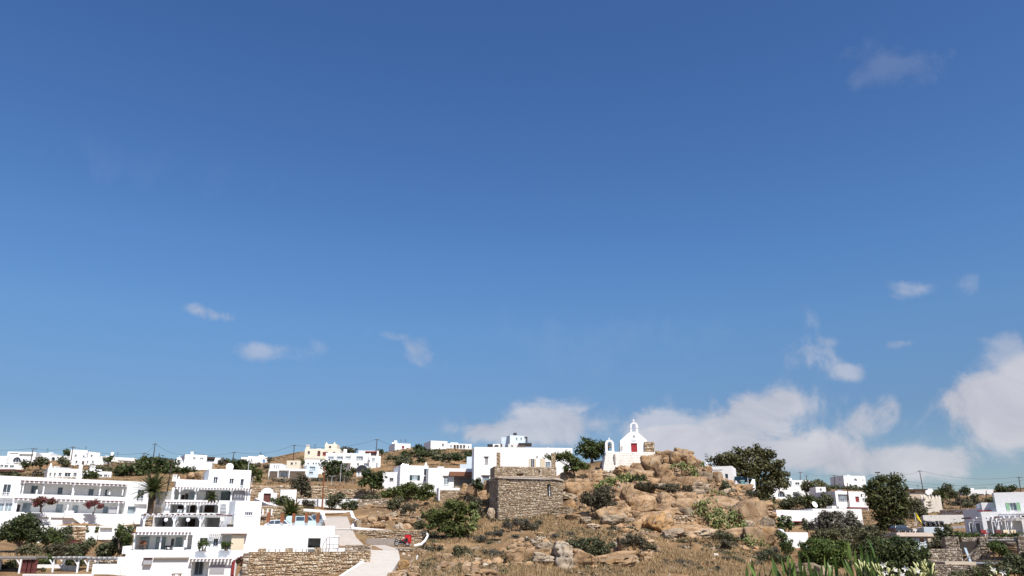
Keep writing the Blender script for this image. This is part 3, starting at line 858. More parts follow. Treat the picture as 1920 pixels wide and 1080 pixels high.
# houses
def win_frame_bars(m, x0, z0, x1, z1, y0, y1, t, mull, trans):
 m.box(x0, y0, z0, x0 + t, y1, z1)
 m.box(x1 - t, y0, z0, x1, y1, z1)
 m.box(x0 + t, y0, z1 - t, x1 - t, y1, z1)
 m.box(x0 + t, y0, z0, x1 - t, y1, z0 + t)
 for k in range(mull):
  xm = x0 + (x1 - x0) * (k + 1) / (mull + 1)
  m.box(xm - t * .45, y0 + .006, z0 + t, xm + t * .45, y1 - .006, z1 - t)
 for k in range(trans):
  zm = z0 + (z1 - z0) * (k + 1) / (trans + 1)
  m.box(x0 + t, y0 + .012, zm - t * .35, x1 - t, y1 - .012, zm + t * .35)
class House:
 """box building whose front stands between two photo pixels; openings are real recesses"""
 def __init__(s, name, label, cat, px0, px1, base, top, d0, d1=None, depth=8.0, mat=None, group=None, below=2.5, parapet=.25, back_only=False):
  d1 = d0 if d1 is None else d1
  a, b = P(px0, base, d0), P(px1, base, d1)
  u = Vector((b.x - a.x, b.y - a.y, 0))
  s.W = u.length
  s.ang = math.atan2(u.y, u.x)
  s.u = u.normalized()
  s.n = Vector((-s.u.y, s.u.x, 0))
  top = top if hasattr(top, '__len__') else (top, top)
  zt = (P(px0, top[0], d0).z + P(px1, top[1], d1).z) / 2
  zb = (a.z + b.z) / 2 - below
  s.H = zt - zb
  s.o = Vector((a.x, a.y, zb))
  s.D = depth
  s.mat = mat or WHITE
  s.parapet = parapet
  s.root = thing(name, label, cat, s.o, s.ang, group)
  s.holes = []
  s.nocore = False
 def px(s, x, y, on=0.0):
  """photo pixel -> local (x, z) on the plane local y = on"""
  r = ray(x, y)
  p0 = s.o + s.n * on
  k = (p0.x * s.n.x + p0.y * s.n.y) / (r.x * s.n.x + r.y * s.n.y)
  w = r * k - s.o
  return w.x * s.u.x + w.y * s.u.y, w.z
 def rect(s, x0, y0, x1, y1, on=0.0):
  a, b = s.px(x0, y0, on), s.px(x1, y1, on)
  c, d = s.px(x0, y1, on), s.px(x1, y0, on)
  return (a[0] + c[0]) / 2, (b[1] + c[1]) / 2, (b[0] + d[0]) / 2, (a[1] + d[1]) / 2
 def hole(s, r, depth, arch=False):
  x0, z0, x1, z1 = r
  x0, x1 = max(x0, .08), min(x1, s.W - .08)
  z0, z1 = max(z0, .05), min(z1, s.H - .12)
  s.holes.append((x0, z0, x1, z1, min(depth, s.D - .2), arch))
  return x0, z0, x1, z1
 def porch(s, x0, y0, x1, y1, depth=2.2, arch=False):
  s.hole(s.rect(x0, y0, x1, y1), depth, arch)
 def win(s, x0, y0, x1, y1, on=None, frame=None, pane=None, mull=1, trans=0, depth=.16, sh=None, sill=True, t=.06, name='window', lintel=None, arch=False):
  frame, pane = frame or TRIM, pane or GLASS
  if on is None:
   r = s.hole(s.rect(x0, y0, x1, y1), depth, arch)
   yb = depth
  else:
   r = s.rect(x0, y0, x1, y1, on)
   yb = on - .01
  x0, z0, x1, z1 = r
  m = MB()
  win_frame_bars(m, x0, z0, x1, z1, yb - .09, yb - .002, t, mull, trans)
  w = m.build(name, frame, s.root)
  q = MB()
  q.box(x0 + t * .6, yb - .05, z0 + t * .6, x1 - t * .6, yb - .03, z1 - t * .6)
  q.build('pane', pane, w)
  if sill:
   m = MB()
   m.box(x0 - .08, yb - depth - .07 if on is None else yb - .16, z0 - .07, x1 + .08, yb - depth - .003 if on is None else yb - .092, z0 - .004)
   m.build('sill', s.mat, w)
  if sh is not None:
   sw = (x1 - x0) * .5
   for sx in (x0 - sw - .01, x1 + .01):
    m = MB()
    y = -.06 if on is None else yb - .14
    win_frame_bars(m, sx, z0, sx + sw, z1, y, y + .05, .06, 0, 6)
    m.box(sx + .05, y + .018, z0 + .05, sx + sw - .05, y + .03, z1 - .05)
    m.build('shutter', sh, w)
  if lintel is not None:
   m = MB()
   m.box(x0 - .2, -.22, z1 + .004, x1 + .2, -.003, z1 + .10)
   m.build('lintel', lintel, w)
  return w
 def door(s, x0, y0, x1, y1, mat, on=None, depth=.2, panels=2, handle=True, arch=False):
  if on is None:
   r = s.hole(s.rect(x0, y0, x1, y1), depth, arch)
   yb = depth
  else:
   r = s.rect(x0, y0, x1, y1, on)
   yb = on
  x0, z0, x1, z1 = r
  m = MB()
  m.box(x0, yb - .07, z0, x1, yb - .003, z1)
  w = (x1 - x0) / panels
  for k in range(panels):
   for za, zb in ((.08, .45), (.52, .93)):
    m.box(x0 + k * w + w * .15, yb - .09, z0 + (z1 - z0) * za, x0 + (k + 1) * w - w * .15, yb - .0705, z0 + (z1 - z0) * zb)
  dd = m.build('door', mat, s.root)
  if handle:
   m = MB()
   xm = (x0 + x1) / 2 + .06
   m.box(xm, yb - .15, z0 + .95, xm + .04, yb - .092, z0 + 1.1)
   m.build('handle', STEEL, dd)
  return dd
 def box(s, name, x0, y0, x1, y1, yf, yb, mat, on=None, parent=None):
  """a box part: its face covers a pixel rectangle on plane yf"""
  r = s.rect(x0, y0, x1, y1, yf if on is None else on)
  m = MB()
  m.box(r[0], yf, r[1], r[2], yb, r[3])
  return m.build(name, mat, parent or s.root)
 def local(s, name, mat, *bx, parent=None):
  m = MB()
  for b in bx:
   m.box(*b)
  return m.build(name, mat, parent or s.root)
 def post(s, x, y0, y1, r=.09, yf=0.0, mat=None, name='post', bracket=0.0):
  a = s.px(x, y0, yf)
  b = s.px(x, y1, yf)
  xm = (a[0] + b[0]) / 2
  m = MB()
  m.box(xm - r, yf, b[1], xm + r, yf + 2 * r, a[1])
  if bracket:
   for sg in (-1, 1):
    m.prism([(xm + sg * r, a[1] - bracket), (xm + sg * (r + bracket), a[1] - .02), (xm + sg * r, a[1] - .02)], yf + .02, yf + 2 * r - .02)
  return m.build(name, mat or TRIM, s.root)
 def pergola(s, x0, x1, y, out=.9, n=16, mat=None, beam=True, back=0.0, hz=.10, dutyw=.5, beam_mat=None):
  """slats that stick out over a beam; pixel row y is the slat height on the front plane"""
  a, b = s.px(x0, y, -out), s.px(x1, y, -out)
  z = (a[1] + b[1]) / 2
  m = MB()
  m.box(a[0], -out + .12, z - .17, b[0], -out + .26, z - .004)
  root = m.build('pergola', beam_mat or TRIM, s.root)
  w = (b[0] - a[0]) / n
  for k in range(n):
   q = MB()
   xx = a[0] + k * w
   q.box(xx, -out, z, xx + w * dutyw, back - .004, z + hz)
   q.build('slat', mat or MAROON, root)
  return root
 def rail(s, x0, y0, x1, y1, yf=-.05, mat=None, n=6, rails=2, r=.03):
  a, b = s.px(x0, y0, yf), s.px(x1, y1, yf)
  c = s.px(x1, y0, yf)
  m = MB()
  for k in range(n + 1):
   t = k / n
   xx = a[0] + (b[0] - a[0]) * t
   m.box(xx - r, yf, b[1], xx + r, yf + 2 * r, a[1])
  for k in range(rails):
   z = a[1] - (a[1] - b[1]) * k / rails
   m.box(a[0], yf - .004, z - r, b[0], yf + 2 * r + .004, z + r)
  return m.build('railing', mat or TRIM, s.root)
 def chimney(s, x, y_top, w=.7, yd=2.0, kind=0, mat=None):
  a = s.px(x, y_top, yd)
  z0, z1 = s.H - .3, a[1]
  h = max(z1 - z0, .6)
  m = MB()
  hw = w / 2
  if kind == 0:      # square stack with a small stepped hood
   m.box(a[0] - hw, yd, z0, a[0] + hw, yd + w, z0 + h * .72)
   m.box(a[0] - hw * .75, yd + w * .12, z0 + h * .72, a[0] - hw * .35, yd + w * .88, z0 + h * .88)
   m.box(a[0] + hw * .35, yd + w * .12, z0 + h * .72, a[0] + hw * .75, yd + w * .88, z0 + h * .88)
   m.box(a[0] - hw, yd, z0 + h * .88, a[0] + hw, yd + w, z0 + h)
  elif kind == 1:    # tapering bottle shape
   m.lathe((a[0], yd + hw, z0), [(hw, 0), (hw * .9, h * .5), (hw * .55, h * .62), (hw * .5, h * .9), (hw * .2, h)], 8)
  else:              # plain pillar
   m.box(a[0] - hw, yd, z0, a[0] + hw, yd + w, z0 + h)
  return m.build('chimney', mat or s.mat, s.root)
 def aerial(s, x, y_top, yd=2.5):
  a = s.px(x, y_top, yd)
  z0 = s.H - .2
  m = MB()
  m.bar((a[0], yd, z0), (a[0], yd, a[1]), .03, n=5)
  for k in range(4):
   z = a[1] - .12 - .22 * k
   m.bar((a[0] - .35, yd + .05, z), (a[0] + .35, yd - .05, z), .018, n=4)
  return m.build('aerial', DARKMETAL, s.root)
 def clutter(s):
  """roof furniture of a far house: a solar water heater and a rooftop aerial"""
  rng = random.Random(int(s.o.x * 7 + s.o.y * 3))
  if s.o.y < 170 or s.W < 5 or s.D < 5 or rng.random() < .35:
   return
  x, y = s.W * rng.uniform(.15, .8), s.D * .55
  m = MB()
  m.box(x - .8, y, s.H - s.parapet, x + .8, y + .5, s.H + .25)
  m.tube([(x - .7, y + .2, s.H + .45), (x + .7, y + .2, s.H + .45)], .22, 8)
  m.build('solar_heater', STEEL if rng.random() < .5 else PALEP, s.root)
  if rng.random() < .6:
   x = s.W * rng.uniform(.2, .9)
   m = MB()
   m.bar((x, y, s.H - s.parapet), (x, y, s.H + 1.9), .035, n=4)
   for k in range(3):
    m.bar((x - .4, y, s.H + 1.8 - .25 * k), (x + .4, y, s.H + 1.8 - .25 * k), .025, n=4)
   m.build('aerial', DARKMETAL, s.root)
 def build(s, name='wall'):
  W, H, D = s.W, s.H, s.D
  if s.root.get('category') == 'house':
   s.clutter()
  xs = sorted({0.0, W} | {h[0] for h in s.holes} | {h[2] for h in s.holes})
  zs = sorted({0.0, H} | {h[1] for h in s.holes} | {h[3] for h in s.holes})
  m = MB()
  for i in range(len(xs) - 1):
   for j in range(len(zs) - 1):
    xm, zm = (xs[i] + xs[i + 1]) / 2, (zs[j] + zs[j + 1]) / 2
    if any(h[0] < xm < h[2] and h[1] < zm < h[3] for h in s.holes):
     continue
    m.add([(xs[i], 0, zs[j]), (xs[i + 1], 0, zs[j]), (xs[i + 1], 0, zs[j + 1]), (xs[i], 0, zs[j + 1])], [(0, 1, 2, 3)])
  for x0, z0, x1, z1, d, arch in s.holes:
   v = [(x0, 0, z0), (x1, 0, z0), (x1, 0, z1), (x0, 0, z1), (x0, d, z0), (x1, d, z0), (x1, d, z1), (x0, d, z1)]
   m.add(v, [(0, 1, 5, 4), (2, 3, 7, 6), (0, 4, 7, 3), (1, 2, 6, 5), (4, 5, 6, 7)])
   if arch:
    r = (x1 - x0) / 2
    zc = z1 - min(r, (z1 - z0) * .8)
    rz = z1 - zc
    N = 10
    cur = [(x0 + r - r * math.cos(math.pi * k / N), zc + rz * math.sin(math.pi * k / N) - .002) for k in range(N + 1)]
    for k in range(N):
     (xa, za), (xb, zb) = cur[k], cur[k + 1]
     m.add([(xa, 0, za), (xb, 0, zb), (xb, 0, z1), (xa, 0, z1)], [(0, 1, 2, 3)])
     m.add([(xa, 0, za), (xb, 0, zb), (xb, d, zb), (xa, d, za)], [(0, 3, 2, 1)])
  p = .22
  h2 = H - s.parapet
  m.add([(0, D, 0), (W, D, 0), (W, D, H), (0, D, H), (0, 0, 0), (W, 0, 0), (W, 0, H), (0, 0, H)],
    [(1, 0, 3, 2), (0, 4, 7, 3), (5, 1, 2, 6)])
  m.add([(0, 0, H), (W, 0, H), (W, D, H), (0, D, H), (p, p, H), (W - p, p, H), (W - p, D - p, H), (p, D - p, H),
    (p, p, h2), (W - p, p, h2), (W - p, D - p, h2), (p, D - p, h2)],
    [(0, 1, 5, 4), (1, 2, 6, 5), (2, 3, 7, 6), (3, 0, 4, 7), (4, 5, 9, 8), (5, 6, 10, 9), (6, 7, 11, 10), (7, 4, 8, 11), (8, 9, 10, 11)])
  return m.build(name, s.mat, s.root)
# rubble walls
def stone_verts(w, h, t, rng):
 j = lambda a: (rng.random() - .5) * a
 b = [(0, 0, 0), (w, 0, 0), (w, 0, h), (0, 0, h)]
 i1, i2 = w * .10, h * .14
 b = [(x + j(w * .22), 0, z + j(h * .3)) for x, y, z in b]
 f = [(i1 + j(w * .16), -t * (.7 + rng.random() * .5), i2 + j(h * .2)), (w - i1 + j(w * .16), -t * (.7 + rng.random() * .5), i2 + j(h * .2)),
   (w - i1 + j(w * .16), -t * (.6 + rng.random() * .5), h - i2 + j(h * .2)), (i1 + j(w * .16), -t * (.6 + rng.random() * .5), h - i2 + j(h * .2))]
 c = (w * .5 + j(w * .2), -t * (1.0 + rng.random() * .4), h * .5 + j(h * .2))
 return b + f + [c], [(0, 1, 5, 4), (1, 2, 6, 5), (2, 3, 7, 6), (3, 0, 4, 7), (4, 5, 8), (5, 6, 8), (6, 7, 8), (7, 4, 8)]
def rubble(root, W, H, mat, h=.22, lmin=.22, lmax=.6, holes=(), t=.09, y=0.0, seed=1, top=None, x0=0.0, z0=0.0, single=None, limit=290, axis=None, name='stones', gap=.02):
 """courses of irregular stones on the face y of a wall; the first `limit` as objects of their own when `single` is a material"""
 rng = random.Random(seed)
 m = MB()
 n_single = 0
 protos = []
 if single is not None:
  for k in range(16):
   q = MB()
   v, f = stone_verts(1, 1, 1, rng)
   q.add(v, f)
   me = bpy.data.meshes.new('stone')
   me.from_pydata(q.v, [], q.f)
   me.materials.append(single)
   protos.append(me)
 rows = []
 z = z0
 while z < H - .05:
  hh = h * (.7 + .6 * rng.random())
  rows.append((z, min(hh, H - z)))
  z += hh
 for z, hh in reversed(rows):
  x = x0 - rng.random() * .3
  ph, am = rng.random() * 6, h * .35
  while x < W:
   l = lmin + (lmax - lmin) * rng.random() ** 1.8
   xa, xb = max(x, x0), min(x + l, W)
   x += l
   if xb - xa < .07:
    continue
   xm = (xa + xb) / 2
   wav = am * math.sin(xm * 1.3 + ph) * (1 if z0 + h < z < H - 2 * h else .3)
   parts = [(z + wav, hh)]
   if rng.random() < .22 and hh > h * .8:
    k = rng.uniform(.35, .65)
    parts = [(z + wav, hh * k), (z + wav + hh * k, hh * (1 - k))]
   for zz, h2 in parts:
    zm = zz + h2 / 2
    if zm > (H if top is None else top(xm)) or zm < z0:
     continue
    if any(a - .02 < xb and xa < c + .02 and b - .02 < zz + h2 and zz < d + .02 for a, b, c, d in holes):
     if any(a < xm < c and b < zm < d for a, b, c, d in holes):
      continue
    sw, shh = (xb - xa) * rng.uniform(.88, 1.04) - gap, h2 * rng.uniform(.8, 1.12) - gap
    if zz + shh > H + .02:
     shh = max(.06, H - zz)
    if single is not None and n_single < limit:
     o = bpy.data.objects.new('stone', protos[rng.randrange(len(protos))])
     COL.objects.link(o)
     o.parent = root
     o.location = (xa, y, zz)
     o.rotation_euler = (0, rng.gauss(0, .07), 0)
     o.scale = (sw, t, shh)
     n_single += 1
    else:
     v, f = stone_verts(sw, shh, t, rng)
     ca, sa = math.cos(q_ := rng.gauss(0, .08)), math.sin(q_)
     m.add([(a * ca + c * sa + xa, b + y, c * ca - a * sa + zz) for a, b, c in v], f, rng.random())
 if m.v:
  o = m.build(name, mat, root)
  o['kind'] = 'stuff'
 return root
def stone_house(name, label, cat, px0, px1, base, top, d0, d1=None, depth=.6, below=1.0, mat=None, single=None, core=None, h=.22, lmin=.22, lmax=.6, holes=(), seed=1, t=.09, limit=290, left=False, right=False, topf=None, group=None):
 """a rubble wall: an earth core with stones on its face (and on an end when seen)"""
 s = House(name, label, cat, px0, px1, base, top, d0, d1, depth, core or MORTAR, group, below, parapet=.02)
 hr = []
 for q in holes:
  r = s.hole(s.rect(*q[:4]), q[4] if len(q) > 4 else .5)
  hr.append(r)
 s.build('core')
 rubble(s.root, s.W, s.H, mat or STONE_T, h, lmin, lmax, hr, t, 0.0, seed, topf, single=single, limit=limit)
 for flag, sx in ((left, 0), (right, 1)):
  if flag:
   e = bpy.data.objects.new('end_face', None)
   COL.objects.link(e)
   m = MB()
   rng = random.Random(seed + 5 + sx)
   z = 0
   while z < s.H - .05:
    hh = min(h * (.7 + .7 * rng.random()), s.H - z)
    x = 0
    while x < s.D - .1:
     l = min(lmin + (lmax - lmin) * rng.random(), s.D - x)
     v, f = stone_verts(l - .02, hh - .02, t, rng)
     if sx:
      vv = [(s.W - b, x + a, z + c) for a, b, c in v]
     else:
      vv = [(b, s.D - x - a, z + c) for a, b, c in v]
     m.add(vv, f, rng.random())
     x += l
    z += hh
   bpy.data.objects.remove(e)
   o = m.build('end_stones', mat or STONE_T, s.root)
   o['kind'] = 'stuff'
 return s
def path_wall(name, label, cat, pts, width=.4, height=1.0, mat=None, group=None, top_round=True):
 """low wall that follows world points (its top edge)"""
 root = thing(name, label, cat, pts[0] - Vector((0, 0, height)), 0, group)
 o = Vector(root.location)
 m = MB()
 n = len(pts)
 prof = [(-1, -height), (-1, -.05), (-.7, 0), (.7, 0), (1, -.05), (1, -height)]
 base = len(m.v)
 for i, p in enumerate(pts):
  t = (pts[min(i + 1, n - 1)] - pts[max(i - 1, 0)])
  t.z = 0
  t.normalize()
  nn = Vector((-t.y, t.x, 0))
  for a, z in prof:
   m.v.append(tuple(p - o + nn * a * width / 2 + Vector((0, 0, z))))
 k = len(prof)
 for i in range(n - 1):
  for j in range(k - 1):
   m.f.append((base + i * k + j, base + i * k + j + 1, base + (i + 1) * k + j + 1, base + (i + 1) * k + j))
 m.f.append(tuple(base + j for j in range(k)))
 m.f.append(tuple(base + (n - 1) * k + j for j in range(k))[::-1])
 m.build('wall', mat or WHITE, root)
 return root
# plant and street builders
def tree(name, label, cat, base, d, blobs, mat, bark=None, trunk_r=.22, limbs=5, cover=3.4, leaf=.22, rsub=.75, group=None, up=.35, stems=1, flat=.8, **_):
 """base = (px, py) of the foot, blobs = crown bodies in photo pixels at distance d"""
 b = P(base[0], base[1], d)
 z = min(b.z, gz(b.x, b.y)) - .1 if abs(b.z - gz(b.x, b.y)) < 1.5 else b.z - .1
 o = Vector((b.x, b.y, z))
 root = thing(name, label, cat, o, 0, group)
 wb = px_blobs(blobs, d)
 m = MB()
 rng = random.Random(int(base[0] * 13 + base[1]))
 cc = sum((Vector(c) for c, r in wb), Vector()) / len(wb)
 for st in range(stems):
  off = Vector((rng.uniform(-.4, .4), rng.uniform(-.3, .3), 0)) * (stems > 1)
  fork = o + off + (cc - o) * .42 + Vector((rng.uniform(-.3, .3), 0, 0))
  m.tube([p - o for p in (o + off, o + off + (fork - o - off) * .5 + Vector((rng.uniform(-.15, .15), 0, 0)), fork)], [trunk_r * 1.35, trunk_r, trunk_r * .8], 7)
  for k in range(limbs):
   c, r = wb[k % len(wb)]
   t = Vector(c) + Vector((rng.uniform(-.6, .6) * r[0], rng.uniform(-.6, .6) * r[1], rng.uniform(-.1, .5) * r[2]))
   mid = fork + (t - fork) * .5 + Vector((rng.uniform(-.3, .3), rng.uniform(-.3, .3), .2))
   m.tube([p - o for p in (fork, mid, t)], [trunk_r * .6, trunk_r * .38, trunk_r * .12], 5)
 m.build('trunk', bark or BARK, root, True)
 wb = [((c[0] - o.x, c[1] - o.y, c[2] - o.z), r) for c, r in wb]
 foliage('crown', wb, mat, root, cover, leaf, rsub, up, flat)
 return root
def shrub(name, label, cat, blobs, d, mat, cover=3.6, leaf=.16, rsub=.42, group=None, up=.5, stems=True, **_):
 wb = px_blobs(blobs, d)
 c0 = min(wb, key=lambda e: e[0][2] - e[1][2])
 cx = sum(c[0] for c, r in wb) / len(wb)
 cy = sum(c[1] for c, r in wb) / len(wb)
 o = Vector((cx, cy, c0[0][2] - c0[1][2] * .95))
 root = thing(name, label, cat, o, 0, group)
 lb = [((c[0] - o.x, c[1] - o.y, c[2] - o.z), r) for c, r in wb]
 foliage('foliage', lb, mat, root, cover, leaf, rsub, up)
 if stems:
  m = MB()
  for c, r in lb:
   for k in range(3):
    a = Vector((c[0] * .6 + random.uniform(-.2, .2), c[1], -.3))
    t = Vector(c) + Vector((random.uniform(-.5, .5) * r[0], random.uniform(-.5, .5) * r[1], .3 * r[2]))
    m.tube([a, (a + t) / 2 + Vector((random.uniform(-.1, .1), 0, 0)), t], [.05, .04, .015], 4)
  m.build('stem', BARK, root)
 return root
def palm(label, base, crown, d, n=34, length=2.6, trunk_r=.36, group=None, mat=None, skirt=True, droop=1.0, name='palm_tree'):
 b, c = P(*base, d), P(*crown, d)
 root = thing(name, label, 'palm tree', b, 0, group)
 L = c - b
 m = MB()
 N = 14
 pts = [L * (i / N) + Vector((math.sin(i * .5) * .05, 0, 0)) for i in range(N + 1)]
 rad = [trunk_r * (1.25 - .3 * i / N) * (1 + .07 * (i % 2)) for i in range(N + 1)]
 m.tube(pts, rad, 9)
 m.build('trunk', PALMBARK, root)
 rng = random.Random(int(base[0]))
 for k in range(n):
  az = 2 * math.pi * (k * .618034 % 1)
  el = math.radians(82 - 92 * ((k + .5) / n) ** .9)
  ln = length * rng.uniform(.82, 1.08)
  h = Vector((math.cos(az), math.sin(az), 0))
  p = L.copy()
  dirv = h * math.cos(el) + Vector((0, 0, math.sin(el)))
  q = MB()
  S = 9
  spine = []
  for i in range(S + 1):
   spine.append(p.copy())
   p = p + dirv * ln / S
   dirv = (dirv + Vector((0, 0, -.062 * droop * (1 + i * .20)))).normalized()
  q.tube(spine, [.045 - .04 * i / S for i in range(S + 1)], 4)
  q.c = [.5] * len(q.v)
  for i in range(1, S + 1):
   for half in (0, .33, .66):
    s0 = spine[i - 1] + (spine[i] - spine[i - 1]) * half
    t = (spine[i] - spine[i - 1]).normalized()
    side = t.cross(Vector((0, 0, 1)))
    side = side.normalized() if side.length > .1 else Vector((-h.y, h.x, 0))
    wl = .52 * ln / 2.6 * math.sin(math.pi * min(1, (i + half) / (S + 1.2)) ** .7) + .1
    for sg in (-1, 1):
     tip = s0 + side * sg * wl * .8 + t * wl * .7 + Vector((0, 0, -.12 * wl))
     w = t * .05
     q.add([s0 - w, tip, s0 + w * 1.6], [(0, 1, 2)], rng.random())
  q.build('frond', mat or LF_PALM, root)
 if skirt:
  q = MB()
  for k in range(26):
   az = rng.random() * 6.28
   h = Vector((math.cos(az), math.sin(az), 0))
   s0 = L * rng.uniform(.80, .96) + h * trunk_r * .8
   tip = s0 + h * rng.uniform(.15, .5) + Vector((0, 0, -rng.uniform(.3, .8)))
   w = Vector((-h.y, h.x, 0)) * .09
   q.add([s0 - w, tip, s0 + w], [(0, 1, 2)], rng.random())
  q.build('dead_frond_skirt', LF_DEAD, root)
 return root
def cactus(label, blobs, d, n=60, size=.20, group='prickly pears on the granite hill', mat=None):
 """prickly pear: flat oval pads growing one upon another"""
 wb = px_blobs(blobs, d)
 o = Vector(wb[0][0]) - Vector((0, 0, wb[0][1][2]))
 root = thing('prickly_pear', label, 'cactus', o, 0, group)
 rng = random.Random(int(o.x * 31 + o.z * 17))
 vs, fs = ico(1)
 m = MB()
 for c, r in wb:
  for k in range(n):
   q = Vector((c[0] + rng.gauss(0, .45) * r[0], c[1] - rng.random() * r[1] * .8, c[2] + rng.gauss(0, .45) * r[2])) - o
   sz = size * rng.uniform(.7, 1.3)
   rot = Quaternion((0, 0, 1), rng.uniform(0, 6.28)) @ Quaternion((0, 1, 0), rng.uniform(-.9, .9)) @ Quaternion((1, 0, 0), rng.uniform(-.4, .4))
   col = min(1, max(0, rng.gauss(.5, .25)))
   m.add([tuple(q + rot @ Vector((v[0] * sz * .62, v[1] * sz * .16, v[2] * sz))) for v in vs], [tuple(f) for f in fs], col)
 m.sm = True
 o2 = m.build('pads', mat or LF_CACT, root)
 o2['kind'] = 'stuff'
 return root
def pole(label, foot, top, d, cross=True, r=.11, mat=None, group=None, name='utility_pole', cat='utility pole', tilt=None):
 a, b = P(*foot, d), P(*top, d)
 root = thing(name, label, cat, a, 0, group)
 m = MB()
 m.tube([Vector((0, 0, -.8)), (b - a) * .5, b - a], [r * 1.15, r, r * .8], 7)
 m.build('shaft', mat or BARKG, root)
 if cross:
  t = b - a
  m = MB()
  m.box(t.x - .75, t.y - .06 - r, t.z - .32, t.x + .75, t.y + .04 - r, t.z - .2)
  ca = m.build('crossarm', DKWOOD, root)
  for x in (-.66, 0, .66):
   q = MB()
   q.lathe((t.x + x, t.y - .01 - r, t.z - .2), [(.03, 0), (.06, .06), (.05, .12), (.03, .18)], 6)
   q.build('insulator', PALEP, ca)
 return root, b
def wire(label, a, b, sag=.9, n=14, r=.024):
 o = Vector(a)
 root = None
 m = MB()
 pts = []
 for i in range(n + 1):
  t = i / n
  p = Vector(a).lerp(Vector(b), t) - Vector((0, 0, sag * 4 * t * (1 - t)))
  pts.append(p - o)
 m.tube(pts, r, 4)
 w = m.build('power_line', BLACK)
 w.location = o
 tag(w, label, 'power line', 'overhead wires along the ridge')
 return w
def dish(label, px, py, d, r=.45, az=0.0, pole_h=1.0):
 c = P(px, py, d)
 root = thing('satellite_dish', label, 'satellite dish', c - Vector((0, 0, pole_h)), az)
 m = MB()
 m.bar((0, 0, 0), (0, 0, pole_h), .04)
 m.build('mast', DARKMETAL, root)
 q = MB()
 N, K = 16, 4
 ctr = Vector((0, -.1, pole_h))
 ax = Vector((.35, -.85, .40)).normalized()
 e1 = ax.cross(Vector((0, 0, 1))).normalized()
 e2 = e1.cross(ax)
 for off in (0, -.03):
  for j in range(K + 1):
   rr = r * j / K
   for k in range(N):
    a = 2 * math.pi * k / N
    q.v.append(tuple(ctr + (e1 * math.cos(a) + e2 * math.sin(a) * 1.1) * rr + ax * (.25 * rr * rr / r + off)))
 for off in (0, (K + 1) * N):
  for j in range(K):
   for k in range(N):
    k2 = (k + 1) % N
    q.f.append((off + j * N + k, off + j * N + k2, off + (j + 1) * N + k2, off + (j + 1) * N + k))
 q.sm = True
 q.build('reflector', TRIM, root)
 m = MB()
 m.bar(ctr - e2 * r, ctr + ax * .55, .02, n=4)
 m.lathe(tuple(ctr + ax * .55), [(.05, -.05), (.06, 0), (.05, .06)], 6)
 m.build('feed_arm', DARKMETAL, root)
 return root
def lamp_post(label, foot, top, d, double=False, group=None):
 a, b = P(*foot, d), P(*top, d)
 root = thing('lamp_post', label, 'lamp post', a, 0, group)
 h = (b - a).z
 m = MB()
 m.tube([(0, 0, -.5), (0, 0, h)], [.06, .04], 6)
 m.build('shaft', PALEP, root)
 for sg in ((-1, 1) if double else (1,)):
  q = MB()
  q.bar((0, 0, h - .05), (sg * .5, -.1, h + .05), .03, n=5)
  q.box(sg * .5 - .18, -.2, h + .03, sg * .5 + .18, 0, h + .14)
  q.build('lamp_head', GREYP, root)
 return root
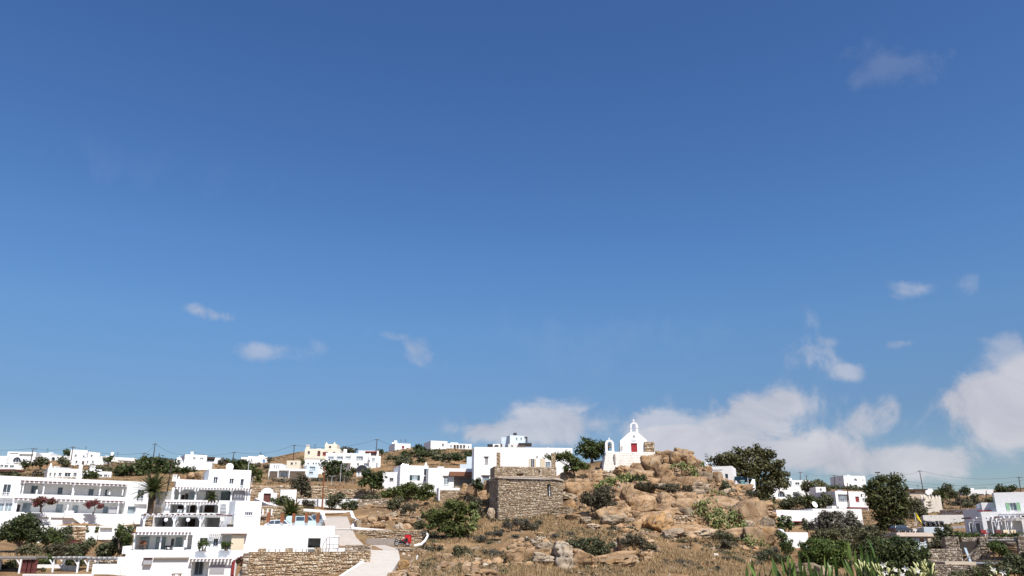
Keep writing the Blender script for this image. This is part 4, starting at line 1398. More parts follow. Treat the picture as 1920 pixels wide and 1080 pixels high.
def vehicle(name, label, cat, loc, rz, paint, kind='car', group=None, L=4.2, Wd=1.75, H=1.5):
 root = thing(name, label, cat, loc, rz, group)
 if kind == 'van':
  prof = [(-.5, .25), (.44, .25), (.5, .35), (.5, .55), (.47, .62), (.33, .68), (.20, .98), (-.46, 1.0), (-.5, .92)]
  glass = [[(.305, .68), (.19, .94), (.06, .94), (.06, .68)], [(.04, .68), (.04, .94), (-.20, .94), (-.20, .68)]]
 else:
  prof = [(-.5, .28), (.46, .25), (.5, .36), (.49, .50), (.30, .58), (.14, .96), (-.06, 1.0), (-.34, .95), (-.46, .62), (-.5, .56)]
  glass = [[(.265, .60), (.13, .91), (.02, .93), (.02, .60)], [(0, .60), (0, .93), (-.17, .92), (-.17, .60)], [(-.19, .60), (-.19, .92), (-.31, .89), (-.40, .62)]]
 hw = Wd / 2
 m = MB()
 n = len(prof)
 rings = []
 for yy, sc in ((-1, .93), (-.9, 1), (.9, 1), (1, .93)):
  ring = []
  for x, z in prof:
   tum = 1 - max(0, z - .55) * .38
   ring.append((x * L * (1 if abs(yy) < 1 else .985), yy * hw * tum, z * H * (1 if z < .9 or abs(yy) < 1 else .985)))
  rings.append(ring)
 for r in rings:
  m.v.extend(r)
 for i in range(3):
  for k in range(n):
   k2 = (k + 1) % n
   m.f.append((i * n + k, i * n + k2, (i + 1) * n + k2, (i + 1) * n + k))
 m.f.append(tuple(range(n))[::-1])
 m.f.append(tuple(range(3 * n, 4 * n)))
 m.build('body', paint, root)
 for g in glass:
  for sg in (-1, 1):
   q = MB()
   f1 = [(x * L, sg * (hw * (1 - max(0, z - .55) * .38) + .012), z * H) for x, z in g]
   f2 = [(x * L, sg * (hw * (1 - max(0, z - .55) * .38) - .03), z * H) for x, z in g]
   k = len(g)
   q.add(f1 + f2, [tuple(range(k)), tuple(range(2 * k - 1, k - 1, -1))] + [(i, (i + 1) % k, (i + 1) % k + k, i + k) for i in range(k)])
   q.build('side_window', GLASS, root)
 a, b = (prof[5], prof[6]) if kind == 'van' else (prof[4], prof[5])
 for (xa, za), (xb, zb), nm in ((a, b, 'windscreen'),) + ((((-.46, .62), (-.34, .95), 'rear_window'),) if kind != 'van' else ()):
  sgn = 1 if nm == 'windscreen' else -1
  q = MB()
  ya, yb = hw * .80, hw * .68
  p = [(xa + (xb - xa) * .08, za + (zb - za) * .08), (xa + (xb - xa) * .92, za + (zb - za) * .92)]
  v = [(p[0][0] * L + sgn * .02, -ya, p[0][1] * H + .012), (p[0][0] * L + sgn * .02, ya, p[0][1] * H + .012), (p[1][0] * L + sgn * .02, yb, p[1][1] * H + .012), (p[1][0] * L + sgn * .02, -yb, p[1][1] * H + .012)]
  w = [(x - sgn * .05, y, z - .03) for x, y, z in v]
  q.add(v + w, [(0, 1, 2, 3), (7, 6, 5, 4), (0, 4, 5, 1), (1, 5, 6, 2), (2, 6, 7, 3), (3, 7, 4, 0)])
  q.build(nm, GLASS, root)
 for sx in (-.31, .31):
  for sg in (-1, 1):
   wz = .32
   q = MB()
   ring = []
   for yy, rr in ((-.10, .27), (-.09, .32), (.09, .32), (.10, .27)):
    ring.append([(sx * L + rr * math.cos(2 * math.pi * k / 14), sg * (hw - .08) + yy, wz + rr * math.sin(2 * math.pi * k / 14)) for k in range(14)])
   for r in ring:
    q.v.extend(r)
   for i in range(3):
    for k in range(14):
     k2 = (k + 1) % 14
     q.f.append((i * 14 + k, i * 14 + k2, (i + 1) * 14 + k2, (i + 1) * 14 + k))
   wo = q.build('wheel', RUBBER, root)
   q = MB()
   q.v = [(sx * L + .2 * math.cos(2 * math.pi * k / 12), sg * (hw + .012), wz + .2 * math.sin(2 * math.pi * k / 12)) for k in range(12)]
   q.v += [(x, sg * (hw - .16), z) for x, y, z in q.v]
   q.f = [tuple(range(12)), tuple(range(23, 11, -1))] + [(k, (k + 1) % 12, (k + 1) % 12 + 12, k + 12) for k in range(12)]
   q.build('rim', STEEL, wo)
 for sg in (-1, 1):
  MB().box(L * .475, sg * hw * .62 - .16, H * .40, L * .503, sg * hw * .62 + .16, H * .48).build('headlight', GLASSB, root)
  MB().box(-L * .508, sg * hw * .72 - .12, H * .42, -L * .48, sg * hw * .72 + .12, H * .52).build('tail_light', RED, root)
 MB().box(L * .47, -hw * .85, H * .19, L * .515, hw * .85, H * .29).build('bumper', GREYP, root)
 return root
def ring_wheel(m, c, r, t, w, n=16):
 """tyre as a torus-like ring about the y axis"""
 k = 6
 o = len(m.v)
 for i in range(n):
  a = 2 * math.pi * i / n
  for j in range(k):
   b = 2 * math.pi * j / k
   rr = r - t + t * math.cos(b)
   m.v.append((c[0] + rr * math.cos(a), c[1] + w * math.sin(b), c[2] + rr * math.sin(a)))
 for i in range(n):
  for j in range(k):
   i2, j2 = (i + 1) % n, (j + 1) % k
   m.f.append((o + i * k + j, o + i2 * k + j, o + i2 * k + j2, o + i * k + j2))
def motorbike(label, loc, rz, paint, accent, group=None, name='motorbike'):
 root = thing(name, label, 'motorbike', loc, rz, group)
 for x in (-.68, .68):
  m = MB()
  ring_wheel(m, (x, 0, .32), .32, .06, .06)
  w = m.build('wheel', RUBBER, root, True)
  q = MB()
  for k in range(5):
   a = 2 * math.pi * k / 5
   q.bar((x, 0, .32), (x + .23 * math.cos(a), 0, .32 + .23 * math.sin(a)), .018, n=4)
  q.lathe((x, 0, .27), [(.05, 0), (.05, .1)], 8)
  q.build('rim', STEEL, w)
 m = MB()
 m.box(-.36, -.17, .2, .36, .17, .62)
 m.tube([(.26, 0, .5), (.42, 0, .8), (.46, 0, .92)], .04)
 m.tube([(-.68, .1, .32), (-.2, .1, .42)], .035)
 m.tube([(-.68, -.1, .32), (-.2, -.1, .42)], .035)
 m.build('frame', BLACK, root)
 m = MB()
 m.prism([(-.08, .62), (.34, .66), (.36, .82), (.18, .88), (-.06, .78)], -.15, .15)
 m.build('fuel_tank', paint, root)
 m = MB()
 m.prism([(-.85, .84), (-.55, .66), (-.06, .66), (-.06, .76), (-.5, .78), (-.82, .92)], -.13, .13)
 m.build('seat', BLACK, root)
 m = MB()
 m.prism([(.36, .62), (.62, .5), (.74, .82), (.60, 1.04), (.50, .98), (.40, .84)], -.17, .17)
 m.build('fairing', accent, root)
 m = MB()
 for sg in (-1, 1):
  m.tube([(.68, sg * .09, .32), (.52, sg * .09, .78), (.46, sg * .09, .98)], .028)
 m.build('fork', STEEL, root)
 m = MB()
 m.tube([(.38, -.36, 1.0), (.46, -.12, .98), (.46, .12, .98), (.38, .36, 1.0)], .022)
 m.build('handlebar', BLACK, root)
 MB().box(.655, -.09, .78, .74, .09, .92).build('headlight', GLASSB, root)
 MB().tube([(.2, -.2, .3), (-.3, -.22, .3), (-.75, -.2, .4)], [.03, .04, .055], 7).build('exhaust', STEEL, root)
 MB().prism([(-.98, .52), (-.9, .50), (-.78, .74), (-.86, .82)], -.07, .07).build('tail', accent, root)
 return root
LANDMARKS = []
def short(label):
 w = label.split()
 for i in range(3, len(w)):
  if w[i] in ('at', 'in', 'below', 'right', 'left', 'under', 'on', 'above', 'by', 'with', 'beside', 'behind', 'of', 'leaning', 'over', 'wedged', 'between', 'against', 'to', 'next', 'low', 'along', 'descending', 'cut', 'hung', 'as', 'balanced', 'catching', 'draping', 'from', 'a'):
   w = w[:i]
   break
 return ' '.join(w[:7]).rstrip(',')
USED = set()
def beside(px, py, what):
 """a label that places a small thing by a named one near it; each label is used once"""
 for x, y, nm in sorted(LANDMARKS, key=lambda e: (e[0] - px) ** 2 + (e[1] - py) ** 2)[:9]:
  dx, dy = px - x, py - y
  rel = ('right of' if dx > 0 else 'left of') if abs(dx) > abs(dy) else ('below' if dy > 0 else 'just above')
  lb = '%s %s the %s' % (what, rel, nm)
  if lb not in USED:
   break
 USED.add(lb)
 return lb
# left: the hotel and its terraces
h = House('hotel', 'long two storey white hotel with two slatted verandas behind the palm', 'hotel', -80, 277, (958 + 965) / 2, (889, 904), 134, 152, 9, below=1.2)
h.porch(39, 905, 238, 929, 2.4)
h.porch(28, 937, 234, 962, 2.4)
h.win(5, 908, 20, 930, mull=1, pane=GLASS, frame=TRIM, sh=None, name='balcony_door')
h.win(-55, 907, -38, 928, mull=1)
h.win(257, 918, 270, 941, mull=1, trans=1, pane=GLASS, name='balcony_door')
h.win(-2, 943, 8, 959, mull=0, pane=GLASSB, depth=.4, name='sliding_door')
h.win(9, 943, 23, 959, mull=1, pane=GLASSB, depth=.4, name='sliding_door')
h.win(239, 949, 255, 964, mull=0, pane=GLASSB, depth=.5, name='sliding_door')
for a, b, c, e in ((108, 914, 117, 927), (166, 917, 175, 929), (197, 918, 207, 930), (58, 911, 70, 925)):
 h.win(a, b, c, e, on=2.4, frame=BLUEP, pane=GLASS, mull=1, sill=False, name='balcony_door')
for a, b, c, e in ((42, 943, 57, 961), (105, 946, 117, 962), (136, 948, 146, 963), (193, 950, 202, 963)):
 h.win(a, b, c, e, on=2.4, frame=BLUEP, pane=GLASSB, mull=1, sill=False, name='french_door')
h.door(32, 946, 37, 961, DKWOOD, on=2.4, panels=1, handle=False)
h.door(75, 947, 78, 961, DKWOOD, on=2.4, panels=1, handle=False)
h.box('screen', 204, 951, 220, 962, .5, .54, GREYCANVAS)
for x in (82, 137, 188, 231, 43):
 h.post(x, 905, 929, .10, .02)
for x in (30, 127, 222):
 h.post(x, 938, 963, .10, .02)
for x in (69, 138, 206):
 h.box('divider', x - 1.2, 918, x + 1.2, 928, .4, 2.35, TRIM)
h.pergola(39, 239, 903.5 + 3, .5, 24, MAROON, hz=.16, dutyw=.62)
h.pergola(27, 233, 937.5 + 1, .5, 24, MAROON, hz=.16, dutyw=.62)
h.rail(0, 923, 20, 931, -.5, n=5)
h.rail(253, 934, 275, 943, -.5, n=6)
h.local('balcony', WHITE, (*h.px(252, 945)[:1], -.6, h.px(252, 945)[1], h.px(275, 945)[0], -.002, h.px(252, 943)[1]))
h.local('balcony', WHITE, (h.px(-5, 934)[0], -.6, h.px(10, 934)[1], h.px(24, 934)[0], -.002, h.px(10, 931.5)[1]))
h.chimney(150, 884, .8, 4, 2)
h.build()
t = House('terrace_wall', 'high white terrace wall under the hotel ground floor', 'wall', -80, 272, 985, (958.5, 966), 131, 149, 2.9, below=2.5, parapet=.02)
t.box('balcony', 121, 958, 137, 971, -.8, -.003, WHITE)
t.rail(121, 957, 137, 969, -.86, None, 5, 3)
for k in range(7):
 t.box('step', 134 + k * 2.6, 968.5 + k * 1.9, 137.6 + k * 2.6, 970.4 + k * 1.9, -.5, -.003, WHITE)
t.box('ledge', 70, 969, 92, 970, -.25, -.003, CONC)
t.box('ledge', 96, 970, 119, 971, -.25, -.003, CONC)
for x, y in ((151, 972), (175, 973), (200, 974), (220, 974)):
 t.box('rail_post', x - .4, y - 1, x + .4, y + 9, -.12, -.003, TRIM)
t.build()
t = House('terrace_wall', 'lower white garden wall stepping down below the hotel terrace', 'wall', 60, 247, 1012, (984, 988), 127, 136, 3.0, below=3, parapet=.02)
t.box('planter', 157, 998, 181, 1014, -1.0, -.003, WHITE)
t.box('ledge', 189, 989, 212, 990.2, -.5, -.003, CONC)
t.box('bench', 184, 1003, 226, 1012, -.7, -.003, WHITE)
t.build()
stone_house('rubble_wall', 'short rough rubble wall with a white end post in the hotel garden', 'wall', 131, 156, 1030, (988, 987), 124, 126, 1.0, h=.3, lmin=.3, lmax=.8, seed=41, t=.16, below=1.5)
shrub('potted_cypress', 'left of two little conical shrubs on the white garden wall', 'shrub', [(163.5, 994, 2.6, 5), (163.5, 990, 1.6, 4)], 126.5, LF_BRIGHT, leaf=.1, rsub=.2, sub=30, group='little conical shrubs', stems=False)
shrub('potted_cypress', 'right of two little conical shrubs on the white garden wall', 'shrub', [(181.5, 995, 3.2, 5), (182.5, 990.5, 1.8, 4)], 126.8, LF_BRIGHT, leaf=.1, rsub=.2, sub=30, group='little conical shrubs', stems=False)
for (lb, b, fx, fy) in (('red bougainvillea climbing the left part of the hotel veranda', [(74, 941, 11, 6), (84, 937, 12, 6), (97, 940, 8, 5), (70, 945, 6, 5)], 78, 961),
      ('red and green bougainvillea climbing the right part of the hotel veranda', [(168, 945, 8, 6), (178, 943, 8, 5), (190, 947, 6, 5)], 174, 963)):
 tree('bougainvillea', lb, 'climbing plant', (fx, fy), 136.5 if fx < 100 else 141.5, b, LF_BOUG, trunk_r=.10, limbs=3, per=110, leaf=.16, sub=8, rsub=.4, group='bougainvilleas on the hotel veranda')
palm('tall date palm with a thick grey trunk at the right end of the hotel', (280, 966), (286, 921), 141, n=52, length=4.0, trunk_r=.42)
w = House('stair_wall', 'white stair wall climbing behind the tall date palm', 'wall', 287, 321, 968, (926, 916), 144, 140, 3, below=2, parapet=.02)
w.porch(293, 928, 300, 946, .8)
w.box('beige_panel', 290, 951, 302, 964, -.06, -.003, CANVAS)
w.build()
w = House('garden_wall', 'white wall between the palm trunk and the hotel end', 'wall', 262, 290, 986, (964, 963), 146, 141, 1.5, below=2, parapet=.02)
w.build()
stone_house('rubble_wall', 'short tan stone wall under the left end of the long slatted pergola', 'wall', 267, 286, 992, (967, 967), 118, 117, .6, h=.26, lmin=.25, lmax=.7, seed=42, below=1)
shrub('shrub', 'grey green shrub between the palm and the white stair wall', 'shrub', [(297, 934, 7, 9), (296, 928, 5, 6)], 146, LF_GREYG)
# the stack of white terraced houses
h = House('house', 'square white upper house with a satellite dish on its flat roof', 'house', 387, 467, 930, (879, 882), 134, 137, 8, below=1)
h.win(400, 894, 408.5, 906.5, depth=.3)
h.win(430, 897, 438.5, 907.5, depth=.3)
h.win(450.5, 898, 457, 915.5, depth=.3, sh=TRIM, mull=0, sill=False, name='french_door')
h.local('pipe', PALEP, (h.px(416, 900)[0] - .04, -.09, h.px(416, 914)[1], h.px(416, 900)[0] + .04, -.003, h.px(416, 884)[1]))
h.rail(437, 910, 467, 916, -.5, n=8)
h.build()
dish('white satellite dish on the roof of the square upper house', 431, 876, 138, .62, pole_h=.8)
lamp_post('thin white mast at the right corner of the square upper house roof', (465, 884), (465, 866), 138)
h = House('house', 'low white wing left of the square house with a small stepped chimney', 'house', 327, 388, 930, (898, 901), 132, 134, 6, below=1)
h.chimney(328.5, 890, .7, .6, 0)
h.chimney(336, 893, .5, 3, 1)
h.build()
h = House('veranda_house', 'white house with a wide shaded veranda on four bracketed posts', 'house', 318, 467, 955, (913.5, 917.5), 125, 129, 6.8, below=1.5, parapet=.1)
h.porch(327, 918, 464, 938, 3)
for a, b, c, e in ((340, 928, 346, 937), (347, 925, 353, 937)):
 h.door(a, b, c, e, DKWOOD, on=3, panels=1, handle=False)
h.win(355, 922, 367, 937, on=3, frame=BLUEP, mull=1, sill=False, pane=GLASSB, name='french_door')
h.win(386, 921, 398, 938, on=3, frame=DKWOOD, mull=1, sill=False, name='french_door')
h.win(414, 922, 432, 938, on=3, frame=TEAL, mull=1, sill=False, name='french_door')
h.box('roller_blind', 437, 921, 459, 938, .5, .54, GREYCANVAS)
for x in (337, 367, 434, 461):
 h.post(x, 916.5, 939, .11, .02, bracket=.45)
h.pergola(328, 473, 916, .7, 26, MAROON, hz=.12)
h.box('parapet', 310, 938.2, 468, 943.5, -.25, -.003, WHITE)
h.build()
palm('small bushy palm on the veranda parapet', (396, 944), (397, 934), 124.4, n=24, length=1.5, trunk_r=.15, skirt=False, droop=1.5)
h = House('house', 'white middle tier with an arched open loggia above the dark pergola', 'house', 306, 437, 975, (941, 942), 117, 119, 5.5, below=1.0, parapet=.1)
h.porch(318, 944, 346, 962, 3)
h.porch(348.5, 944, 370, 962, 3)
h.porch(372.5, 944, 410, 962, 3)
h.porch(429, 944.5, 435.5, 962.5, 1.2)
h.pergola(309, 411, 943.2, .8, 18, MAROON, hz=.12)
for x in (347, 371.2, 411):
 h.post(x, 944.5, 963, .12, -.1, bracket=.4)
for x in (355, 381):
 h.post(x, 945.5, 961.5, .07, 1.2, bracket=.3)
h.box('ledge', 302, 962.5, 399, 965, -.6, -.003, WHITE)
h.box('awning_roll', 355, 944, 370, 946.5, .3, .8, CANVAS)
for k in range(6):
 h.box('louvre', 413, 944 + k * 3, 424, 945.6 + k * 3, -.15, -.02, GREYP if k % 2 else PALEP)
h.win(316, 946, 319, 958, on=3, frame=DKWOOD, mull=0, sill=False)
h.door(333, 948, 343, 960, DKWOOD, on=3, panels=2, handle=False)
h.door(352, 948, 366, 961, DKWOOD, on=3, panels=2, handle=False)
h.door(384, 948, 402, 961, DKWOOD, on=3, panels=3, handle=False)
h.box('chair_back', 332, 955, 342, 961, .5, .56, PALEP)
h.build()
h = House('house', 'plain white block with a small slatted window under the square upper house', 'house', 437.5, 487, 985, (938, 941), 116, 118, 7, below=1.0)
h.win(459, 960, 474, 966.5, mull=3, pane=GLASS)
h.win(437.8, 955, 444, 963, mull=1)
h.box('planter', 427, 983, 438, 987.5, -2.0, -1.6, DKWOOD)
h.build()
h = House('pergola_house', 'white house front hidden in deep shade under the long red and white slatted pergola', 'house', 284, 417, 1000, (966, 968), 111.5, 112.5, 5, below=1.2, parapet=.1)
h.porch(288, 969.5, 328, 990, 4)
h.porch(333, 969.5, 376, 990, 4)
h.porch(382, 970, 412, 990, 4)
h.door(296, 973, 312, 988, DKWOOD, on=4)
h.door(340, 973, 366, 988, DKWOOD, on=4, panels=3)
h.win(388, 974, 397, 985, on=4, frame=TRIM, sill=False)
h.build()
pg = thing('pergola', 'long pergola with red brown slats and white beam ends over the dark terrace', 'pergola', P(275, 986, 107), 0)
o = pg.location
a, b = P(274, 965.5, 106.5), P(413, 969, 107.5)
for k in range(27):
 q = MB()
 x = a.x - o.x + (b.x - a.x) * k / 26
 q.box(x - .11, -1.0, a.z - o.z + .02, x + .11, 5.0, a.z - o.z + .15)
 q.build('slat', MAROON if k % 2 == 0 else TRIM, pg)
for yy in (-.6, 3.5):
 MB().box(a.x - o.x, yy, a.z - o.z - .16, b.x - o.x, yy + .12, a.z - o.z + .015).build('beam', TRIM, pg)
for x in (274, 330, 379):
 p = P(x, 968, 106.8)
 m = MB()
 m.box(p.x - o.x - .09, -.62, -1.0, p.x - o.x + .09, -.44, a.z - o.z - .162)
 for sg in (-1, 1):
  m.prism([(p.x - o.x + sg * .09, a.z - o.z - .8), (p.x - o.x + sg * .5, a.z - o.z - .165), (p.x - o.x + sg * .09, a.z - o.z - .165)], -.6, -.46)
 m.build('post', TRIM, pg)
for i, (x, lb) in enumerate(((309.5, 'left white globe lamp pale against the dark terrace'), (351, 'right white globe lamp against the dark terrace beside the post'))):
 p = P(x, 988, 106)
 g = thing('globe_lamp', lb, 'lamp', p, 0, 'white globe lamps on the terrace')
 MB().lathe((0, 0, 0), [(.12, 0), (.05, .05), (.04, .62)], 8).build('stem', DARKMETAL, g)
 q = MB()
 q.lathe((0, 0, .62), [(.05, 0), (.16, .05), (.23, .16), (.25, .26), (.21, .38), (.11, .46), (.01, .48)], 12)
 q.build('globe', TRIM, g, True)  # globe is plain white paint, no emission
for i, x in enumerate((322, 366, 396)):
 p = P(x, 990, 106.6)
 tb = thing('terrace_table', ('low pale table on the dark terrace by the left post', 'low pale table on the dark terrace beside the right globe lamp', 'low pale table at the right end of the dark terrace')[i], 'table', p - Vector((0, 0, .75)), 0, 'tables under the dark pergola')
 MB().box(-.55, -.4, .7, .55, .4, .76).build('tabletop', PALEP, tb)
 for sx in (-.45, .45):
  for sy in (-.3, .3):
   MB().box(sx - .03, sy - .03, 0, sx + .03, sy + .03, .698).build('leg', PALEP, tb)
h = House('house', 'white lower apartment with a slatted veranda of teal french doors', 'house', 248, 487, 1045, (984.5, 992), 101, 106, 9, below=.6, parapet=.9)
h.porch(250.5, 1001.5, 360, 1030.5, 2.4)
h.pergola(247, 361, 1000.2, .8, 17, MAROON, hz=.14, dutyw=.55)
for x in (251.5, 301, 349.5):
 h.post(x, 1001.5, 1030, .09, .02)
for a, b, c, e in ((262, 1007, 279, 1030), (292, 1007, 310, 1030), (329, 1008, 341, 1028)):
 h.win(a, b, c, e, on=2.4, frame=TEAL, mull=1, sill=False, pane=GLASSB, name='french_door')
h.box('terrace_wall', 313, 1026, 345, 1032.5, -.3, -.003, WHITE)
h.box('terrace_wall', 344.5, 1013, 351, 1026, -.3, -.003, WHITE)
h.win(374, 1008, 389.5, 1020, depth=.4, mull=1, sill=False)
h.win(400, 1010, 409, 1023.5, depth=.4, mull=1, frame=BLUEP)
h.porch(416, 1003.5, 434, 1030, 1.6)
h.box('roller_blind', 433.5, 1002.5, 457.5, 1031.5, -.5, -.46, CANVAS)
h.pergola(393, 417, 1003.5, .8, 7, MAROON, hz=.1)
h.box('canopy', 415, 1000.3, 464, 1001.4, -.9, -.003, WOOD)
h.box('bracket', 394.5, 1006, 396.5, 1018, -.4, -.003, PALEP)
h.build()
lg = House('terrace_parapet', 'long white parapet in front of the teal door apartment stepping down to the left', 'wall', 233, 466, 1060, (1029.5, 1034), 98.5, 102.5, 1.6, below=1.0, parapet=.02)
lg.build()
wl = path_wall('terrace_railing_wall', 'small white stepped wall left of the slatted veranda', 'wall', [P(231.5, 1024, 98.2), P(233, 1024, 99.2), P(247, 1023, 100.2)], .12, .9, TRIM)
h = House('house', 'lowest white tier with a blue door and a grey roller screen', 'house', 222, 440, 1081, (1044, 1047.5), 96.2, 99.2, 3.2, below=1.6, parapet=.3)
h.porch(358, 1051.5, 391, 1081, 1.6)
h.win(365, 1052, 381, 1078, on=1.6, frame=BLUEP, mull=1, sill=False, name='french_door')
h.box('roller_screen', 393.5, 1053, 421, 1076, -.06, -.02, GREYCANVAS)
h.box('vent_hood', 269, 1048, 284, 1058.5, -.45, -.003, GREYP)
h.box('vent_roof', 268, 1045.4, 285, 1047.2, -.6, -.004, MAROON)
h.box('coping', 288, 1044.5, 354, 1046.8, -.35, -.003, CONC)
h.pergola(356, 437, 1050, .7, 12, MAROON, hz=.09)
h.porch(433.5, 1051, 438, 1081, .8)
h.box('post', 434, 1050, 439.5, 1082, -.3, -.1, DKRED)
h.build()
shrub('potted_plant', 'leafy potted plant in front of the small window of the teal door apartment', 'plant', [(374, 1022, 5, 6), (381, 1018, 6, 5), (388, 1020, 3, 4)], 99.9, LF_GREEN, leaf=.14, rsub=.3, sub=10)
shrub('potted_plant', 'yellow green potted plant beside the beige roller blind', 'plant', [(421, 1021, 6, 6), (428, 1020, 5, 5)], 101.0, LF_GREEN, leaf=.14, rsub=.3, sub=10)
shrub('potted_plant', 'dark flowering plant on the stone stair by the lowest tier', 'plant', [(447, 1051, 6, 5), (456, 1050, 6, 5)], 97.5, LF_BOUG, leaf=.14, rsub=.3, sub=10)
for i, (x, lb) in enumerate(((262, 'left wooden chair on the slatted veranda'), (268, 'right wooden chair on the slatted veranda'))):
 p = P(x, 1030.5, 101.2)
 c = thing('chair', lb, 'chair', p + Vector((0, 0, .1)), 0, 'wooden chairs on the slatted veranda')
 MB().box(-.24, -.24, .42, .24, .24, .47).build('seat', WOOD, c)
 MB().box(-.24, .2, .5, .24, .24, .95).build('backrest', WOOD, c)
 for sx in (-.2, .2):
  for sy in (-.2, .2):
   MB().box(sx - .025, sy - .025, 0, sx + .025, sy + .025, .418).build('leg', WOOD, c)
p = P(318, 1025.5, 101.5)
c = thing('armchair', 'black high backed chair on the slatted veranda', 'chair', p - Vector((0, 0, .4)), 0)
MB().box(-.5, -.3, .35, .25, .3, .55).build('seat', BLACK, c)
MB().box(.05, .1, .552, .35, .3, 1.35).build('backrest', BLACK, c)
for sx in (-.45, .2):
 for sy in (-.25, .25):
  MB().box(sx - .03, sy - .03, 0, sx + .03, sy + .03, .348).build('leg', BLACK, c)
p = P(331, 1079, 92.5)
c = thing('table', 'orange wooden table at the very bottom below the lowest tier', 'table', p - Vector((0, 0, .5)), 0)
MB().box(-.45, -.3, .62, .45, .3, .7).build('tabletop', WOOD, c)
for sx in (-.36, .36):
 for sy in (-.22, .22):
  MB().box(sx - .04, sy - .04, 0, sx + .04, sy + .04, .618).build('leg', WOOD, c)
# stone steps down to the lowest tier
p0 = P(441, 1080, 96)
st = thing('stone_stair', 'flight of pale stone steps right of the lowest tier', 'stairs', p0 - Vector((0, 0, .6)), 0)
for k in range(8):
 MB().box(0, k * .32, 0 if k == 0 else .0, 1.5, k * .32 + .315, .25 + k * .2).build('step', CONC, st)
# pergolas, sofa and walls at the bottom left
D0 = 95.0
def free_pergola(label, x0, x1, ytop, ybot, d, nsl, mat, posts, roof=None, depth=2.6):
 a, b = P(x0, ytop, d), P(x1, ytop, d)
 zb = P(x0, ybot, d).z - .6
 r = thing('pergola', label, 'pergola', Vector((a.x, d, zb)), 0)
 H = a.z - zb
 W = b.x - a.x
 if roof is not None:
  MB().box(0, 0, H - .22, W, depth, H).build('roof_slab', roof, r)
 else:
  for k in range(nsl):
   x = W * (k + .5) / nsl
   MB().box(x - .10, -.25, H - .14, x + .10, depth, H).build('slat', mat if k % 2 else PALEP, r)
 for yy in (.05, depth - .25):
  MB().box(0, yy, H - .32, W, yy + .12, H - .224 if roof is not None else H - .143).build('beam', GREYP, r)
  for x in posts:
   xx = P(x, ytop, d).x - a.x
   m = MB()
   m.box(xx - .09, yy, 0, xx + .09, yy + .12, H - .324)
   m.prism([(xx - .09, H - .95), (xx - .6, H - .33), (xx - .45, H - .33), (xx - .09, H - .78)], yy + .02, yy + .10)
   m.build('post', TRIM, r)
 return r
pg = free_pergola('flat grey roofed canopy on white posts with brown shutters at the lower left corner', -30, 67, 1043, 1080, D0, 0, GREYWOOD, (40, -20), GREYWOOD)
o = pg.location
for k in range(3):
 a = P(42.5 + k * 8.2, 1049, D0 + .3) - o
 b = P(50 + k * 8.2, 1077, D0 + .3) - o
 m = MB()
 m.box(a.x, .35, b.z, b.x, .39, a.z)
 win_frame_bars(m, a.x, b.z, b.x, a.z, .30, .345, .07, 0, 2)
 m.build('shutter_panel', MAROON, pg)
free_pergola('white and grey slatted pergola over the grey sofa', 100, 153, 1043.5, 1077, D0 + 1, 11, GREYWOOD, (102, 148))
free_pergola('short white and grey slatted pergola against the grey stone wall', 165, 220, 1044.5, 1062, D0 + 1.5, 11, GREYWOOD, (167,))
b_ = House('boundary_wall', 'white wall with a potted plant behind it at the lower left', 'wall', 65, 114, 1082, 1058.5, D0 + 3.8, D0 + 3.8, .4, below=1, parapet=.02)
b_.build()
b_ = House('boundary_wall', 'low white parapet running along the bottom edge below the pergolas', 'wall', 41, 172, 1084, 1076.5, D0 - 1.2, D0 - 1.2, .4, below=1, parapet=.02)
b_.build()
b_ = House('boundary_wall', 'tall white wall below the short pergola stepping up to the terraced houses', 'wall', 170, 224, 1084, (1057.5, 1057.5), D0 + .6, D0 + .8, .5, below=1, parapet=.02)
b_.build()
b_ = House('boundary_wall', 'white stepped block joining the lower wall to the terraced houses', 'wall', 219, 236, 1060, 1044.2, D0 + 1.0, D0 + 1.1, 1.0, below=2, parapet=.02)
b_.build()
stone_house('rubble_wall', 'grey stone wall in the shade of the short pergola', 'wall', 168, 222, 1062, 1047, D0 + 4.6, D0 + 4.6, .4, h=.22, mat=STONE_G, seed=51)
p = P(129, 1077, D0 + 2.6)
s_ = thing('sofa', 'grey cushioned outdoor sofa with a dark red base under the pergola', 'sofa', p - Vector((0, 0, .1)), 0)
MB().box(-1.0, -.4, 0, 1.0, .4, .30).build('base', DKRED, s_)
for k in range(3):
 MB().box(-.98 + k * .66, -.42, .302, -.36 + k * .66, .25, .52).build('seat_cushion', GREYP, s_)
 MB().box(-.98 + k * .66, .14, .524, -.36 + k * .66, .40, 1.05).build('back_cushion', GREYP, s_)
p = P(77.5, 1077, D0 + 1.5)
s_ = thing('flower_pot', 'small terracotta pot with a pink plant on the parapet', 'flower pot', p, 0)
MB().lathe((0, 0, 0), [(.16, 0), (.26, .28), (.28, .34), (.2, .34)], 10).build('pot', TERRA, s_)
foliage('foliage', [((0, 0, .5), (.35, .3, .25))], LF_GREYG, s_, 3, .12, .2)
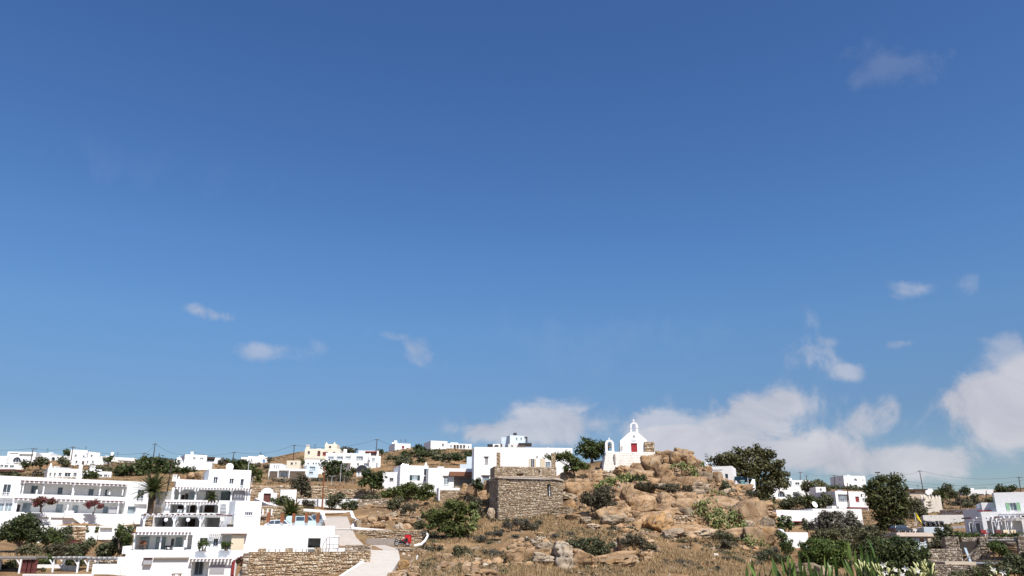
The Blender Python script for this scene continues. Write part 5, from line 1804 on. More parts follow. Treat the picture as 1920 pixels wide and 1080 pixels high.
# trees and shrubs of the hotel garden
tree('round_tree', 'dense round dark tree with a forked trunk in the garden below the hotel', 'tree', (28, 1043), 111,
  [(46, 985, 32, 18), (22, 995, 24, 16), (70, 995, 20, 16), (8, 1000, 22, 12), (52, 975, 20, 10), (84, 1008, 10, 9), (64, 1008, 18, 8), (36, 1004, 26, 10), (-25, 1000, 25, 15)], LF_DARK, trunk_r=.22, limbs=7, per=95, leaf=.2, sub=3.6, rsub=.7)
for i, (lb, bl, d, mt) in enumerate((
  ('bright green bush right of the round dark tree', [(100, 1003, 16, 13), (90, 1012, 10, 12), (112, 1012, 14, 12)], 117, LF_GREEN),
  ('dark green bush against the rough rubble wall', [(124, 1008, 9, 14), (118, 995, 9, 7), (130, 994, 8, 6)], 118.5, LF_OLIVE),
  ('low yellow green bush under the round dark tree', [(55, 1030, 16, 11), (66, 1034, 12, 9), (44, 1033, 9, 8)], 107, LF_GREYG),
  ('brown scrub bush in the middle of the garden', [(108, 1030, 16, 12), (122, 1032, 10, 10), (95, 1032, 10, 9)], 108, LF_HEATH),
  ('leafy green bush below the white planter', [(150, 1030, 20, 12), (165, 1022, 12, 10), (138, 1034, 12, 9)], 107, LF_OLIVE),
  ('wide green hedge left of the slatted veranda', [(205, 1030, 20, 13), (225, 1024, 17, 14), (190, 1034, 14, 9), (240, 1030, 8, 12)], 106, LF_OLIVE),
  ('tall climbing shrub at the left corner of the lower apartment', [(232, 1000, 10, 14), (240, 1010, 8, 14), (226, 992, 7, 7), (243, 994, 5, 8)], 104.5, LF_GREEN),
  ('oleander bush with white flowers behind the lower white wall', [(82, 1050, 16, 8), (95, 1052, 12, 8), (70, 1054, 8, 6)], 100.5, LF_GREEN),
  ('dark shrub behind the grey sofa', [(135, 1056, 18, 8), (150, 1052, 8, 8)], 100.2, LF_DARK),
  ('dark green hedge in the shade of the flat roofed canopy', [(15, 1062, 22, 10), (-10, 1062, 18, 10), (28, 1072, 12, 8), (5, 1074, 16, 8)], 98.6, LF_DARK),
  ('reddish shrub by the white end post of the rubble wall', [(136, 1022, 6, 9), (145, 1020, 4, 6)], 116, LF_BOUG))):
 shrub('bush', lb, 'bush', bl, d, mt, per=110, leaf=.17, sub=6, rsub=.45, group='bushes of the hotel garden')
# left ridge: houses, trees, poles
G_RIDGE = 'white houses along the ridge'
h = House('house', 'big white ridge house at the far left with a dark arched window', 'house', 10, 64, 872, (846.5, 848), 250, 252, 9, group=G_RIDGE, below=2)
h.win(24, 857, 39, 868, mull=2, depth=.5, arch=True, sill=False, pane=GLASS)
h.porch(36, 851, 62, 855.5, 1.2)
h.porch(18, 849, 34, 855, .3)
h.rail(14, 866, 42, 869, -.3, n=8)
h.build()
h = House('house', 'white cubic annex behind the arched ridge house', 'house', 58, 93, 862, (849, 850), 258, 258, 7, group=G_RIDGE)
h.win(66, 853, 69, 857, mull=0)
h.win(76, 853.5, 79, 857.5, mull=0)
h.build()
h = House('house', 'low white tier below the arched ridge house cut by the left edge', 'house', -40, 41, 885, (869, 871), 244, 245, 5, group=G_RIDGE)
h.win(0, 871.5, 6, 875.5, mull=1)
h.win(8, 872, 15, 876, mull=1)
h.win(18, 872.5, 26, 876.5, mull=1)
h.build()
h = House('house', 'white block at the extreme left of the ridge', 'house', -60, 11, 872, (855, 855), 249, 249, 6, group=G_RIDGE)
h.build()
s_ = House('shed', 'dark red roofed shelter at the left edge above the hotel roof', 'shelter', -30, 24, 892, (880, 882), 222, 222, 4, mat=WHITE2, below=1)
s_.porch(-28, 884, 9, 890, 2)
s_.porch(11, 884, 23, 890, 2)
s_.box('roof', -32, 879.6, 26, 882.4, -.6, 4.5, MAROON)
s_.build()
h = House('house', 'small white house with two arches right of the arched ridge house', 'house', 91, 124, 866, (853.5, 856), 256, 256, 6, group=G_RIDGE)
h.win(96, 857, 103, 864, mull=0, arch=True, depth=.5, sill=False)
h.win(108, 858, 116, 865, mull=0, arch=True, depth=.5, sill=False)
h.build()
h = House('house', 'two storey white ridge house with a pole in front of it', 'house', 130, 162, 862, (843.2, 843.8), 252, 254, 8, group=G_RIDGE)
h.win(139.5, 852, 144, 857, mull=1)
h.win(155, 854, 159, 858, mull=0)
h.build()
h = House('house', 'right wing of the two storey ridge house with a stepped roof', 'house', 155, 186, 862, (845.5, 849), 258, 262, 7, group=G_RIDGE)
h.win(170, 853, 174, 857, mull=0)
h.chimney(189 - 8, 849.5, .8, 3, 2)
h.build()
h = House('house', 'wide white lower storey under the two storey ridge house', 'house', 132, 193, 874, (858.5, 860), 246, 247, 6, group=G_RIDGE)
for a, b, c in ((141, 145, 0), (162.5, 165.5, 0), (172, 176, 1)):
 h.win(a, 864, b, 868.5, mull=c)
h.door(153.5, 864.5, 157.5, 872, DKWOOD, panels=1, handle=False)
h.rail(133, 857, 193, 860, .1, n=12)
h.build()
h = House('house', 'long low cream ridge house with a tall white chimney', 'house', 185, 254, 872, (854.5, 860), 262, 268, 7, group=G_RIDGE, mat=WHITE2)
h.chimney(211, 848, .9, 2, 2, WHITE)
h.rail(222, 861, 252, 864, -.4, n=12, r=.07)
h.win(232, 865, 240, 869, mull=1, sill=False)
h.build()
h = House('house', 'low white bungalow with five dark windows above the hotel roof', 'house', 87, 152, 897, (877.5, 879.5), 184, 188, 7, group=G_RIDGE, below=1.5)
for a, b in ((92.5, 96), (101, 104.5), (109.5, 115.5), (121, 132.5), (137.5, 143.5)):
 h.win(a, 886.3, b, 893.8, mull=1 if b - a > 5 else 0, depth=.25)
h.chimney(96.5, 868.5, .9, 2, 1)
h.local('solar_panel', GREYP, (h.px(108, 878)[0], 1.5, h.H - .02, h.px(135, 878)[0], 3.0, h.H + .35))
h.build()
h = House('house', 'lower right wing of the low bungalow with two wide windows', 'house', 152, 208, 897, (882, 884.5), 187, 191, 6, group=G_RIDGE, below=1.5)
h.win(183, 889.5, 192, 894.5, mull=1, depth=.25)
h.win(195, 889.5, 201.5, 894.5, mull=1, depth=.25)
h.win(203, 890, 205.5, 894.5, mull=0, depth=.25)
h.chimney(175, 873, 1.1, 2, 0)
h.chimney(152.5, 871, .7, 3, 2)
h.build()
h = House('house', 'white ridge house with a dark roof terrace right of the evergreen trees', 'house', 345, 387, 868, (852, 853.5), 232, 235, 8, group=G_RIDGE)
h.win(362, 857.5, 367, 861, mull=1)
h.win(375, 858, 381, 861, mull=1)
h.chimney(360.5, 847, .8, 2, 2)
h.build()
h = House('house', 'low white wing with a dark covered terrace beside the ridge house', 'house', 387, 414, 870, (857.5, 859), 236, 237, 6, group=G_RIDGE)
h.porch(388, 859.5, 402, 864, 3)
h.box('canopy', 386, 856.6, 403, 858.6, -.8, -.003, DKWOOD)
h.build()
h = House('house', 'white lower storey with a dark garage window below the roof terrace house', 'house', 333, 396, 884, (867, 869), 224, 226, 6, group=G_RIDGE)
h.win(361, 876, 367.5, 882, mull=1)
h.win(348, 875, 351, 880, mull=0)
h.box('garden_stone', 362, 863, 385, 867, .5, 1.0, WHITE2)
h.chimney(394, 867, .9, 2, 1)
h.build()
ch = thing('domed_chapel', 'tiny white domed shrine on the ridge left of the roof terrace house', 'shrine', P(332, 868, 228) - Vector((0, 0, 1.2)), 0)
MB().box(-.9, 0, 0, .9, 2, 2.0).build('wall', WHITE, ch)
q = MB()
q.lathe((0, 1, 2.0), [(.9, 0), (.85, .3), (.6, .65), (.25, .85), (.05, .9), (.05, 1.4)], 12)
q.build('dome', WHITE, ch, True)
h = House('house', 'white ridge house with a blue door', 'house', 464, 502, 870, (855, 857), 258, 260, 8, group=G_RIDGE)
h.door(492.5, 861.5, 497, 867.5, BLUE, panels=1, handle=False)
h.win(468, 861, 473, 866, mull=1)
h.build()
h = House('house', 'white porch wing left of the blue door house', 'house', 451, 470, 869, (857, 857.5), 256, 257, 5, group=G_RIDGE)
h.porch(452, 861, 463, 866, 2)
h.build()
# trees on the left ridge
G_EV = 'dark evergreens on the left ridge'
for lb, base, bl, d, mt in (
  ('dark spreading evergreen above the dry field, leftmost of the dark clump', (245, 893), [(238, 880, 20, 9), (225, 884, 12, 7), (252, 876, 14, 8), (262, 886, 12, 6)], 196, LF_PINE),
  ('dark evergreen in the middle of the clump on the left ridge', (280, 892), [(276, 878, 16, 12), (290, 882, 14, 10), (268, 870, 12, 8)], 200, LF_PINE),
  ('tall dark evergreen with a shaggy top at the right of the clump', (310, 890), [(308, 872, 14, 9), (300, 866, 8, 6), (316, 878, 12, 8), (325, 872, 8, 7)], 204, LF_DARK),
  ('light green topped evergreen behind the dark clump', (268, 884), [(262, 868, 14, 6), (282, 864, 12, 5), (272, 862, 9, 5), (293, 866, 10, 5)], 215, LF_BRIGHT),
  ('low dark evergreen hedge right of the palm', (340, 888), [(335, 882, 14, 5), (352, 881, 12, 6), (322, 884, 10, 5)], 195, LF_PINE),
  ('round dark tree on the ridge beside the tall chimney house', (202, 868), [(201, 861, 10, 5.5)], 240, LF_PINE),
  ('dark round tree behind the two storey ridge house', (127, 858), [(126, 851, 7, 6), (131, 854, 6, 5)], 262, LF_DARK),
  ('small round dark tree below the arched ridge house', (47, 878), [(47, 869, 7, 7), (44, 872, 5, 4)], 236, LF_DARK),
  ('olive tree on the slope right of the arched ridge house', (78, 874), [(70, 868, 12, 5), (84, 866, 10, 6), (76, 862, 7, 4)], 234, LF_OLIVE),
  ('bushy green tree in front of the house with two arches', (120, 872), [(116, 866, 9, 6), (127, 868, 10, 6)], 232, LF_OLIVE),
  ('dark leafy bush beside the low bungalow', (170, 896), [(168, 889, 11, 6), (178, 892, 8, 5), (160, 892, 6, 4)], 181, LF_PINE),
  ('dark pine clump left of the white mast', (448, 882), [(440, 873, 9, 8), (455, 868, 10, 7), (463, 876, 10, 8), (450, 880, 14, 6)], 200, LF_PINE),
  ('bright green pine right of the square upper house', (476, 900), [(472, 884, 11, 9), (482, 890, 9, 10), (465, 892, 7, 7)], 178, LF_BRIGHT),
  ('palm like bush on the ridge by the blue door house', (506, 868), [(505, 862, 4, 5)], 255, LF_GREYG)):
 tree('tree', lb, 'tree', base, d, bl, mt, trunk_r=.2, per=30, leaf=.42, sub=1.6, rsub=1.0, group=G_EV, limbs=4)
for lb, bl, d, mt in (('green ground hugging shrubs between the bungalow and the dark evergreens', [(195, 880, 18, 6), (212, 886, 10, 6), (180, 876, 12, 4)], 205, LF_GREYG),
      ('dark red brown hedge left of the low bungalow', [(74, 887, 10, 4), (66, 889, 8, 3)], 184, LF_PURPLE),
      ('green hedge behind the hotel roof at the left', [(30, 889, 18, 3.5), (12, 890, 10, 3)], 180, LF_OLIVE),
      ('grey green scrub on the ridge top', [(320, 864, 9, 4), (300, 861, 8, 3)], 240, LF_GREYG),
      ('brown thatched looking scrub right of the roof terrace house', [(423, 863, 9, 3), (415, 868, 10, 4)], 232, LF_HEATH),
      ('scrubby green hedge under the blue door house', [(480, 872, 14, 4), (500, 876, 10, 4)], 236, LF_HEATH)):
 shrub('shrub', lb, 'shrub', bl, d, mt, per=40, leaf=.34, sub=2.5, rsub=.7, group='scrub on the left ridge', stems=False)
G_POLE = 'utility poles along the ridge'
tops = {}
for key, lb, foot, top, d, cr in (
  (0, 'leaning utility pole in front of the arched ridge house', (57, 868), (62.5, 840), 235, True),
  (1, 'thin utility pole in front of the two storey ridge house', (134, 858), (137, 837), 240, True),
  (2, 'tallest bare utility pole on the left ridge', (287, 862), (291, 831), 230, True),
  (3, 'short utility pole left of the tallest ridge pole', (268, 862), (270.5, 849), 232, True),
  (4, 'short thin post right of the tallest ridge pole', (297, 862), (299, 850), 232, False),
  (5, 'utility pole above the square upper house', (436, 866), (439, 847), 228, True),
  (6, 'utility pole behind the colonnade annex', (550, 863), (552, 834), 236, True),
  (7, 'utility pole on the ridge left of the white cube house', (705, 850), (707, 823), 246, True)):
 _, tops[key] = pole(lb, foot, top, d, cr, .12, DKWOOD, G_POLE)
pole('tall dark pole leaning beside the palm at the end of the hotel', (308, 952), (323, 867), 143, False, .12, DKWOOD, G_POLE)
w0 = P(-60, 838, 236)
for lb, a, b, sg in (('wire from the left edge to the leaning ridge pole', w0, tops[0], .8), ('wire between the leaning pole and the two storey house pole', tops[0], tops[1], .9),
      ('long wire between the two storey house pole and the short ridge pole', tops[1], tops[3], 1.2), ('wire rising from the short pole to the tallest ridge pole', tops[3], tops[2], .8),
      ('sagging wire right of the tallest ridge pole', tops[2], P(366, 848.5, 232), 1.6), ('low straight wire from the short ridge pole', tops[3], P(366, 857, 232), 1.0),
      ('wire over the roof terrace house', P(366, 848.5, 232), tops[5], .9), ('long wire between the square house pole and the annex pole', tops[5], tops[6], 1.4),
      ('wire over the cream house', tops[6], tops[7], 1.6), ('wire sagging right of the white cube pole', tops[7], P(760, 838, 270), .6)):
 wire(lb, a, b, sg)
# boulders behind the square house are in the rock section
# centre left: cream house, apartments, walls
h = House('house', 'cream two storey house with a roof turret and arched red window', 'house', 570, 637, 866, (841, 842.5), 240, 241, 9, mat=CREAM, below=3)
h.win(577, 846, 581, 851, frame=MAROON, mull=0)
h.door(595, 845, 600.5, 855.5, MAROON, arch=True, depth=.3, panels=1, handle=False)
h.win(605, 847.5, 614.5, 854.5, frame=MAROON, mull=1, pane=DKRED)
h.win(624, 847, 629, 850, frame=MAROON, mull=0, arch=True)
h.chimney(577.3, 834, 1.0, 2, 0)
h.rail(573, 858, 611, 861, -.3, n=14, r=.06, mat=CREAM)
h.build()
h = House('roof_turret', 'small cream turret with corner pinnacles on the cream house', 'turret', 608.5, 631, 846, (832.8, 833), 243, 243, 4.5, mat=CREAM, below=.4)
h.win(616.5, 836, 621, 840, frame=MAROON, mull=0)
for x in (611.5, 626.5):
 a = h.px(x, 831)
 m = MB()
 m.lathe((a[0], .5, h.H - .3), [(.45, 0), (.4, .5), (.2, .6), (.15, .95), (.05, 1.0)], 8)
 m.build('pinnacle', CREAM, h.root)
h.build()
G_AP = None
h = House('apartment_house', 'long white apartment house with four grey shuttered upper windows', 'house', 609, 692, 884, (849, 850.5), 222, 224, 10, below=3)
for a, c in ((615.5, 625), (632, 642.5), (648.5, 659.5), (669, 679.5)):
 h.win(a, 855.5, c, 862.5, mull=2, frame=TRIM, pane=GLASSB, depth=.35, sh=None)
 h.box('shutter', a - 1.6, 855.5, a - .1, 862.5, -.06, -.003, GREYP)
 h.box('shutter', c + .1, 855.5, c + 1.6, 862.5, -.06, -.003, GREYP)
for a, c in ((645, 652), (669, 673), (682, 688)):
 h.win(a, 868.5, c, 877, mull=1, pane=GLASSB, depth=.35)
h.box('balcony', 611, 861.5, 658, 868, -1.4, -.003, WHITE)
h.box('buttress', 657, 849.5, 661, 884, -.5, -.003, WHITE)
h.chimney(647.5, 842, .9, 2, 2)
h.rail(648, 858.5, 657, 861.5, -1.4, n=5)
h.build()
h = House('house', 'white right wing of the apartment house with small tower rooms', 'house', 692, 713, 880, (853.5, 856), 222, 223, 8, below=2)
h.win(697, 859, 703, 866, mull=1, pane=GLASSB)
h.win(705, 868, 708, 877, mull=0, pane=GLASSB)
h.box('buttress', 691.5, 849.5, 695, 862, -.4, -.003, WHITE)
h.build()
h = House('house', 'small white arched gatehouse with a dark curved roof', 'house', 668, 688, 894, (874, 874), 205, 205, 4, below=1)
h.win(671, 884, 674, 892, mull=0, pane=BLUEP)
h.win(678, 883, 685, 892, mull=1, frame=GREYP)
a = h.px(668, 876)
r = h.W / 2
m = MB()
N = 10
m.prism([(r - (r + .15) * math.cos(math.pi * k / N), a[1] - 1.0 + 1.55 * math.sin(math.pi * k / N)) for k in range(N + 1)], -.25, 4.2)
m.build('vault_roof', DARKMETAL, h.root)
h.build()
h = House('house', 'white lower left wing of the apartment house with a row of tiny windows', 'house', 571, 612, 880, (861, 862), 214, 215, 7, below=2)
for a in (576, 586, 591, 596):
 h.win(a, 867.5, a + 3.2, 871.5, mull=0)
h.build()
h = House('house', 'white projecting block with a large curtained window below the cream house', 'house', 573, 596, 897, (871, 872.5), 206, 207, 6, mat=PALEBLUE, below=1)
h.win(580.5, 875, 591, 881.5, mull=2, pane=GLASSB, depth=.3)
h.win(579.5, 884.5, 587, 889.5, mull=1, pane=GLASSB, depth=.3)
h.build()
h = House('house', 'white box room with three slit windows on the colonnade annex', 'house', 505, 527, 884, (868.5, 870), 207, 207, 5, below=1)
for a in (513, 517.5, 521.5):
 h.win(a, 872, a + 2.2, 880, mull=0, sill=False)
h.build()
h = House('annex', 'stone annex with a white beamed colonnade', 'house', 503, 574, 899, (878, 879.5), 205, 206, 6, mat=WHITE, below=1)
h.porch(504.5, 883.5, 520, 896.5, .25)
h.porch(522, 882, 541, 896, 1.6)
h.porch(543, 883.5, 572, 896.5, .25)
h.box('stone_panel', 504.7, 883.6, 519.8, 896.4, .15, .24, STONE_G)
h.box('stone_panel', 543.3, 883.6, 571.7, 896.4, .15, .24, STONE_G)
h.win(526, 884, 539, 895, on=1.6, mull=2, sill=False, pane=GLASSB)
for x in (504, 521, 542):
 h.box('post', x - .8, 881, x + .8, 898, -.35, -.003, TRIM)
h.build()
h = House('house', 'small cream cottage between the blue door house and the cream house', 'house', 537, 562, 875, (863, 864), 226, 226, 6, mat=CREAM)
h.win(545, 867, 549, 871, frame=MAROON, mull=0)
h.win(553, 867, 556, 871, mull=0)
h.build()
c_ = House('shelter', 'white house with a dark red canopy behind the apartment house', 'house', 672, 710, 855, (844, 846), 246, 247, 6, below=1)
c_.box('canopy', 685, 846, 707, 848, -1.5, -.003, DKRED)
c_.porch(686, 848.5, 705, 853, 1.5)
c_.build()
h = House('house', 'white cube house alone on the hilltop with one dark red window', 'house', 739.5, 769, 856, (831, 832), 262, 264, 8, below=2)
h.win(753.5, 836, 758, 841, frame=DKRED, mull=1, pane=DKRED)
h.chimney(742, 826, 1.0, 1, 2)
h.aerial(752, 823)
h.build()
G_CUBE = 'small white buildings on the scrub covered hill'
h = House('house', 'plain white cube on the scrub hill left of the dark fronted house', 'house', 807, 838.5, 850, (826, 827.5), 248, 250, 8, below=2, group=G_CUBE)
h.win(828.5, 832, 832.5, 837, mull=1)
h.build()
h = House('house', 'low white house with dark openings right of the plain white cube', 'house', 839, 884, 848, (831.5, 832.5), 254, 256, 7, below=2, group=G_CUBE)
h.win(843, 835, 847.5, 839.5, mull=1, pane=BLUEP)
for a in (850.5, 856, 862, 868):
 h.porch(a, 834.2, a + 4.4, 841, 1.5)
h.win(877, 836.5, 880, 840.5, mull=0)
h.box('roof_box', 845, 829.8, 859, 831.6, 1.5, 3, WHITE)
h.build()
h = House('house', 'pale blue three storey house behind the big white house with a roof terrace', 'house', 956, 984, 846, (816.5, 817), 326, 328, 9, mat=PALEBLUE, below=2)
h.win(967.5, 820.5, 970, 825, mull=0)
h.win(976, 820.5, 978.5, 825, mull=0)
h.box('canopy', 982, 819, 989, 820.5, 0, 5, DARKMETAL)
h.post(988, 820, 830, .2, .3, DARKMETAL)
h.box('solar_tank', 964, 811.5, 969, 815.5, 3, 4.2, DARKMETAL)
h.build()
h = House('house', 'pale blue left wing of the three storey house', 'house', 940, 958, 846, (819.5, 820), 330, 330, 8, mat=PALEBLUE, below=2)
h.build()
h = House('house', 'low pale house with a dark roof below the blue house', 'house', 953, 985, 846, (832, 833), 318, 318, 7, mat=WHITE2, below=2)
h.box('roof', 972, 830.5, 997, 834, -1, 5, DARKMETAL)
h.win(958, 835, 962, 838, mull=0)
h.build()
h = House('house', 'small white arcade with dark arches above the big white house roof', 'house', 924, 938, 846, (832.4, 832.4), 316, 316, 5, below=2)
h.win(926.5, 834, 935, 838, arch=True, mull=1, depth=.6, sill=False)
h.box('roof', 914, 832.8, 924, 837, 0, 4, DARKMETAL)
h.box('stone_end', 938.5, 832, 941.5, 839, 0, 3, STONE_G)
h.build()
# retaining walls, gate and shrubs above the road
w = House('gate_wall', 'white arched garden gateway with a dark red door', 'gate', 483, 518, 945, (923, 924), 159, 160, .7, below=1.2, parapet=.02)
w.door(494, 925.2, 507.5, 942, MAROON, depth=.35, panels=2)
a, b = w.px(489, 924), w.px(513, 924)
m = MB()
N = 12
xm, rr = (a[0] + b[0]) / 2, (b[0] - a[0]) / 2
m.prism([(xm - rr * math.cos(math.pi * k / N), w.H - .01 + .92 * math.sin(math.pi * k / N)) for k in range(N + 1)], .002, .698)
m.build('arch', WHITE, w.root)
w.build()
path_wall('garden_wall', 'curved white wall sweeping down from the gateway', 'wall', [P(480, 934, 157), P(492, 939, 152), (P(505, 945, 147)), P(522, 948.5, 143), P(530, 949, 142)], .5, 1.6)
w = House('garden_wall', 'plain white wall panel right of the gateway', 'wall', 524, 554.5, 945, (917.5, 918.5), 163, 164, .6, below=1.2, parapet=.02)
w.build()
stone_house('retaining_wall', 'long tan rubble retaining wall behind the gateway', 'wall', 462, 612, 938, (907, 914), 169, 171, 1.2, h=.28, lmin=.25, lmax=.7, seed=11, below=1, t=.12)
stone_house('retaining_wall', 'right part of the long rubble retaining wall up to the dark round tree', 'wall', 610, 730, 938, (914, 920), 171, 172, 1.2, h=.28, lmin=.25, lmax=.7, seed=12, below=1, t=.12)
w = House('garden_wall', 'low white wall half hidden by oleanders below the rubble retaining wall', 'wall', 556, 672, 955, (935, 936), 162.5, 163, .5, below=1, parapet=.02)
w.box('gate_leaf', 587, 940, 590, 953, -.05, -.003, PALEP)
w.build()
stone_house('rubble_wall', 'low grey rubble wall right of the oleanders', 'wall', 668, 728, 960, (935, 938), 162, 163, .8, h=.3, lmin=.3, lmax=.8, seed=13, below=1, t=.1, mat=STONE_G)
s_ = stone_house('slit_wall', 'tan stone wall with three white slit openings by the parked cars', 'wall', 486, 566, 985, (948, 949.5), 131, 132, .6, h=.24, lmin=.24, lmax=.65, seed=14, below=.6, t=.08)
for x in (493, 501.5, 509.5):
 s_.box('white_slit', x - 1.3, 954.5, x + 1.3, 966.5, -.16, -.02, TRIM)
s_.box('stone_bench', 488, 965, 500, 968.5, -.5, -.1, CONC)
fence = thing('wire_fence', 'wire fence on thin posts above the rubble retaining wall', 'fence', P(500, 904, 175), 0)
for k in range(14):
 p = on_ground(498 + k * 16, 175.5) - fence.location
 MB().box(p.x - .04, p.y - .04, p.z - .3, p.x + .04, p.y + .04, p.z + 1.5).build('post', GREYWOOD, fence)
for zz in (.5, 1.0, 1.4):
 m = MB()
 m.tube([on_ground(498 + k * 16, 175.5, zz) - fence.location for k in range(14)], .015, 4)
 m.build('wire', DARKMETAL, fence)
pole('brown utility pole standing by the low white garden wall', (604, 955), (608.5, 875), 160, False, .14, RUST, G_POLE)
lamp_post('tall pale lamp post in the field before the apartment house', (637.5, 908), (639.5, 871), 184)
lamp_post('double headed lamp post on the rubble retaining wall', (621.5, 910), (622.5, 893), 176, True)
lamp_post('thin pale lamp post left of the double headed lamp', (606, 908), (607.5, 890), 178)
lamp_post('short lamp post beside the brown leafless tree', (553, 916), (554, 903), 174)
lamp_post('pale post right of the square upper house', (472, 907), (473, 895), 170)
for lb, base, bl, d, mt, nm in (
  ('dark feathery tree with a bare crown in front of the apartment house', (625, 908), [(625, 880, 14, 13), (610, 872, 8, 7), (638, 878, 12, 10), (645, 890, 12, 10), (618, 893, 14, 9), (630, 868, 8, 5)], 196, LF_DARK, 'tree'),
  ('dense dark tree standing on the rubble retaining wall', (696, 924), [(694, 898, 15, 11), (708, 893, 11, 9), (682, 903, 9, 9), (700, 908, 17, 9), (715, 890, 6, 6), (690, 888, 9, 6)], 168.5, LF_PINE, 'tree'),
  ('sparse brown tree growing over the rubble wall by the gateway', (562, 935), [(566, 915, 10, 9), (572, 905, 9, 9), (560, 900, 10, 8), (575, 920, 8, 10), (556, 908, 7, 7)], 166, LF_HEATH, 'tree'),
  ('rounded tree behind the apartment house roof', (655, 850), [(652, 843, 10, 4), (662, 845, 9, 4), (643, 846, 5, 3)], 262, LF_RUSSET, 'tree'),
  ('small dark round tree on the ridge under the wires', (715, 850), [(715, 846, 5, 4.5)], 250, LF_DARK, 'tree'),
  ('dark bush beside the gatehouse', (662, 885), [(662, 880, 6, 5)], 208, LF_DARK, 'tree'),
  ('dark conifer left of the cream house', (566, 872), [(566, 867, 5, 5)], 228, LF_PINE, 'tree')):
 tree(nm, lb, 'tree', base, d, bl, mt, trunk_r=.18, per=45, leaf=.32, sub=2.0, rsub=.8, limbs=5, group='trees above the road')
for lb, bl, d, mt in (
  ('grey green olive bush between the gateway and the white panel', [(533, 938, 10, 10), (543, 940, 8, 8), (526, 942, 7, 6)], 156, LF_OLIVE),
  ('green oleander in front of the low white wall, left one', [(622, 938, 11, 11), (634, 934, 10, 10), (615, 944, 7, 6)], 160, LF_OLIVE),
  ('green oleander in front of the low white wall, right one', [(655, 944, 10, 9), (664, 946, 8, 8), (645, 948, 8, 6)], 159.5, LF_OLIVE),
  ('purple brown bare shrub beside the low white wall', [(578, 944, 9, 8), (586, 946, 6, 6)], 159, LF_PURPLE),
  ('yellowish dry shrub on the rubble wall', [(690, 932, 14, 7), (706, 934, 12, 6)], 164.5, LF_GREYG),
  ('dry hedge along the foot of the apartment house', [(640, 898, 24, 7), (600, 900, 14, 5)], 190, LF_HEATH),
  ('brown scrub in the field below the colonnade annex', [(530, 903, 20, 4), (556, 902, 12, 4)], 182, LF_HEATH),
  ('green bush left of the gateway', [(512, 938, 5, 4), (520, 942, 5, 4)], 155, LF_GREEN)):
 shrub('shrub', lb, 'shrub', bl, d, mt, per=70, leaf=.22, sub=4, rsub=.5, group='shrubs above the road')
palm('low bushy fan palm behind the parked cars', (545, 978), (545, 966), 127, n=54, length=2.7, trunk_r=.2, skirt=False, droop=.9, mat=LF_BRIGHT, group=None)
# scrub and cactus on the hill under the cubes
rngs = random.Random(21)
LANDMARKS[:] = [(755, 840, 'white hilltop cube house'), (822, 838, 'plain white cube'), (862, 838, 'dark fronted low house'), (775, 872, 'bottle chimney of the shuttered house'), (790, 842, 'dark rounded hilltop tree'), (882, 862, 'small pale block'), (845, 862, 'bare brown middle of the scrub hill'), (735, 860, 'end of the apartment wing'), (742, 846, 'left corner of the hilltop cube house'), (768, 846, 'right corner of the hilltop cube house'), (838, 842, 'gap between the two hilltop buildings'), (884, 850, 'left edge of the big plain house'), (722, 870, 'foot of the curving white wing'), (810, 870, 'right end of the shuttered house roof')]
for k in range(34):
 px = rngs.uniform(728, 888)
 tt = rngs.random()
 py = 846 + (6 if px < 770 else 0) + tt * 16 + (px < 745) * 6
 d = 205 + (1 - tt) * 38
 r = rngs.uniform(6, 12)
 shrub('shrub', beside(px, py, 'low %s bush' % ('dark green' if k % 3 else 'grey green')), 'shrub', [(px, py, r, r * .55), (px + r * .5, py + 1, r * .6, r * .4)], d,
   (LF_DARK, LF_OLIVE, LF_GREYG)[k % 3], per=36, leaf=.36, sub=2.5, rsub=.6, group='green bushes on the scrub hill' if k % 3 else 'grey green bushes on the scrub hill', stems=False)
tree('tree', 'dark rounded tree at the top of the scrub hill', 'tree', (785, 850), 240, [(787, 840, 11, 6), (795, 844, 8, 5)], LF_DARK, per=36, leaf=.36, sub=2, rsub=.8)
# road, white block, cars and walls in the middle
def sheet(name, label, rows, mat, kind='structure', thick=.25):
 """surface through rows of (left point, right point)"""
 m = MB()
 for a, b in rows:
  m.v += [tuple(a), tuple(b)]
 n = len(rows)
 for a, b in rows:
  m.v += [(a.x, a.y, a.z - thick), (b.x, b.y, b.z - thick)]
 for i in range(n - 1):
  j = 2 * i
  m.f.append((j, j + 1, j + 3, j + 2))
  k = 2 * n + j
  m.f += [(j, j + 2, k + 2, k), (j + 1, k + 1, k + 3, j + 3)]
 m.f += [(0, 2 * n, 2 * n + 1, 1), (2 * n - 2, 2 * n - 1, 4 * n - 1, 4 * n - 2)]
 return tag(m.build(name, mat), label, None, None, kind)
up = Vector((0, 0, .06))
rows = []
for (l, ly), (r, ry), d in (((430, 1140), (600, 1140), 64), ((540, 1112), (690, 1112), 75), ((596, 1098), (724, 1098), 82), ((628, 1086), (722, 1086), 86), ((652, 1074), (734, 1074), 91), ((672, 1060), (742, 1060), 97), ((686, 1050), (750, 1051), 102), ((694, 1040), (749, 1041), 107.5), ((694, 1031), (746, 1033), 112.5)):
 a, b = P(l, ly, d), P(r, ry, d)
 a.z, b.z = max(a.z, gz(a.x, a.y) + .08), max(b.z, gz(b.x, b.y) + .08)
 rows.append((a, b))
sheet('road', 'pale sunlit concrete road climbing from the bottom edge', rows, mat_plaster('pale_road', (.57, .52, .455), .1, (.38, .33, .27), .7), thick=.9)
rows = []
for (l, ly), (r, ry), d in (((640, 1036), (748, 1034), 112.7), ((640, 1028), (744, 1028), 116.5), ((634, 1022), (722, 1022), 120.5)):
 rows.append((P(l, ly, d), P(r, ry, d)))
sheet('road_bend', 'greyer bend of the road below the rubble wall', rows, ROADM, thick=.9)
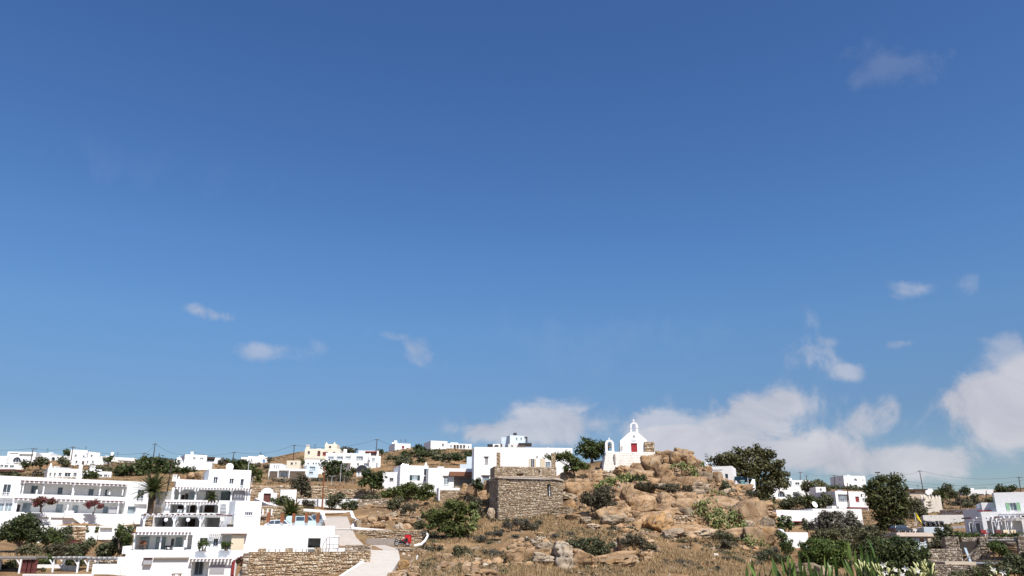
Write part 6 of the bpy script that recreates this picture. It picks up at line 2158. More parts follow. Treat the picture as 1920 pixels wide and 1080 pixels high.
rows = []
for (l, ly), (r, ry), d in (((622, 1021.5), (682, 1021.5), 120.7), ((616, 1008), (668, 1008), 125), ((612, 995), (662, 995), 131), ((609, 982), (656, 982), 139), ((606, 972), (652, 971), 148), ((604, 966), (650, 965.5), 155.5)):
 rows.append((P(l, ly, d), P(r, ry, d)))
sheet('ramp', 'steep concrete ramp between rubble walls', rows, ROADM, thick=.9)
for k, (x0, x1, y, d) in enumerate(((615, 664, 993, 131.7), (607, 651, 970.5, 149))):
 a, b = P(x0, y, d), P(x1, y, d)
 m = MB()
 m.add([tuple(a + up), tuple(b + up), tuple(b + up + Vector((0, .5, .1))), tuple(a + up + Vector((0, .5, .1)))], [(0, 1, 2, 3)])
 tag(m.build('road_joint', mat_plaster('joint_%d' % k, (.66, .62, .55))), 'pale joint across the ramp', None, None, 'structure')
# big stone wall at the bottom with single stones
w = stone_house('rubble_wall', 'big tan rubble retaining wall at the bottom beside the road', 'wall', 461, 692, 1092, (1037, 1032.5), 96.5, 100.5, 1.0, h=.22, lmin=.2, lmax=.6, seed=3, single=STONE_TO, limit=290, below=1.0, t=.13)
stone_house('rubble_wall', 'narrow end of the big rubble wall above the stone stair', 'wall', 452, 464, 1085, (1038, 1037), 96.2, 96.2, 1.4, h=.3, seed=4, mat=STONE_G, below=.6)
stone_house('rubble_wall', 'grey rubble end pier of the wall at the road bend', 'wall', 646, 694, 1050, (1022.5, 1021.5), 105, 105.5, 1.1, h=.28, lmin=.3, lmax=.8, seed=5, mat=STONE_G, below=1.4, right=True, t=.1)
path_wall('kerb_wall', 'white topped low wall slanting along the left side of the road', 'wall', [P(634, 1082, 88.5), P(650, 1071.5, 92), P(668, 1060, 96.5), P(684, 1048, 101.5), P(687, 1044.5, 103.5)], .34, 1.0)
for i, (x, lb) in enumerate(((489, 'leftmost stone pier on the top of the big rubble wall'), (540, 'middle stone pier on the top of the big rubble wall'), (594, 'rightmost stone pier on the top of the big rubble wall'))):
 y0 = 1037.6 - i * .9
 stone_house('stone_pier', lb, 'pier', x - 5.5, x + 5, y0 + 1, (1028.3 - i * .8,) * 2, 97.2 + i * 1.0 + .6, None, .7, h=.2, lmin=.2, lmax=.4, seed=60 + i, below=.3, group='stone piers on the big rubble wall', right=True)
m = thing('chain_fence', 'thin rail strung between the stone piers', 'fence', P(494, 1030, 98.2), 0)
for (x0, x1, d) in ((494.5, 534.5, 98.6), (545, 588.5, 99.7)):
 MB().bar(P(x0, 1030.5, d) - m.location, P(x1, 1030, d + .7) - m.location, .025).build('rail', PALEP, m)
 for xx in (x0 + 10, x0 + 22, x0 + 30):
  a = P(xx, 1030.4, d + .3) - m.location
  MB().box(a.x - .03, a.y - .03, a.z - .7, a.x + .03, a.y + .03, a.z + .05).build('post', DARKMETAL, m)
h = House('garage_block', 'large plain white block with one dark garage opening and cars on its roof', 'house', 436, 624.5, 1046, (983.5, 987.5), 106.5, 109.5, 9, below=1, parapet=.35)
h.porch(577.5, 1009, 601, 1027, 4)
h.porch(577.5, 1028.8, 601, 1035, .9)
for x in (487, 507, 527, 565, 610):
 h.box('spout', x - .4, 998, x + .4, 999.2, -.10, -.003, PALEP)
h.build()
h = House('stair_block', 'white stair wall stepping down from the garage block to the road', 'wall', 624.5, 633, 1046, (1004, 1004), 109.3, 109.6, 3.5, below=1, parapet=.1)
h.build()
h = House('stair_block', 'lowest white step wall between the garage block and the road bend', 'wall', 603, 648, 1052, (1027.5, 1027.5), 106.4, 106.6, 2.4, below=.6, parapet=.05)
h.build()
r = thing('stair_railing', 'dark iron railing on the white stair by the garage opening', 'railing', P(606, 1036, 106.0), 0)
pts = [P(605.5, 1022, 106.2), P(613, 1008.5, 106.2), P(636, 1008, 106.2)]
m = MB()
m.tube([p - r.location for p in pts], .035, 5)
m.build('top_rail', DARKMETAL, r)
MB().tube([P(612, 1021, 106.2) - r.location, P(635.5, 1021, 106.2) - r.location], .025, 5).build('middle_rail', DARKMETAL, r)
for x, y0 in ((605.5, 1022), (612.5, 1009), (618, 1008.5), (635, 1008)):
 a, b = P(x, y0, 106.2) - r.location, P(x, 1030 if x > 606 else 1035, 106.2) - r.location
 MB().bar(a, b, .035).build('post', RUST, r)
for i, x in enumerate((502, 528, 549.5, 573.5, 595)):
 a, b = P(x, 986.5, 110.6), P(x + 1.6, 962.5 if i else 961, 110.6)
 p = thing('parking_post', ('leftmost', 'second from the left', 'middle', 'second from the right', 'rightmost')[i] + ' of the five rusty square posts on the garage roof', 'post', a, 0, 'rusty posts on the garage roof')
 v = b - a
 MB().box(-.17, -.12, -.3, .17, .12, v.z * .28).build('base', GREYP, p)
 m = MB()
 m.box(-.2, -.15, v.z * .28 + .003, .2, .15, v.z)
 m.build('shaft', RUST, p)
# the roof slab behind the parapet carries the cars
sheet('parking_deck', 'flat parking deck on the garage block', [(P(470, 996, 111), P(622, 996.5, 113.2)), (P(470, 990.5, 128), P(612, 990.5, 128))], CONC, thick=.5)
vehicle('car', 'dark red car parked second among the rusty posts', 'car', P(546, 991.5, 119), math.pi, CARRED, 'car', 'cars on the garage roof', H=1.65)
vehicle('van', 'white and pale blue van parked in front of the fan palm', 'van', P(568, 995, 115), 0.1, CARBLUE, 'van', 'cars on the garage roof', L=4.6, H=1.95)
vehicle('car', 'grey car with a bright white roof parked at the right by the stone wall', 'car', P(592, 990, 120), -math.pi / 2 + .3, CARGREY, 'car', 'cars on the garage roof', H=1.9)
vehicle('car', 'white car parked low in front of the slit wall', 'car', P(527, 994, 114), 0, CARWHITE, 'car', 'cars on the garage roof', H=1.35)
# walls round the ramp
cap = [P(566, 954, 150), P(600, 956, 151), P(606, 957.5, 151.5), P(658, 957.5, 158.5)]
w = path_wall('capped_wall', 'white capped rubble wall closing the top of the ramp', 'wall', cap, .55, .42)
w = path_wall('capped_wall', 'white cap zigzagging down the right side of the ramp', 'wall', [P(658, 957.5, 158.5), P(660, 963, 152), P(662.5, 970, 147), P(671, 972.5, 145), P(667, 978, 140), P(660.5, 986.5, 133.5), P(664, 988.5, 131.5)], .6, .40)
w = path_wall('capped_wall', 'long white cap on the rubble wall behind the red telephone box', 'wall', [P(660, 988, 131.5), P(690, 990.3, 131), P(720, 993, 130), P(750, 994, 129.2), P(775, 995.5, 128.5), P(799, 997, 127.5)], .55, .36)
w = path_wall('capped_wall', 'short white cap curving down past the motorbike', 'wall', [P(800, 996.5, 127.6), P(802, 1003, 124.5), P(797, 1012, 121), P(790, 1018, 118.6), P(776, 1021, 117.8)], .28, .25)
path_wall('white_pillar', 'white vertical end pillar at the left of the capped ramp wall', 'wall', [P(604, 959, 151), P(607.5, 972, 146)], .7, 1.6)
stone_house('rubble_wall', 'rubble wall closing the top of the ramp under its white cap', 'wall', 578, 657, 972, (958.5, 959), 151.6, 159, .6, h=.3, lmin=.3, lmax=.85, seed=16, below=1, t=.09)
stone_house('rubble_wall', 'tan rubble wall below the long white cap along the road', 'wall', 660, 800, 1026, (989, 998), 130.8, 126.8, .8, h=.26, lmin=.25, lmax=.7, seed=17, single=STONE_TO, limit=200, below=1, t=.12)
stone_house('rubble_wall', 'shaded side wall of the ramp on its right', 'wall', 652.5, 668.5, 1012, (967, 990), 150, 131.5, .6, h=.26, lmin=.25, lmax=.7, seed=18, below=1.5, t=.12)
k_ = House('kerb_block', 'pale cement block at the foot of the rubble wall by the road', 'wall', 686, 742, 1027, (1007.5, 1012), 124.3, 121.5, .8, mat=ROADM, below=.5, parapet=.02)
k_.build()
tb = thing('telephone_box', 'bright red upright box against the rubble wall above the motorbike', 'box', P(763.7, 1022.5, 120.8), -.12)
hh = P(763, 1001.8, 120.8).z - tb.location.z
MB().box(-.42, -.02, .25, .42, .60, hh).build('cabinet', RED, tb)
m = MB()
m.box(-.35, -.05, .35, .35, -.023, hh - .15)
m.build('door', RED, tb)
MB().box(-.5, -.1, hh + .003, .5, .7, hh + .09).build('roof', CONC, tb)
MB().box(-.45, -.05, 0, .45, .65, .247).build('plinth', CONC, tb)
MB().box(.24, -.10, .95, .29, -.053, 1.15).build('handle', STEEL, tb)
mb = motorbike('black motorbike with red and white trim parked by the red box', P(753.5, 1026, 117.6) + Vector((0, 0, .12)), .0, CARDARK, BLACK)
mb.scale = (1.12, 1.12, 1.12)
MB().box(.02, -.19, .66, .16, .19, .80).build('side_panel', RED, mb)
sl = House('parking_slab', 'thin pale cement slab under the motorbike', 'slab', 740, 768, 1029, (1026.3, 1026.3), 116.9, 116.9, 1.6, mat=CONC, below=.1, parapet=.004)
sl.build()
stone_house('rubble_wall', 'rough rubble bank between the motorbike slab and the road', 'wall', 741, 786, 1062, (1027.5, 1029), 115.5, 114.5, 1.0, h=.3, lmin=.35, lmax=.9, seed=19, below=1, t=.2)
stone_house('rubble_wall', 'crumbling rubble bank below the motorbike at the right of the road', 'wall', 750, 782, 1075, (1047, 1046), 109, 108, 1.0, h=.35, lmin=.4, lmax=1.0, seed=20, below=1, t=.22)
pi = thing('white_pipe', 'thin white pipe standing in the rubble right of the road', 'pipe', P(779, 1065, 107.5), 0)
MB().tube([Vector((0, 0, 0)), P(782.5, 1041, 107.5) - P(779, 1065, 107.5)], .12, 7).build('shaft', TRIM, pi)
# middle houses behind the tree and the stone tower
h = House('house', 'white house with a dark shuttered window below the scrub hill', 'house', 749, 802, 918, (872, 873.5), 176, 178, 8, below=2)
h.win(773, 891, 782.5, 900.5, mull=1, sh=DKGREEN, pane=GLASSB)
h.win(795, 879, 801.3, 890.5, mull=0, frame=DKGREEN, sill=False)
h.porch(794.5, 893.5, 801.3, 902, 1.0)
h.chimney(799.5, 866.5, .8, 2, 1)
h.build()
h = House('house', 'low white left wing with one small square window', 'house', 716, 750, 922, (885.5, 885), 177, 177.5, 6, below=2)
h.win(730.5, 896, 737.5, 902, mull=1, frame=GREYWOOD)
h.build()
h = House('house', 'white middle house with a tall window and a red brown canopy', 'house', 802, 889, 922, (876, 880), 173, 175, 7, below=2)
h.win(832, 893, 841.5, 909, mull=1, trans=2, pane=GLASSB, lintel=WOOD)
h.porch(851, 887, 886, 914, 1.2)
for k in range(16):
 h.box('reed_slat', 852.5 + k * 2.1, 895.5, 854.2 + k * 2.1, 914, .55, .62, GREYWOOD)
h.box('canopy', 843.5, 884.5, 888, 892.5, -.9, -.003, WOOD)
h.build()
h = House('house', 'small pale block on the slope left of the big white house', 'house', 875, 889, 868, (856, 856.5), 205, 205, 5, mat=PALEBLUE, below=1)
h.build()
h = House('house', 'pale flat roofed block above the canopy house', 'house', 862, 888, 888, (869, 872), 195, 195, 5, mat=PALEBLUE, below=1)
h.build()
t_ = House('terrace_wall', 'white terrace step under the canopy house', 'wall', 822, 862, 935, (914, 915), 166, 167, 3, below=1, parapet=.03)
t_.build()
stone_house('rubble_wall', 'low stone wall below the white terrace step', 'wall', 825, 860, 932, (919, 919), 164, 164.5, .5, h=.25, seed=23, below=1)
h = House('house', 'big plain white house with a flat roof behind the stone tower', 'house', 888, 1075, 916, (837.8, 840.2), 166, 168, 9, below=2)
h.win(909.3, 856, 914.8, 870, mull=1, pane=GREYCANVAS, frame=GREYWOOD, lintel=WHITE)
h.win(904.5, 892, 917, 904, mull=1, pane=GLASSB, frame=GREYWOOD, sh=TRIM, lintel=WOOD)
h.win(995, 860.5, 1001.5, 876, mull=1, sh=CANVAS, sill=False, name='french_door')
h.box('shutter', 1013.5, 859.5, 1022, 876, -.09, -.003, CANVAS)
h.win(1022.5, 866, 1032, 877, mull=1, pane=GLASSB, sill=False)
h.box('wall_lamp', 1006.5, 855, 1008, 857.5, -.15, -.003, DARKMETAL)
h.local('roof_box', WHITE2, (h.px(1030, 838)[0], 3, h.H - .3, h.px(1034, 838)[0], 4, h.H + .4))
h.build()
for i, (a, b, y0, y1, lb) in enumerate(((931, 937, 848.5, 878, 'slim stone chimney pillar at the left of the stone tower terrace'), (1034, 1041, 849.5, 882, 'slim stone pillar at the right of the stone tower terrace'))):
 stone_house('stone_pillar', lb, 'pillar', a, b, y1, (y0, y0), 146 if i == 0 else 147, None, .7, h=.2, lmin=.2, lmax=.45, seed=70 + i, below=.4, right=True, group='stone pillars on the tower terrace')
w = stone_house('stone_tower', 'upper storey of the rubble stone tower with small dark holes', 'tower', 927, 1043.5, 899, (874.5, 876), 144, 146, 5, h=.19, lmin=.14, lmax=.48, seed=24, below=.6, mat=STONE_W,
    holes=[(968.5, 887, 981.5, 892.5, .7), (949, 881.5, 951.8, 885.5, .4), (1010, 882.8, 1013, 886, .4)], t=.08)
w = stone_house('stone_tower', 'broad rubble stone tower wall with a narrow dark doorway', 'tower', 935, 1056, 968, (896.5, 900), 137.2, 140.5, 5.6, h=.19, lmin=.14, lmax=.48, seed=25, below=3, left=True, mat=STONE_W,
    holes=[(1025.8, 908, 1033, 931, .8)], t=.10)
d_ = w.box('door_leaf', 1029.5, 909.5, 1032.8, 930.5, .3, .36, PALEP)
path_wall('coping', 'smooth cement coping along the top of the stone tower wall', 'wall', [P(919, 897.5, 142.2), P(935.5, 894.5, 137.1), P(960, 893.8, 137.6), P(1000, 893.5, 138.6), P(1030, 895.5, 139.6), P(1056, 900, 140.4)], .42, .2, mat_plaster('tower_coping', (.40, .33, .255), .12, (.27, .22, .17), .6))
sheet('tower_terrace', 'flat terrace on the stone tower', [(P(937, 897, 138), P(1054, 898.5, 141)), (P(926, 896, 146), P(1046, 896, 148))], CONC, thick=.3)
# the chapel on its rock
CH = House('chapel', 'small white chapel with a red door and a bell arch on its gable', 'chapel', 1163.5, 1214.5, 849, (825.6, 825.6), 165.3, 164.8, 7.5, below=.3, parapet=.0)
W_, H_ = CH.W, CH.H
sx1, sz = CH.px(1179.3, 811)
sx2, _ = CH.px(1196.2, 811)
r = CH.rect(1183.2, 831, 1194.8, 847)
# gabled front with a door hole
m = MB()
dx0, dx1, dz = r[0], r[2], r[3]
m.add([(0, 0, 0), (dx0, 0, 0), (dx0, 0, dz), (dx1, 0, dz), (dx1, 0, 0), (W_, 0, 0), (W_, 0, H_), (sx2, 0, sz), (sx1, 0, sz), (0, 0, H_)],
  [(0, 1, 2, 9), (2, 8, 9), (2, 3, 7, 8), (3, 6, 7), (3, 4, 5, 6)])
D_ = CH.D
for (xa, za), (xb, zb) in (((0, 0), (0, H_)), ((0, H_), (sx1, sz)), ((sx1, sz), (sx2, sz)), ((sx2, sz), (W_, H_)), ((W_, H_), (W_, 0))):
 m.add([(xa, 0, za), (xb, 0, zb), (xb, D_, zb), (xa, D_, za)], [(0, 1, 2, 3)])
m.add([(0, D_, 0), (0, D_, H_), (sx1, D_, sz), (sx2, D_, sz), (W_, D_, H_), (W_, D_, 0)], [(0, 1, 2, 3, 4, 5)])
m.add([(dx0, 0, 0), (dx0, 0, dz), (dx1, 0, dz), (dx1, 0, 0), (dx0, .3, 0), (dx0, .3, dz), (dx1, .3, dz), (dx1, .3, 0)], [(0, 1, 5, 4), (1, 2, 6, 5), (2, 3, 7, 6)])
m.build('wall', WHITE, CH.root)
m = MB()
m.box(dx0 - .01, .2, 0, dx1 + .01, .27, dz + .01)
wd = (dx1 - dx0) / 2
for k in range(2):
 for a, b in ((.1, .45), (.52, .92)):
  m.box(dx0 + k * wd + wd * .14, .17, dz * a, dx0 + (k + 1) * wd - wd * .14, .199, dz * b)
dr = m.build('door', DOORRED, CH.root)
MB().box((dx0 + dx1) / 2 + .05, .12, dz * .46, (dx0 + dx1) / 2 + .11, .168, dz * .54).build('handle', STEEL, dr)
m = MB()
m.box(dx0 - .12, -.06, dz + .02, dx1 + .12, -.003, dz + .16)
m.build('lintel', WHITE, CH.root)
c_ = CH.px(1188.8, 818)
m = MB()
m.prism([(c_[0] + .26 * math.cos(math.pi * 2 * k / 12), c_[1] + .24 * math.sin(math.pi * 2 * k / 12)) for k in range(12)], -.05, -.003)
m.build('oculus', GREYP, CH.root)
c_ = CH.px(1188.5, 826)
m = MB()
m.prism([(c_[0] - .45, c_[1] - .2), (c_[0] + .45, c_[1] - .2), (c_[0] + .45, c_[1] + .1), (c_[0], c_[1] + .3), (c_[0] - .45, c_[1] + .1)], -.04, -.003)
m.build('niche', PALEP, CH.root)
def bell_arch(root, x0, x1, z0, z1, ix0, ix1, iz0, iz1, y0, y1, mat):
 """upright slab with a round topped opening and a round top"""
 m = MB()
 N = 12
 cx, R, ri = (x0 + x1) / 2, (x1 - x0) / 2, (ix1 - ix0) / 2
 zo, zi = z1 - R, iz1 - ri
 out = [(x0, z0)] + [(cx - R * math.cos(math.pi * k / N), zo + R * math.sin(math.pi * k / N)) for k in range(N + 1)] + [(x1, z0)]
 inn = [(ix0, iz0)] + [((ix0 + ix1) / 2 - ri * math.cos(math.pi * k / N), zi + ri * math.sin(math.pi * k / N)) for k in range(N + 1)] + [(ix1, iz0)]
 n = len(out)
 for y, fl in ((y0, False), (y1, True)):
  for i in range(n - 1):
   f = (0, 1, 2, 3)
   m.add([(out[i][0], y, out[i][1]), (out[i + 1][0], y, out[i + 1][1]), (inn[i + 1][0], y, inn[i + 1][1]), (inn[i][0], y, inn[i][1])], [f[::-1] if fl else f])
  m.add([(out[0][0], y, out[0][1]), (inn[0][0], y, inn[0][1]), (inn[-1][0], y, inn[-1][1]), (out[-1][0], y, out[-1][1])], [(0, 1, 2, 3)])
 for ring in (out, inn):
  for i in range(n - 1):
   (xa, za), (xb, zb) = ring[i], ring[i + 1]
   m.add([(xa, y0, za), (xb, y0, zb), (xb, y1, zb), (xa, y1, za)], [(0, 1, 2, 3)])
 m.add([(inn[0][0], y0, inn[0][1]), (inn[-1][0], y0, inn[-1][1]), (inn[-1][0], y1, inn[-1][1]), (inn[0][0], y1, inn[0][1])], [(0, 1, 2, 3)])
 return m.build('bell_arch', mat, root)
def cross(root, x, z0, z1, y, mat, name='cross'):
 h = z1 - z0
 t = h * .11
 m = MB()
 m.box(x - t, y - t, z0, x + t, y + t, z1)
 m.box(x - h * .38, y - t * .9, z0 + h * .55, x - t - .001, y + t * .9, z0 + h * .78)
 m.box(x + t + .001, y - t * .9, z0 + h * .55, x + h * .38, y + t * .9, z0 + h * .78)
 return m.build(name, mat, root)
bx0, bz1 = CH.px(1181, 791.5)
bx1, _ = CH.px(1196, 791.5)
ix0, iz0 = CH.px(1185.2, 809.5)
ix1, iz1 = CH.px(1191.6, 794.3)
ba = bell_arch(CH.root, bx0, bx1, sz - .003, bz1, ix0, ix1, iz0, iz1, .05, .75, WHITE)
for z in (CH.px(1188.5, 802)[1],):
 MB().box(bx0 - .06, -.01, z - .05, ix0 - .003, .81, z + .05).build('moulding', WHITE, ba)
 MB().box(ix1 + .003, -.01, z - .05, bx1 + .06, .81, z + .05).build('moulding', WHITE, ba)
cross(CH.root, (bx0 + bx1) / 2, bz1 - .02, CH.px(1188.5, 785.5)[1], .4, WHITE)
for k in range(4):
 CH.box('quoin', 1164.2, 837 + k * 2.3, 1168 - (k % 2), 838.3 + k * 2.3, -.05, -.003, CONC)
pod = House('podium', 'whitewashed stone podium carrying the chapel and the bell arch', 'wall', 1129, 1232, 886, (847, 847), 160.5, 161.5, 5, mat=mat_plaster('old_limewash', (.72, .68, .62), .12, (.48, .40, .32), .65), below=1.5, parapet=.0)
# battered front: a leaning face of whitewashed stones
x_tl, z_t = pod.px(1136.5, 847)
x_tr, _ = pod.px(1229, 847)
x_bl, z_b = pod.px(1126.5, 882)
x_br, _ = pod.px(1243, 886)
m = MB()
m.add([(x_bl, -1.0, z_b - 1.5), (x_br, -1.0, z_b - 1.5), (x_tr, 0, z_t), (x_tl, 0, z_t), (x_bl + .7, 6, z_b - 1.5), (x_br + .5, 6, z_b - 1.5), (x_tr + 1.2, 11, z_t), (x_tl + 1.5, 11, z_t)],
  [(0, 1, 2, 3), (1, 5, 6, 2), (4, 0, 3, 7), (3, 2, 6, 7), (5, 4, 7, 6)])
m.build('core', pod.mat, pod.root)
rng = random.Random(9)
m = MB()
z = z_b - 1.2
while z < z_t - .25:
 hh = rng.uniform(.22, .4)
 t = (z - (z_b - 1.5)) / (z_t - z_b + 1.5)
 x = x_bl + (x_tl - x_bl) * t
 xe = x_br + (x_tr - x_br) * t
 while x < xe - .2:
  l = rng.uniform(.3, .9)
  v, f = stone_verts(l - .03, hh - .03, .035, rng)
  m.add([(a + x, b - 1.0 + (1.0) * ((z + c) - (z_b - 1.5)) / (z_t - z_b + 1.5) - .004, c + z) for a, b, c in v], f, rng.random())
  x += l
 z += hh
o = m.build('stones', pod.mat, pod.root)
o['kind'] = 'stuff'
q = pod.px(1186, 852.5)
MB().box(q[0] - .18, -.10, q[1] - .15, q[0] + .18, .1, q[1] + .15).build('drain_hole', VOID, pod.root)
q1, q2 = pod.px(1151.5, 852), pod.px(1151.5, 870)
MB().box(q1[0] - .12, -.75, q2[1], q1[0] + .12, -.1, q1[1]).build('rain_stain_pipe', CONC, pod.root)
bt = House('bell_tower', 'small free standing white bell arch with a hanging bell beside the chapel', 'bell tower', 1135.2, 1151.8, 848, (824, 824), 161, 161, .9, below=.2, parapet=0)
i0, i1 = bt.px(1139.8, 845.5), bt.px(1146.8, 828)
ba = bell_arch(bt.root, 0, bt.W, 0, bt.H, i0[0], i1[0], i0[1], i1[1], 0, .9, WHITE)
cross(bt.root, bt.W / 2, bt.H - .02, bt.px(1143, 820)[1], .45, WHITE)
c_ = bt.px(1143.3, 834.5)
m = MB()
m.lathe((c_[0], .45, c_[1] - .5), [(.30, 0), (.26, .08), (.2, .3), (.17, .45), (.05, .52)], 12)
m.build('bell', mat_plain('bronze', (.10, .07, .04), .45, .8), bt.root, True)
MB().box(i0[0] + .02, .4, c_[1] + .05, i1[0] - .02, .5, c_[1] + .16).build('yoke', DKRED, bt.root)
MB().bar((c_[0] + .1, .45, c_[1] - .5), (c_[0] + .12, .45, i0[1] + .1), .025).build('rope', TEAL, bt.root)
stone_house('rubble_wall', 'ruined tan stone buttress leaning on the right side of the chapel', 'wall', 1209.5, 1227, 849, (828, 829), 164.4, 164.6, 2.0, h=.3, lmin=.3, lmax=.75, seed=33, below=.4, right=True, t=.14, topf=lambda x: 99 if x < 1.3 else 2.9 - (x - 1.3) * 1.4)
# right: houses behind the granite hill
h = House('house', 'small white house with a tiny window just right of the granite top', 'house', 1322, 1375.5, 910, (872.5, 876.5), 166, 164, 7, below=2)
h.win(1359.5, 888.5, 1365, 897, mull=0, depth=.3, frame=GREYWOOD)
h.local('ledge', PALEP, (h.px(1336, 881)[0], -.08, h.px(1336, 881)[1], h.px(1355, 881)[0], -.003, h.px(1336, 880.4)[1]))
h.chimney(1319.5 + 4, 866, .9, 1, 1)
h.aerial(1321.5 + 2, 849, 1.5)
h.build()
path_wall('garden_wall', 'whitewashed curving parapet below the dark blue awning', 'wall', [P(1364, 900, 162), P(1380, 906, 161), P(1391, 909, 160.5), P(1398, 913.5, 160), P(1404, 912, 160), P(1409, 905, 160.3), P(1412, 899, 161), P(1413.2, 898.5, 164)], .45, 1.9)
aw = thing('awning', 'dark blue cloth awning stretched from the small white house', 'awning', P(1376, 900, 164), 0)
a, b, c, d = P(1376.5, 893.5, 165), P(1402, 896, 162), P(1411, 897.5, 164.5), P(1383, 893.5, 167.5)
m = MB()
v = [p - aw.location for p in (a, b, c, d)]
m.add([tuple(p) for p in v] + [tuple(p - Vector((0, 0, .12))) for p in v], [(0, 1, 2, 3), (7, 6, 5, 4), (0, 4, 5, 1), (1, 5, 6, 2), (2, 6, 7, 3), (3, 7, 4, 0)])
m.build('canopy', BLUECANVAS, aw)
p = P(1381, 895.6, 163.8) - aw.location
MB().add([(-.1, -.1, -.8)], []).v
m = MB()
q0, q1 = P(1377, 894.4, 164.8) - aw.location, P(1402, 896.9, 162) - aw.location
m.add([tuple(q0), tuple(q1), tuple(q1 - Vector((0, 0, .55))), tuple(q0 - Vector((0, 0, .7))), tuple(q0 + Vector((0, .05, 0))), tuple(q1 + Vector((0, .05, 0))), tuple(q1 + Vector((0, .05, -.55))), tuple(q0 + Vector((0, .05, -.7)))], [(0, 1, 2, 3), (7, 6, 5, 4), (0, 4, 5, 1), (2, 6, 7, 3)])
m.build('valance', BLUECANVAS, aw)
for pp in (b, c):
 e = pp - aw.location
 MB().bar(e - Vector((0, 0, 2.2)), e, .05).build('pole', TRIM, aw)
ht = thing('hot_water_tank', 'small teal box behind the curving white parapet', 'box', P(1392.5, 911, 163), 0)
MB().box(-.35, -.3, 0, .35, .3, 1.0).build('body', TEAL, ht)
MB().box(-.4, -.35, 1.003, .4, .35, 1.08).build('lid', PALEP, ht)
G_R = 'white houses on the right hand slope'
h = House('house', 'white house with a big arched window seen through the large tree', 'house', 1443, 1508, 940, (911, 911.5), 236, 240, 8, group=G_R, below=3)
h.win(1458.5, 920.5, 1472.5, 932, mull=2, arch=True, depth=.5, sill=False)
h.win(1487, 922.5, 1495, 931, mull=1)
h.build()
h = House('house', 'white upper storey with a sloping parapet behind the arched window house', 'house', 1479, 1520, 916, (899.5, 901), 258, 258, 7, group=G_R, below=3)
h.win(1481, 902, 1484.5, 909, mull=0, pane=GLASSB)
h.win(1491, 904.5, 1499, 909, mull=1)
h.box('stair_end', 1480, 896.5, 1485, 899.6, .5, 3, WHITE)
h.build()
h = House('house', 'white house with dark red window frames and an open side porch', 'house', 1570, 1629, 958, (921.5, 921), 203, 206, 8, group=G_R, below=2)
h.win(1571.5, 927, 1589.5, 940, mull=4, trans=2, frame=MAROON, pane=GLASSB, depth=.3)
h.win(1604, 931, 1611, 941, mull=1, frame=DKRED, pane=DKRED, depth=.25)
h.box('band', 1589.5, 951, 1630, 952.4, -.4, -.003, DKRED)
h.local('downpipe', DKWOOD, (h.px(1590.5, 930)[0] - .06, -.1, h.px(1590.5, 952)[1], h.px(1590.5, 930)[0] + .06, -.003, h.px(1590.5, 922)[1]))
h.build()
h = House('house', 'shaded side of the red window house with a recessed porch', 'house', 1541, 1570, 958, (925.5, 921.5), 210, 203.6, 1.7, group=G_R, below=2)
h.porch(1543, 927.5, 1551, 940, 1.1)
h.porch(1553.5, 926.5, 1567, 940, 1.1)
h.door(1556, 929, 1564, 940, DKRED, on=1.1, panels=2, handle=False)
h.build()
h = House('house', 'long low white house with a satellite dish on its roof corner', 'house', 1529, 1621.5, 1004, (953.5, 954.5), 166, 168, 9, group=G_R, below=2)
h.win(1591, 964, 1601, 971, mull=1, frame=GREYWOOD)
h.win(1544, 962, 1552, 972, mull=1, frame=GREYWOOD)
h.box('roof_vent', 1560, 948.5, 1568, 953.8, 1, 3, WHITE2)
h.box('roof_vent', 1573, 949, 1580, 953.8, 1, 3, WHITE2)
h.build()
h = House('house', 'low white wing over a shaded blue door porch beside the rock', 'house', 1460, 1530, 1004, (957, 956.5), 162, 166, 7, group=G_R, below=2)
h.porch(1488, 978.5, 1512, 998, 1.8)
h.door(1490, 980, 1497, 998, BLUEP, on=1.8, panels=1)
h.box('stone_jamb', 1500, 980, 1509, 998, .6, 1.7, BUFF)
h.box('lintel', 1487, 977.2, 1513, 978.6, -.1, -.003, DKRED)
h.build()
dish('round white satellite dish on the long low white house', 1526.7, 946.5, 167, .62, pole_h=1.3)
h = House('garden_wall', 'white garden wall with a rounded top and two slots beside the foot of the rock', 'wall', 1471, 1518.5, 1036, (997.5, 998.5), 134, 136, 2.5, below=2, parapet=.03)
h.porch(1484, 1013.5, 1487.5, 1017, .3)
h.porch(1499, 1012.5, 1501, 1021, .3)
h.build()
path_wall('garden_wall', 'white curved wall end tucked against the granite foot', 'wall', [P(1459.5, 991.5, 140), P(1465, 992.5, 138), P(1469, 997, 136), P(1473, 999, 134.5)], .5, 2.2)
h = House('house', 'white three part house on the right ridge with small balconies', 'house', 1583, 1626, 924, (891.5, 892.5), 338, 340, 9, group=G_R, below=2)
h.win(1601, 897, 1607, 902, mull=1, arch=True, pane=GLASSB, depth=.4, sill=False)
h.win(1617, 899, 1619, 901.5, mull=0)
h.win(1602.5, 908.5, 1608, 914, mull=1, arch=True, frame=BLUE, depth=.4, sill=False)
h.win(1592.5, 907.5, 1596, 911, mull=0, frame=BLUE)
h.chimney(1591, 890, 1.4, 2, 0)
h.build()
h = House('house', 'round cornered left wing of the three part ridge house', 'house', 1571, 1585, 924, (892.5, 891.8), 341, 337.5, 6, group=G_R, below=2)
h.porch(1573, 896, 1578, 901.5, 1.5)
h.porch(1580, 896.5, 1583.5, 901, 1.2)
h.porch(1572, 905.5, 1584, 911.5, 1.5)
h.build()
h = House('house', 'small white building in the bushes below the arched window house', 'house', 1531, 1550, 930, (913, 913), 230, 230, 5, group=G_R, below=2)
h.win(1537, 916, 1541, 920, mull=0)
h.build()
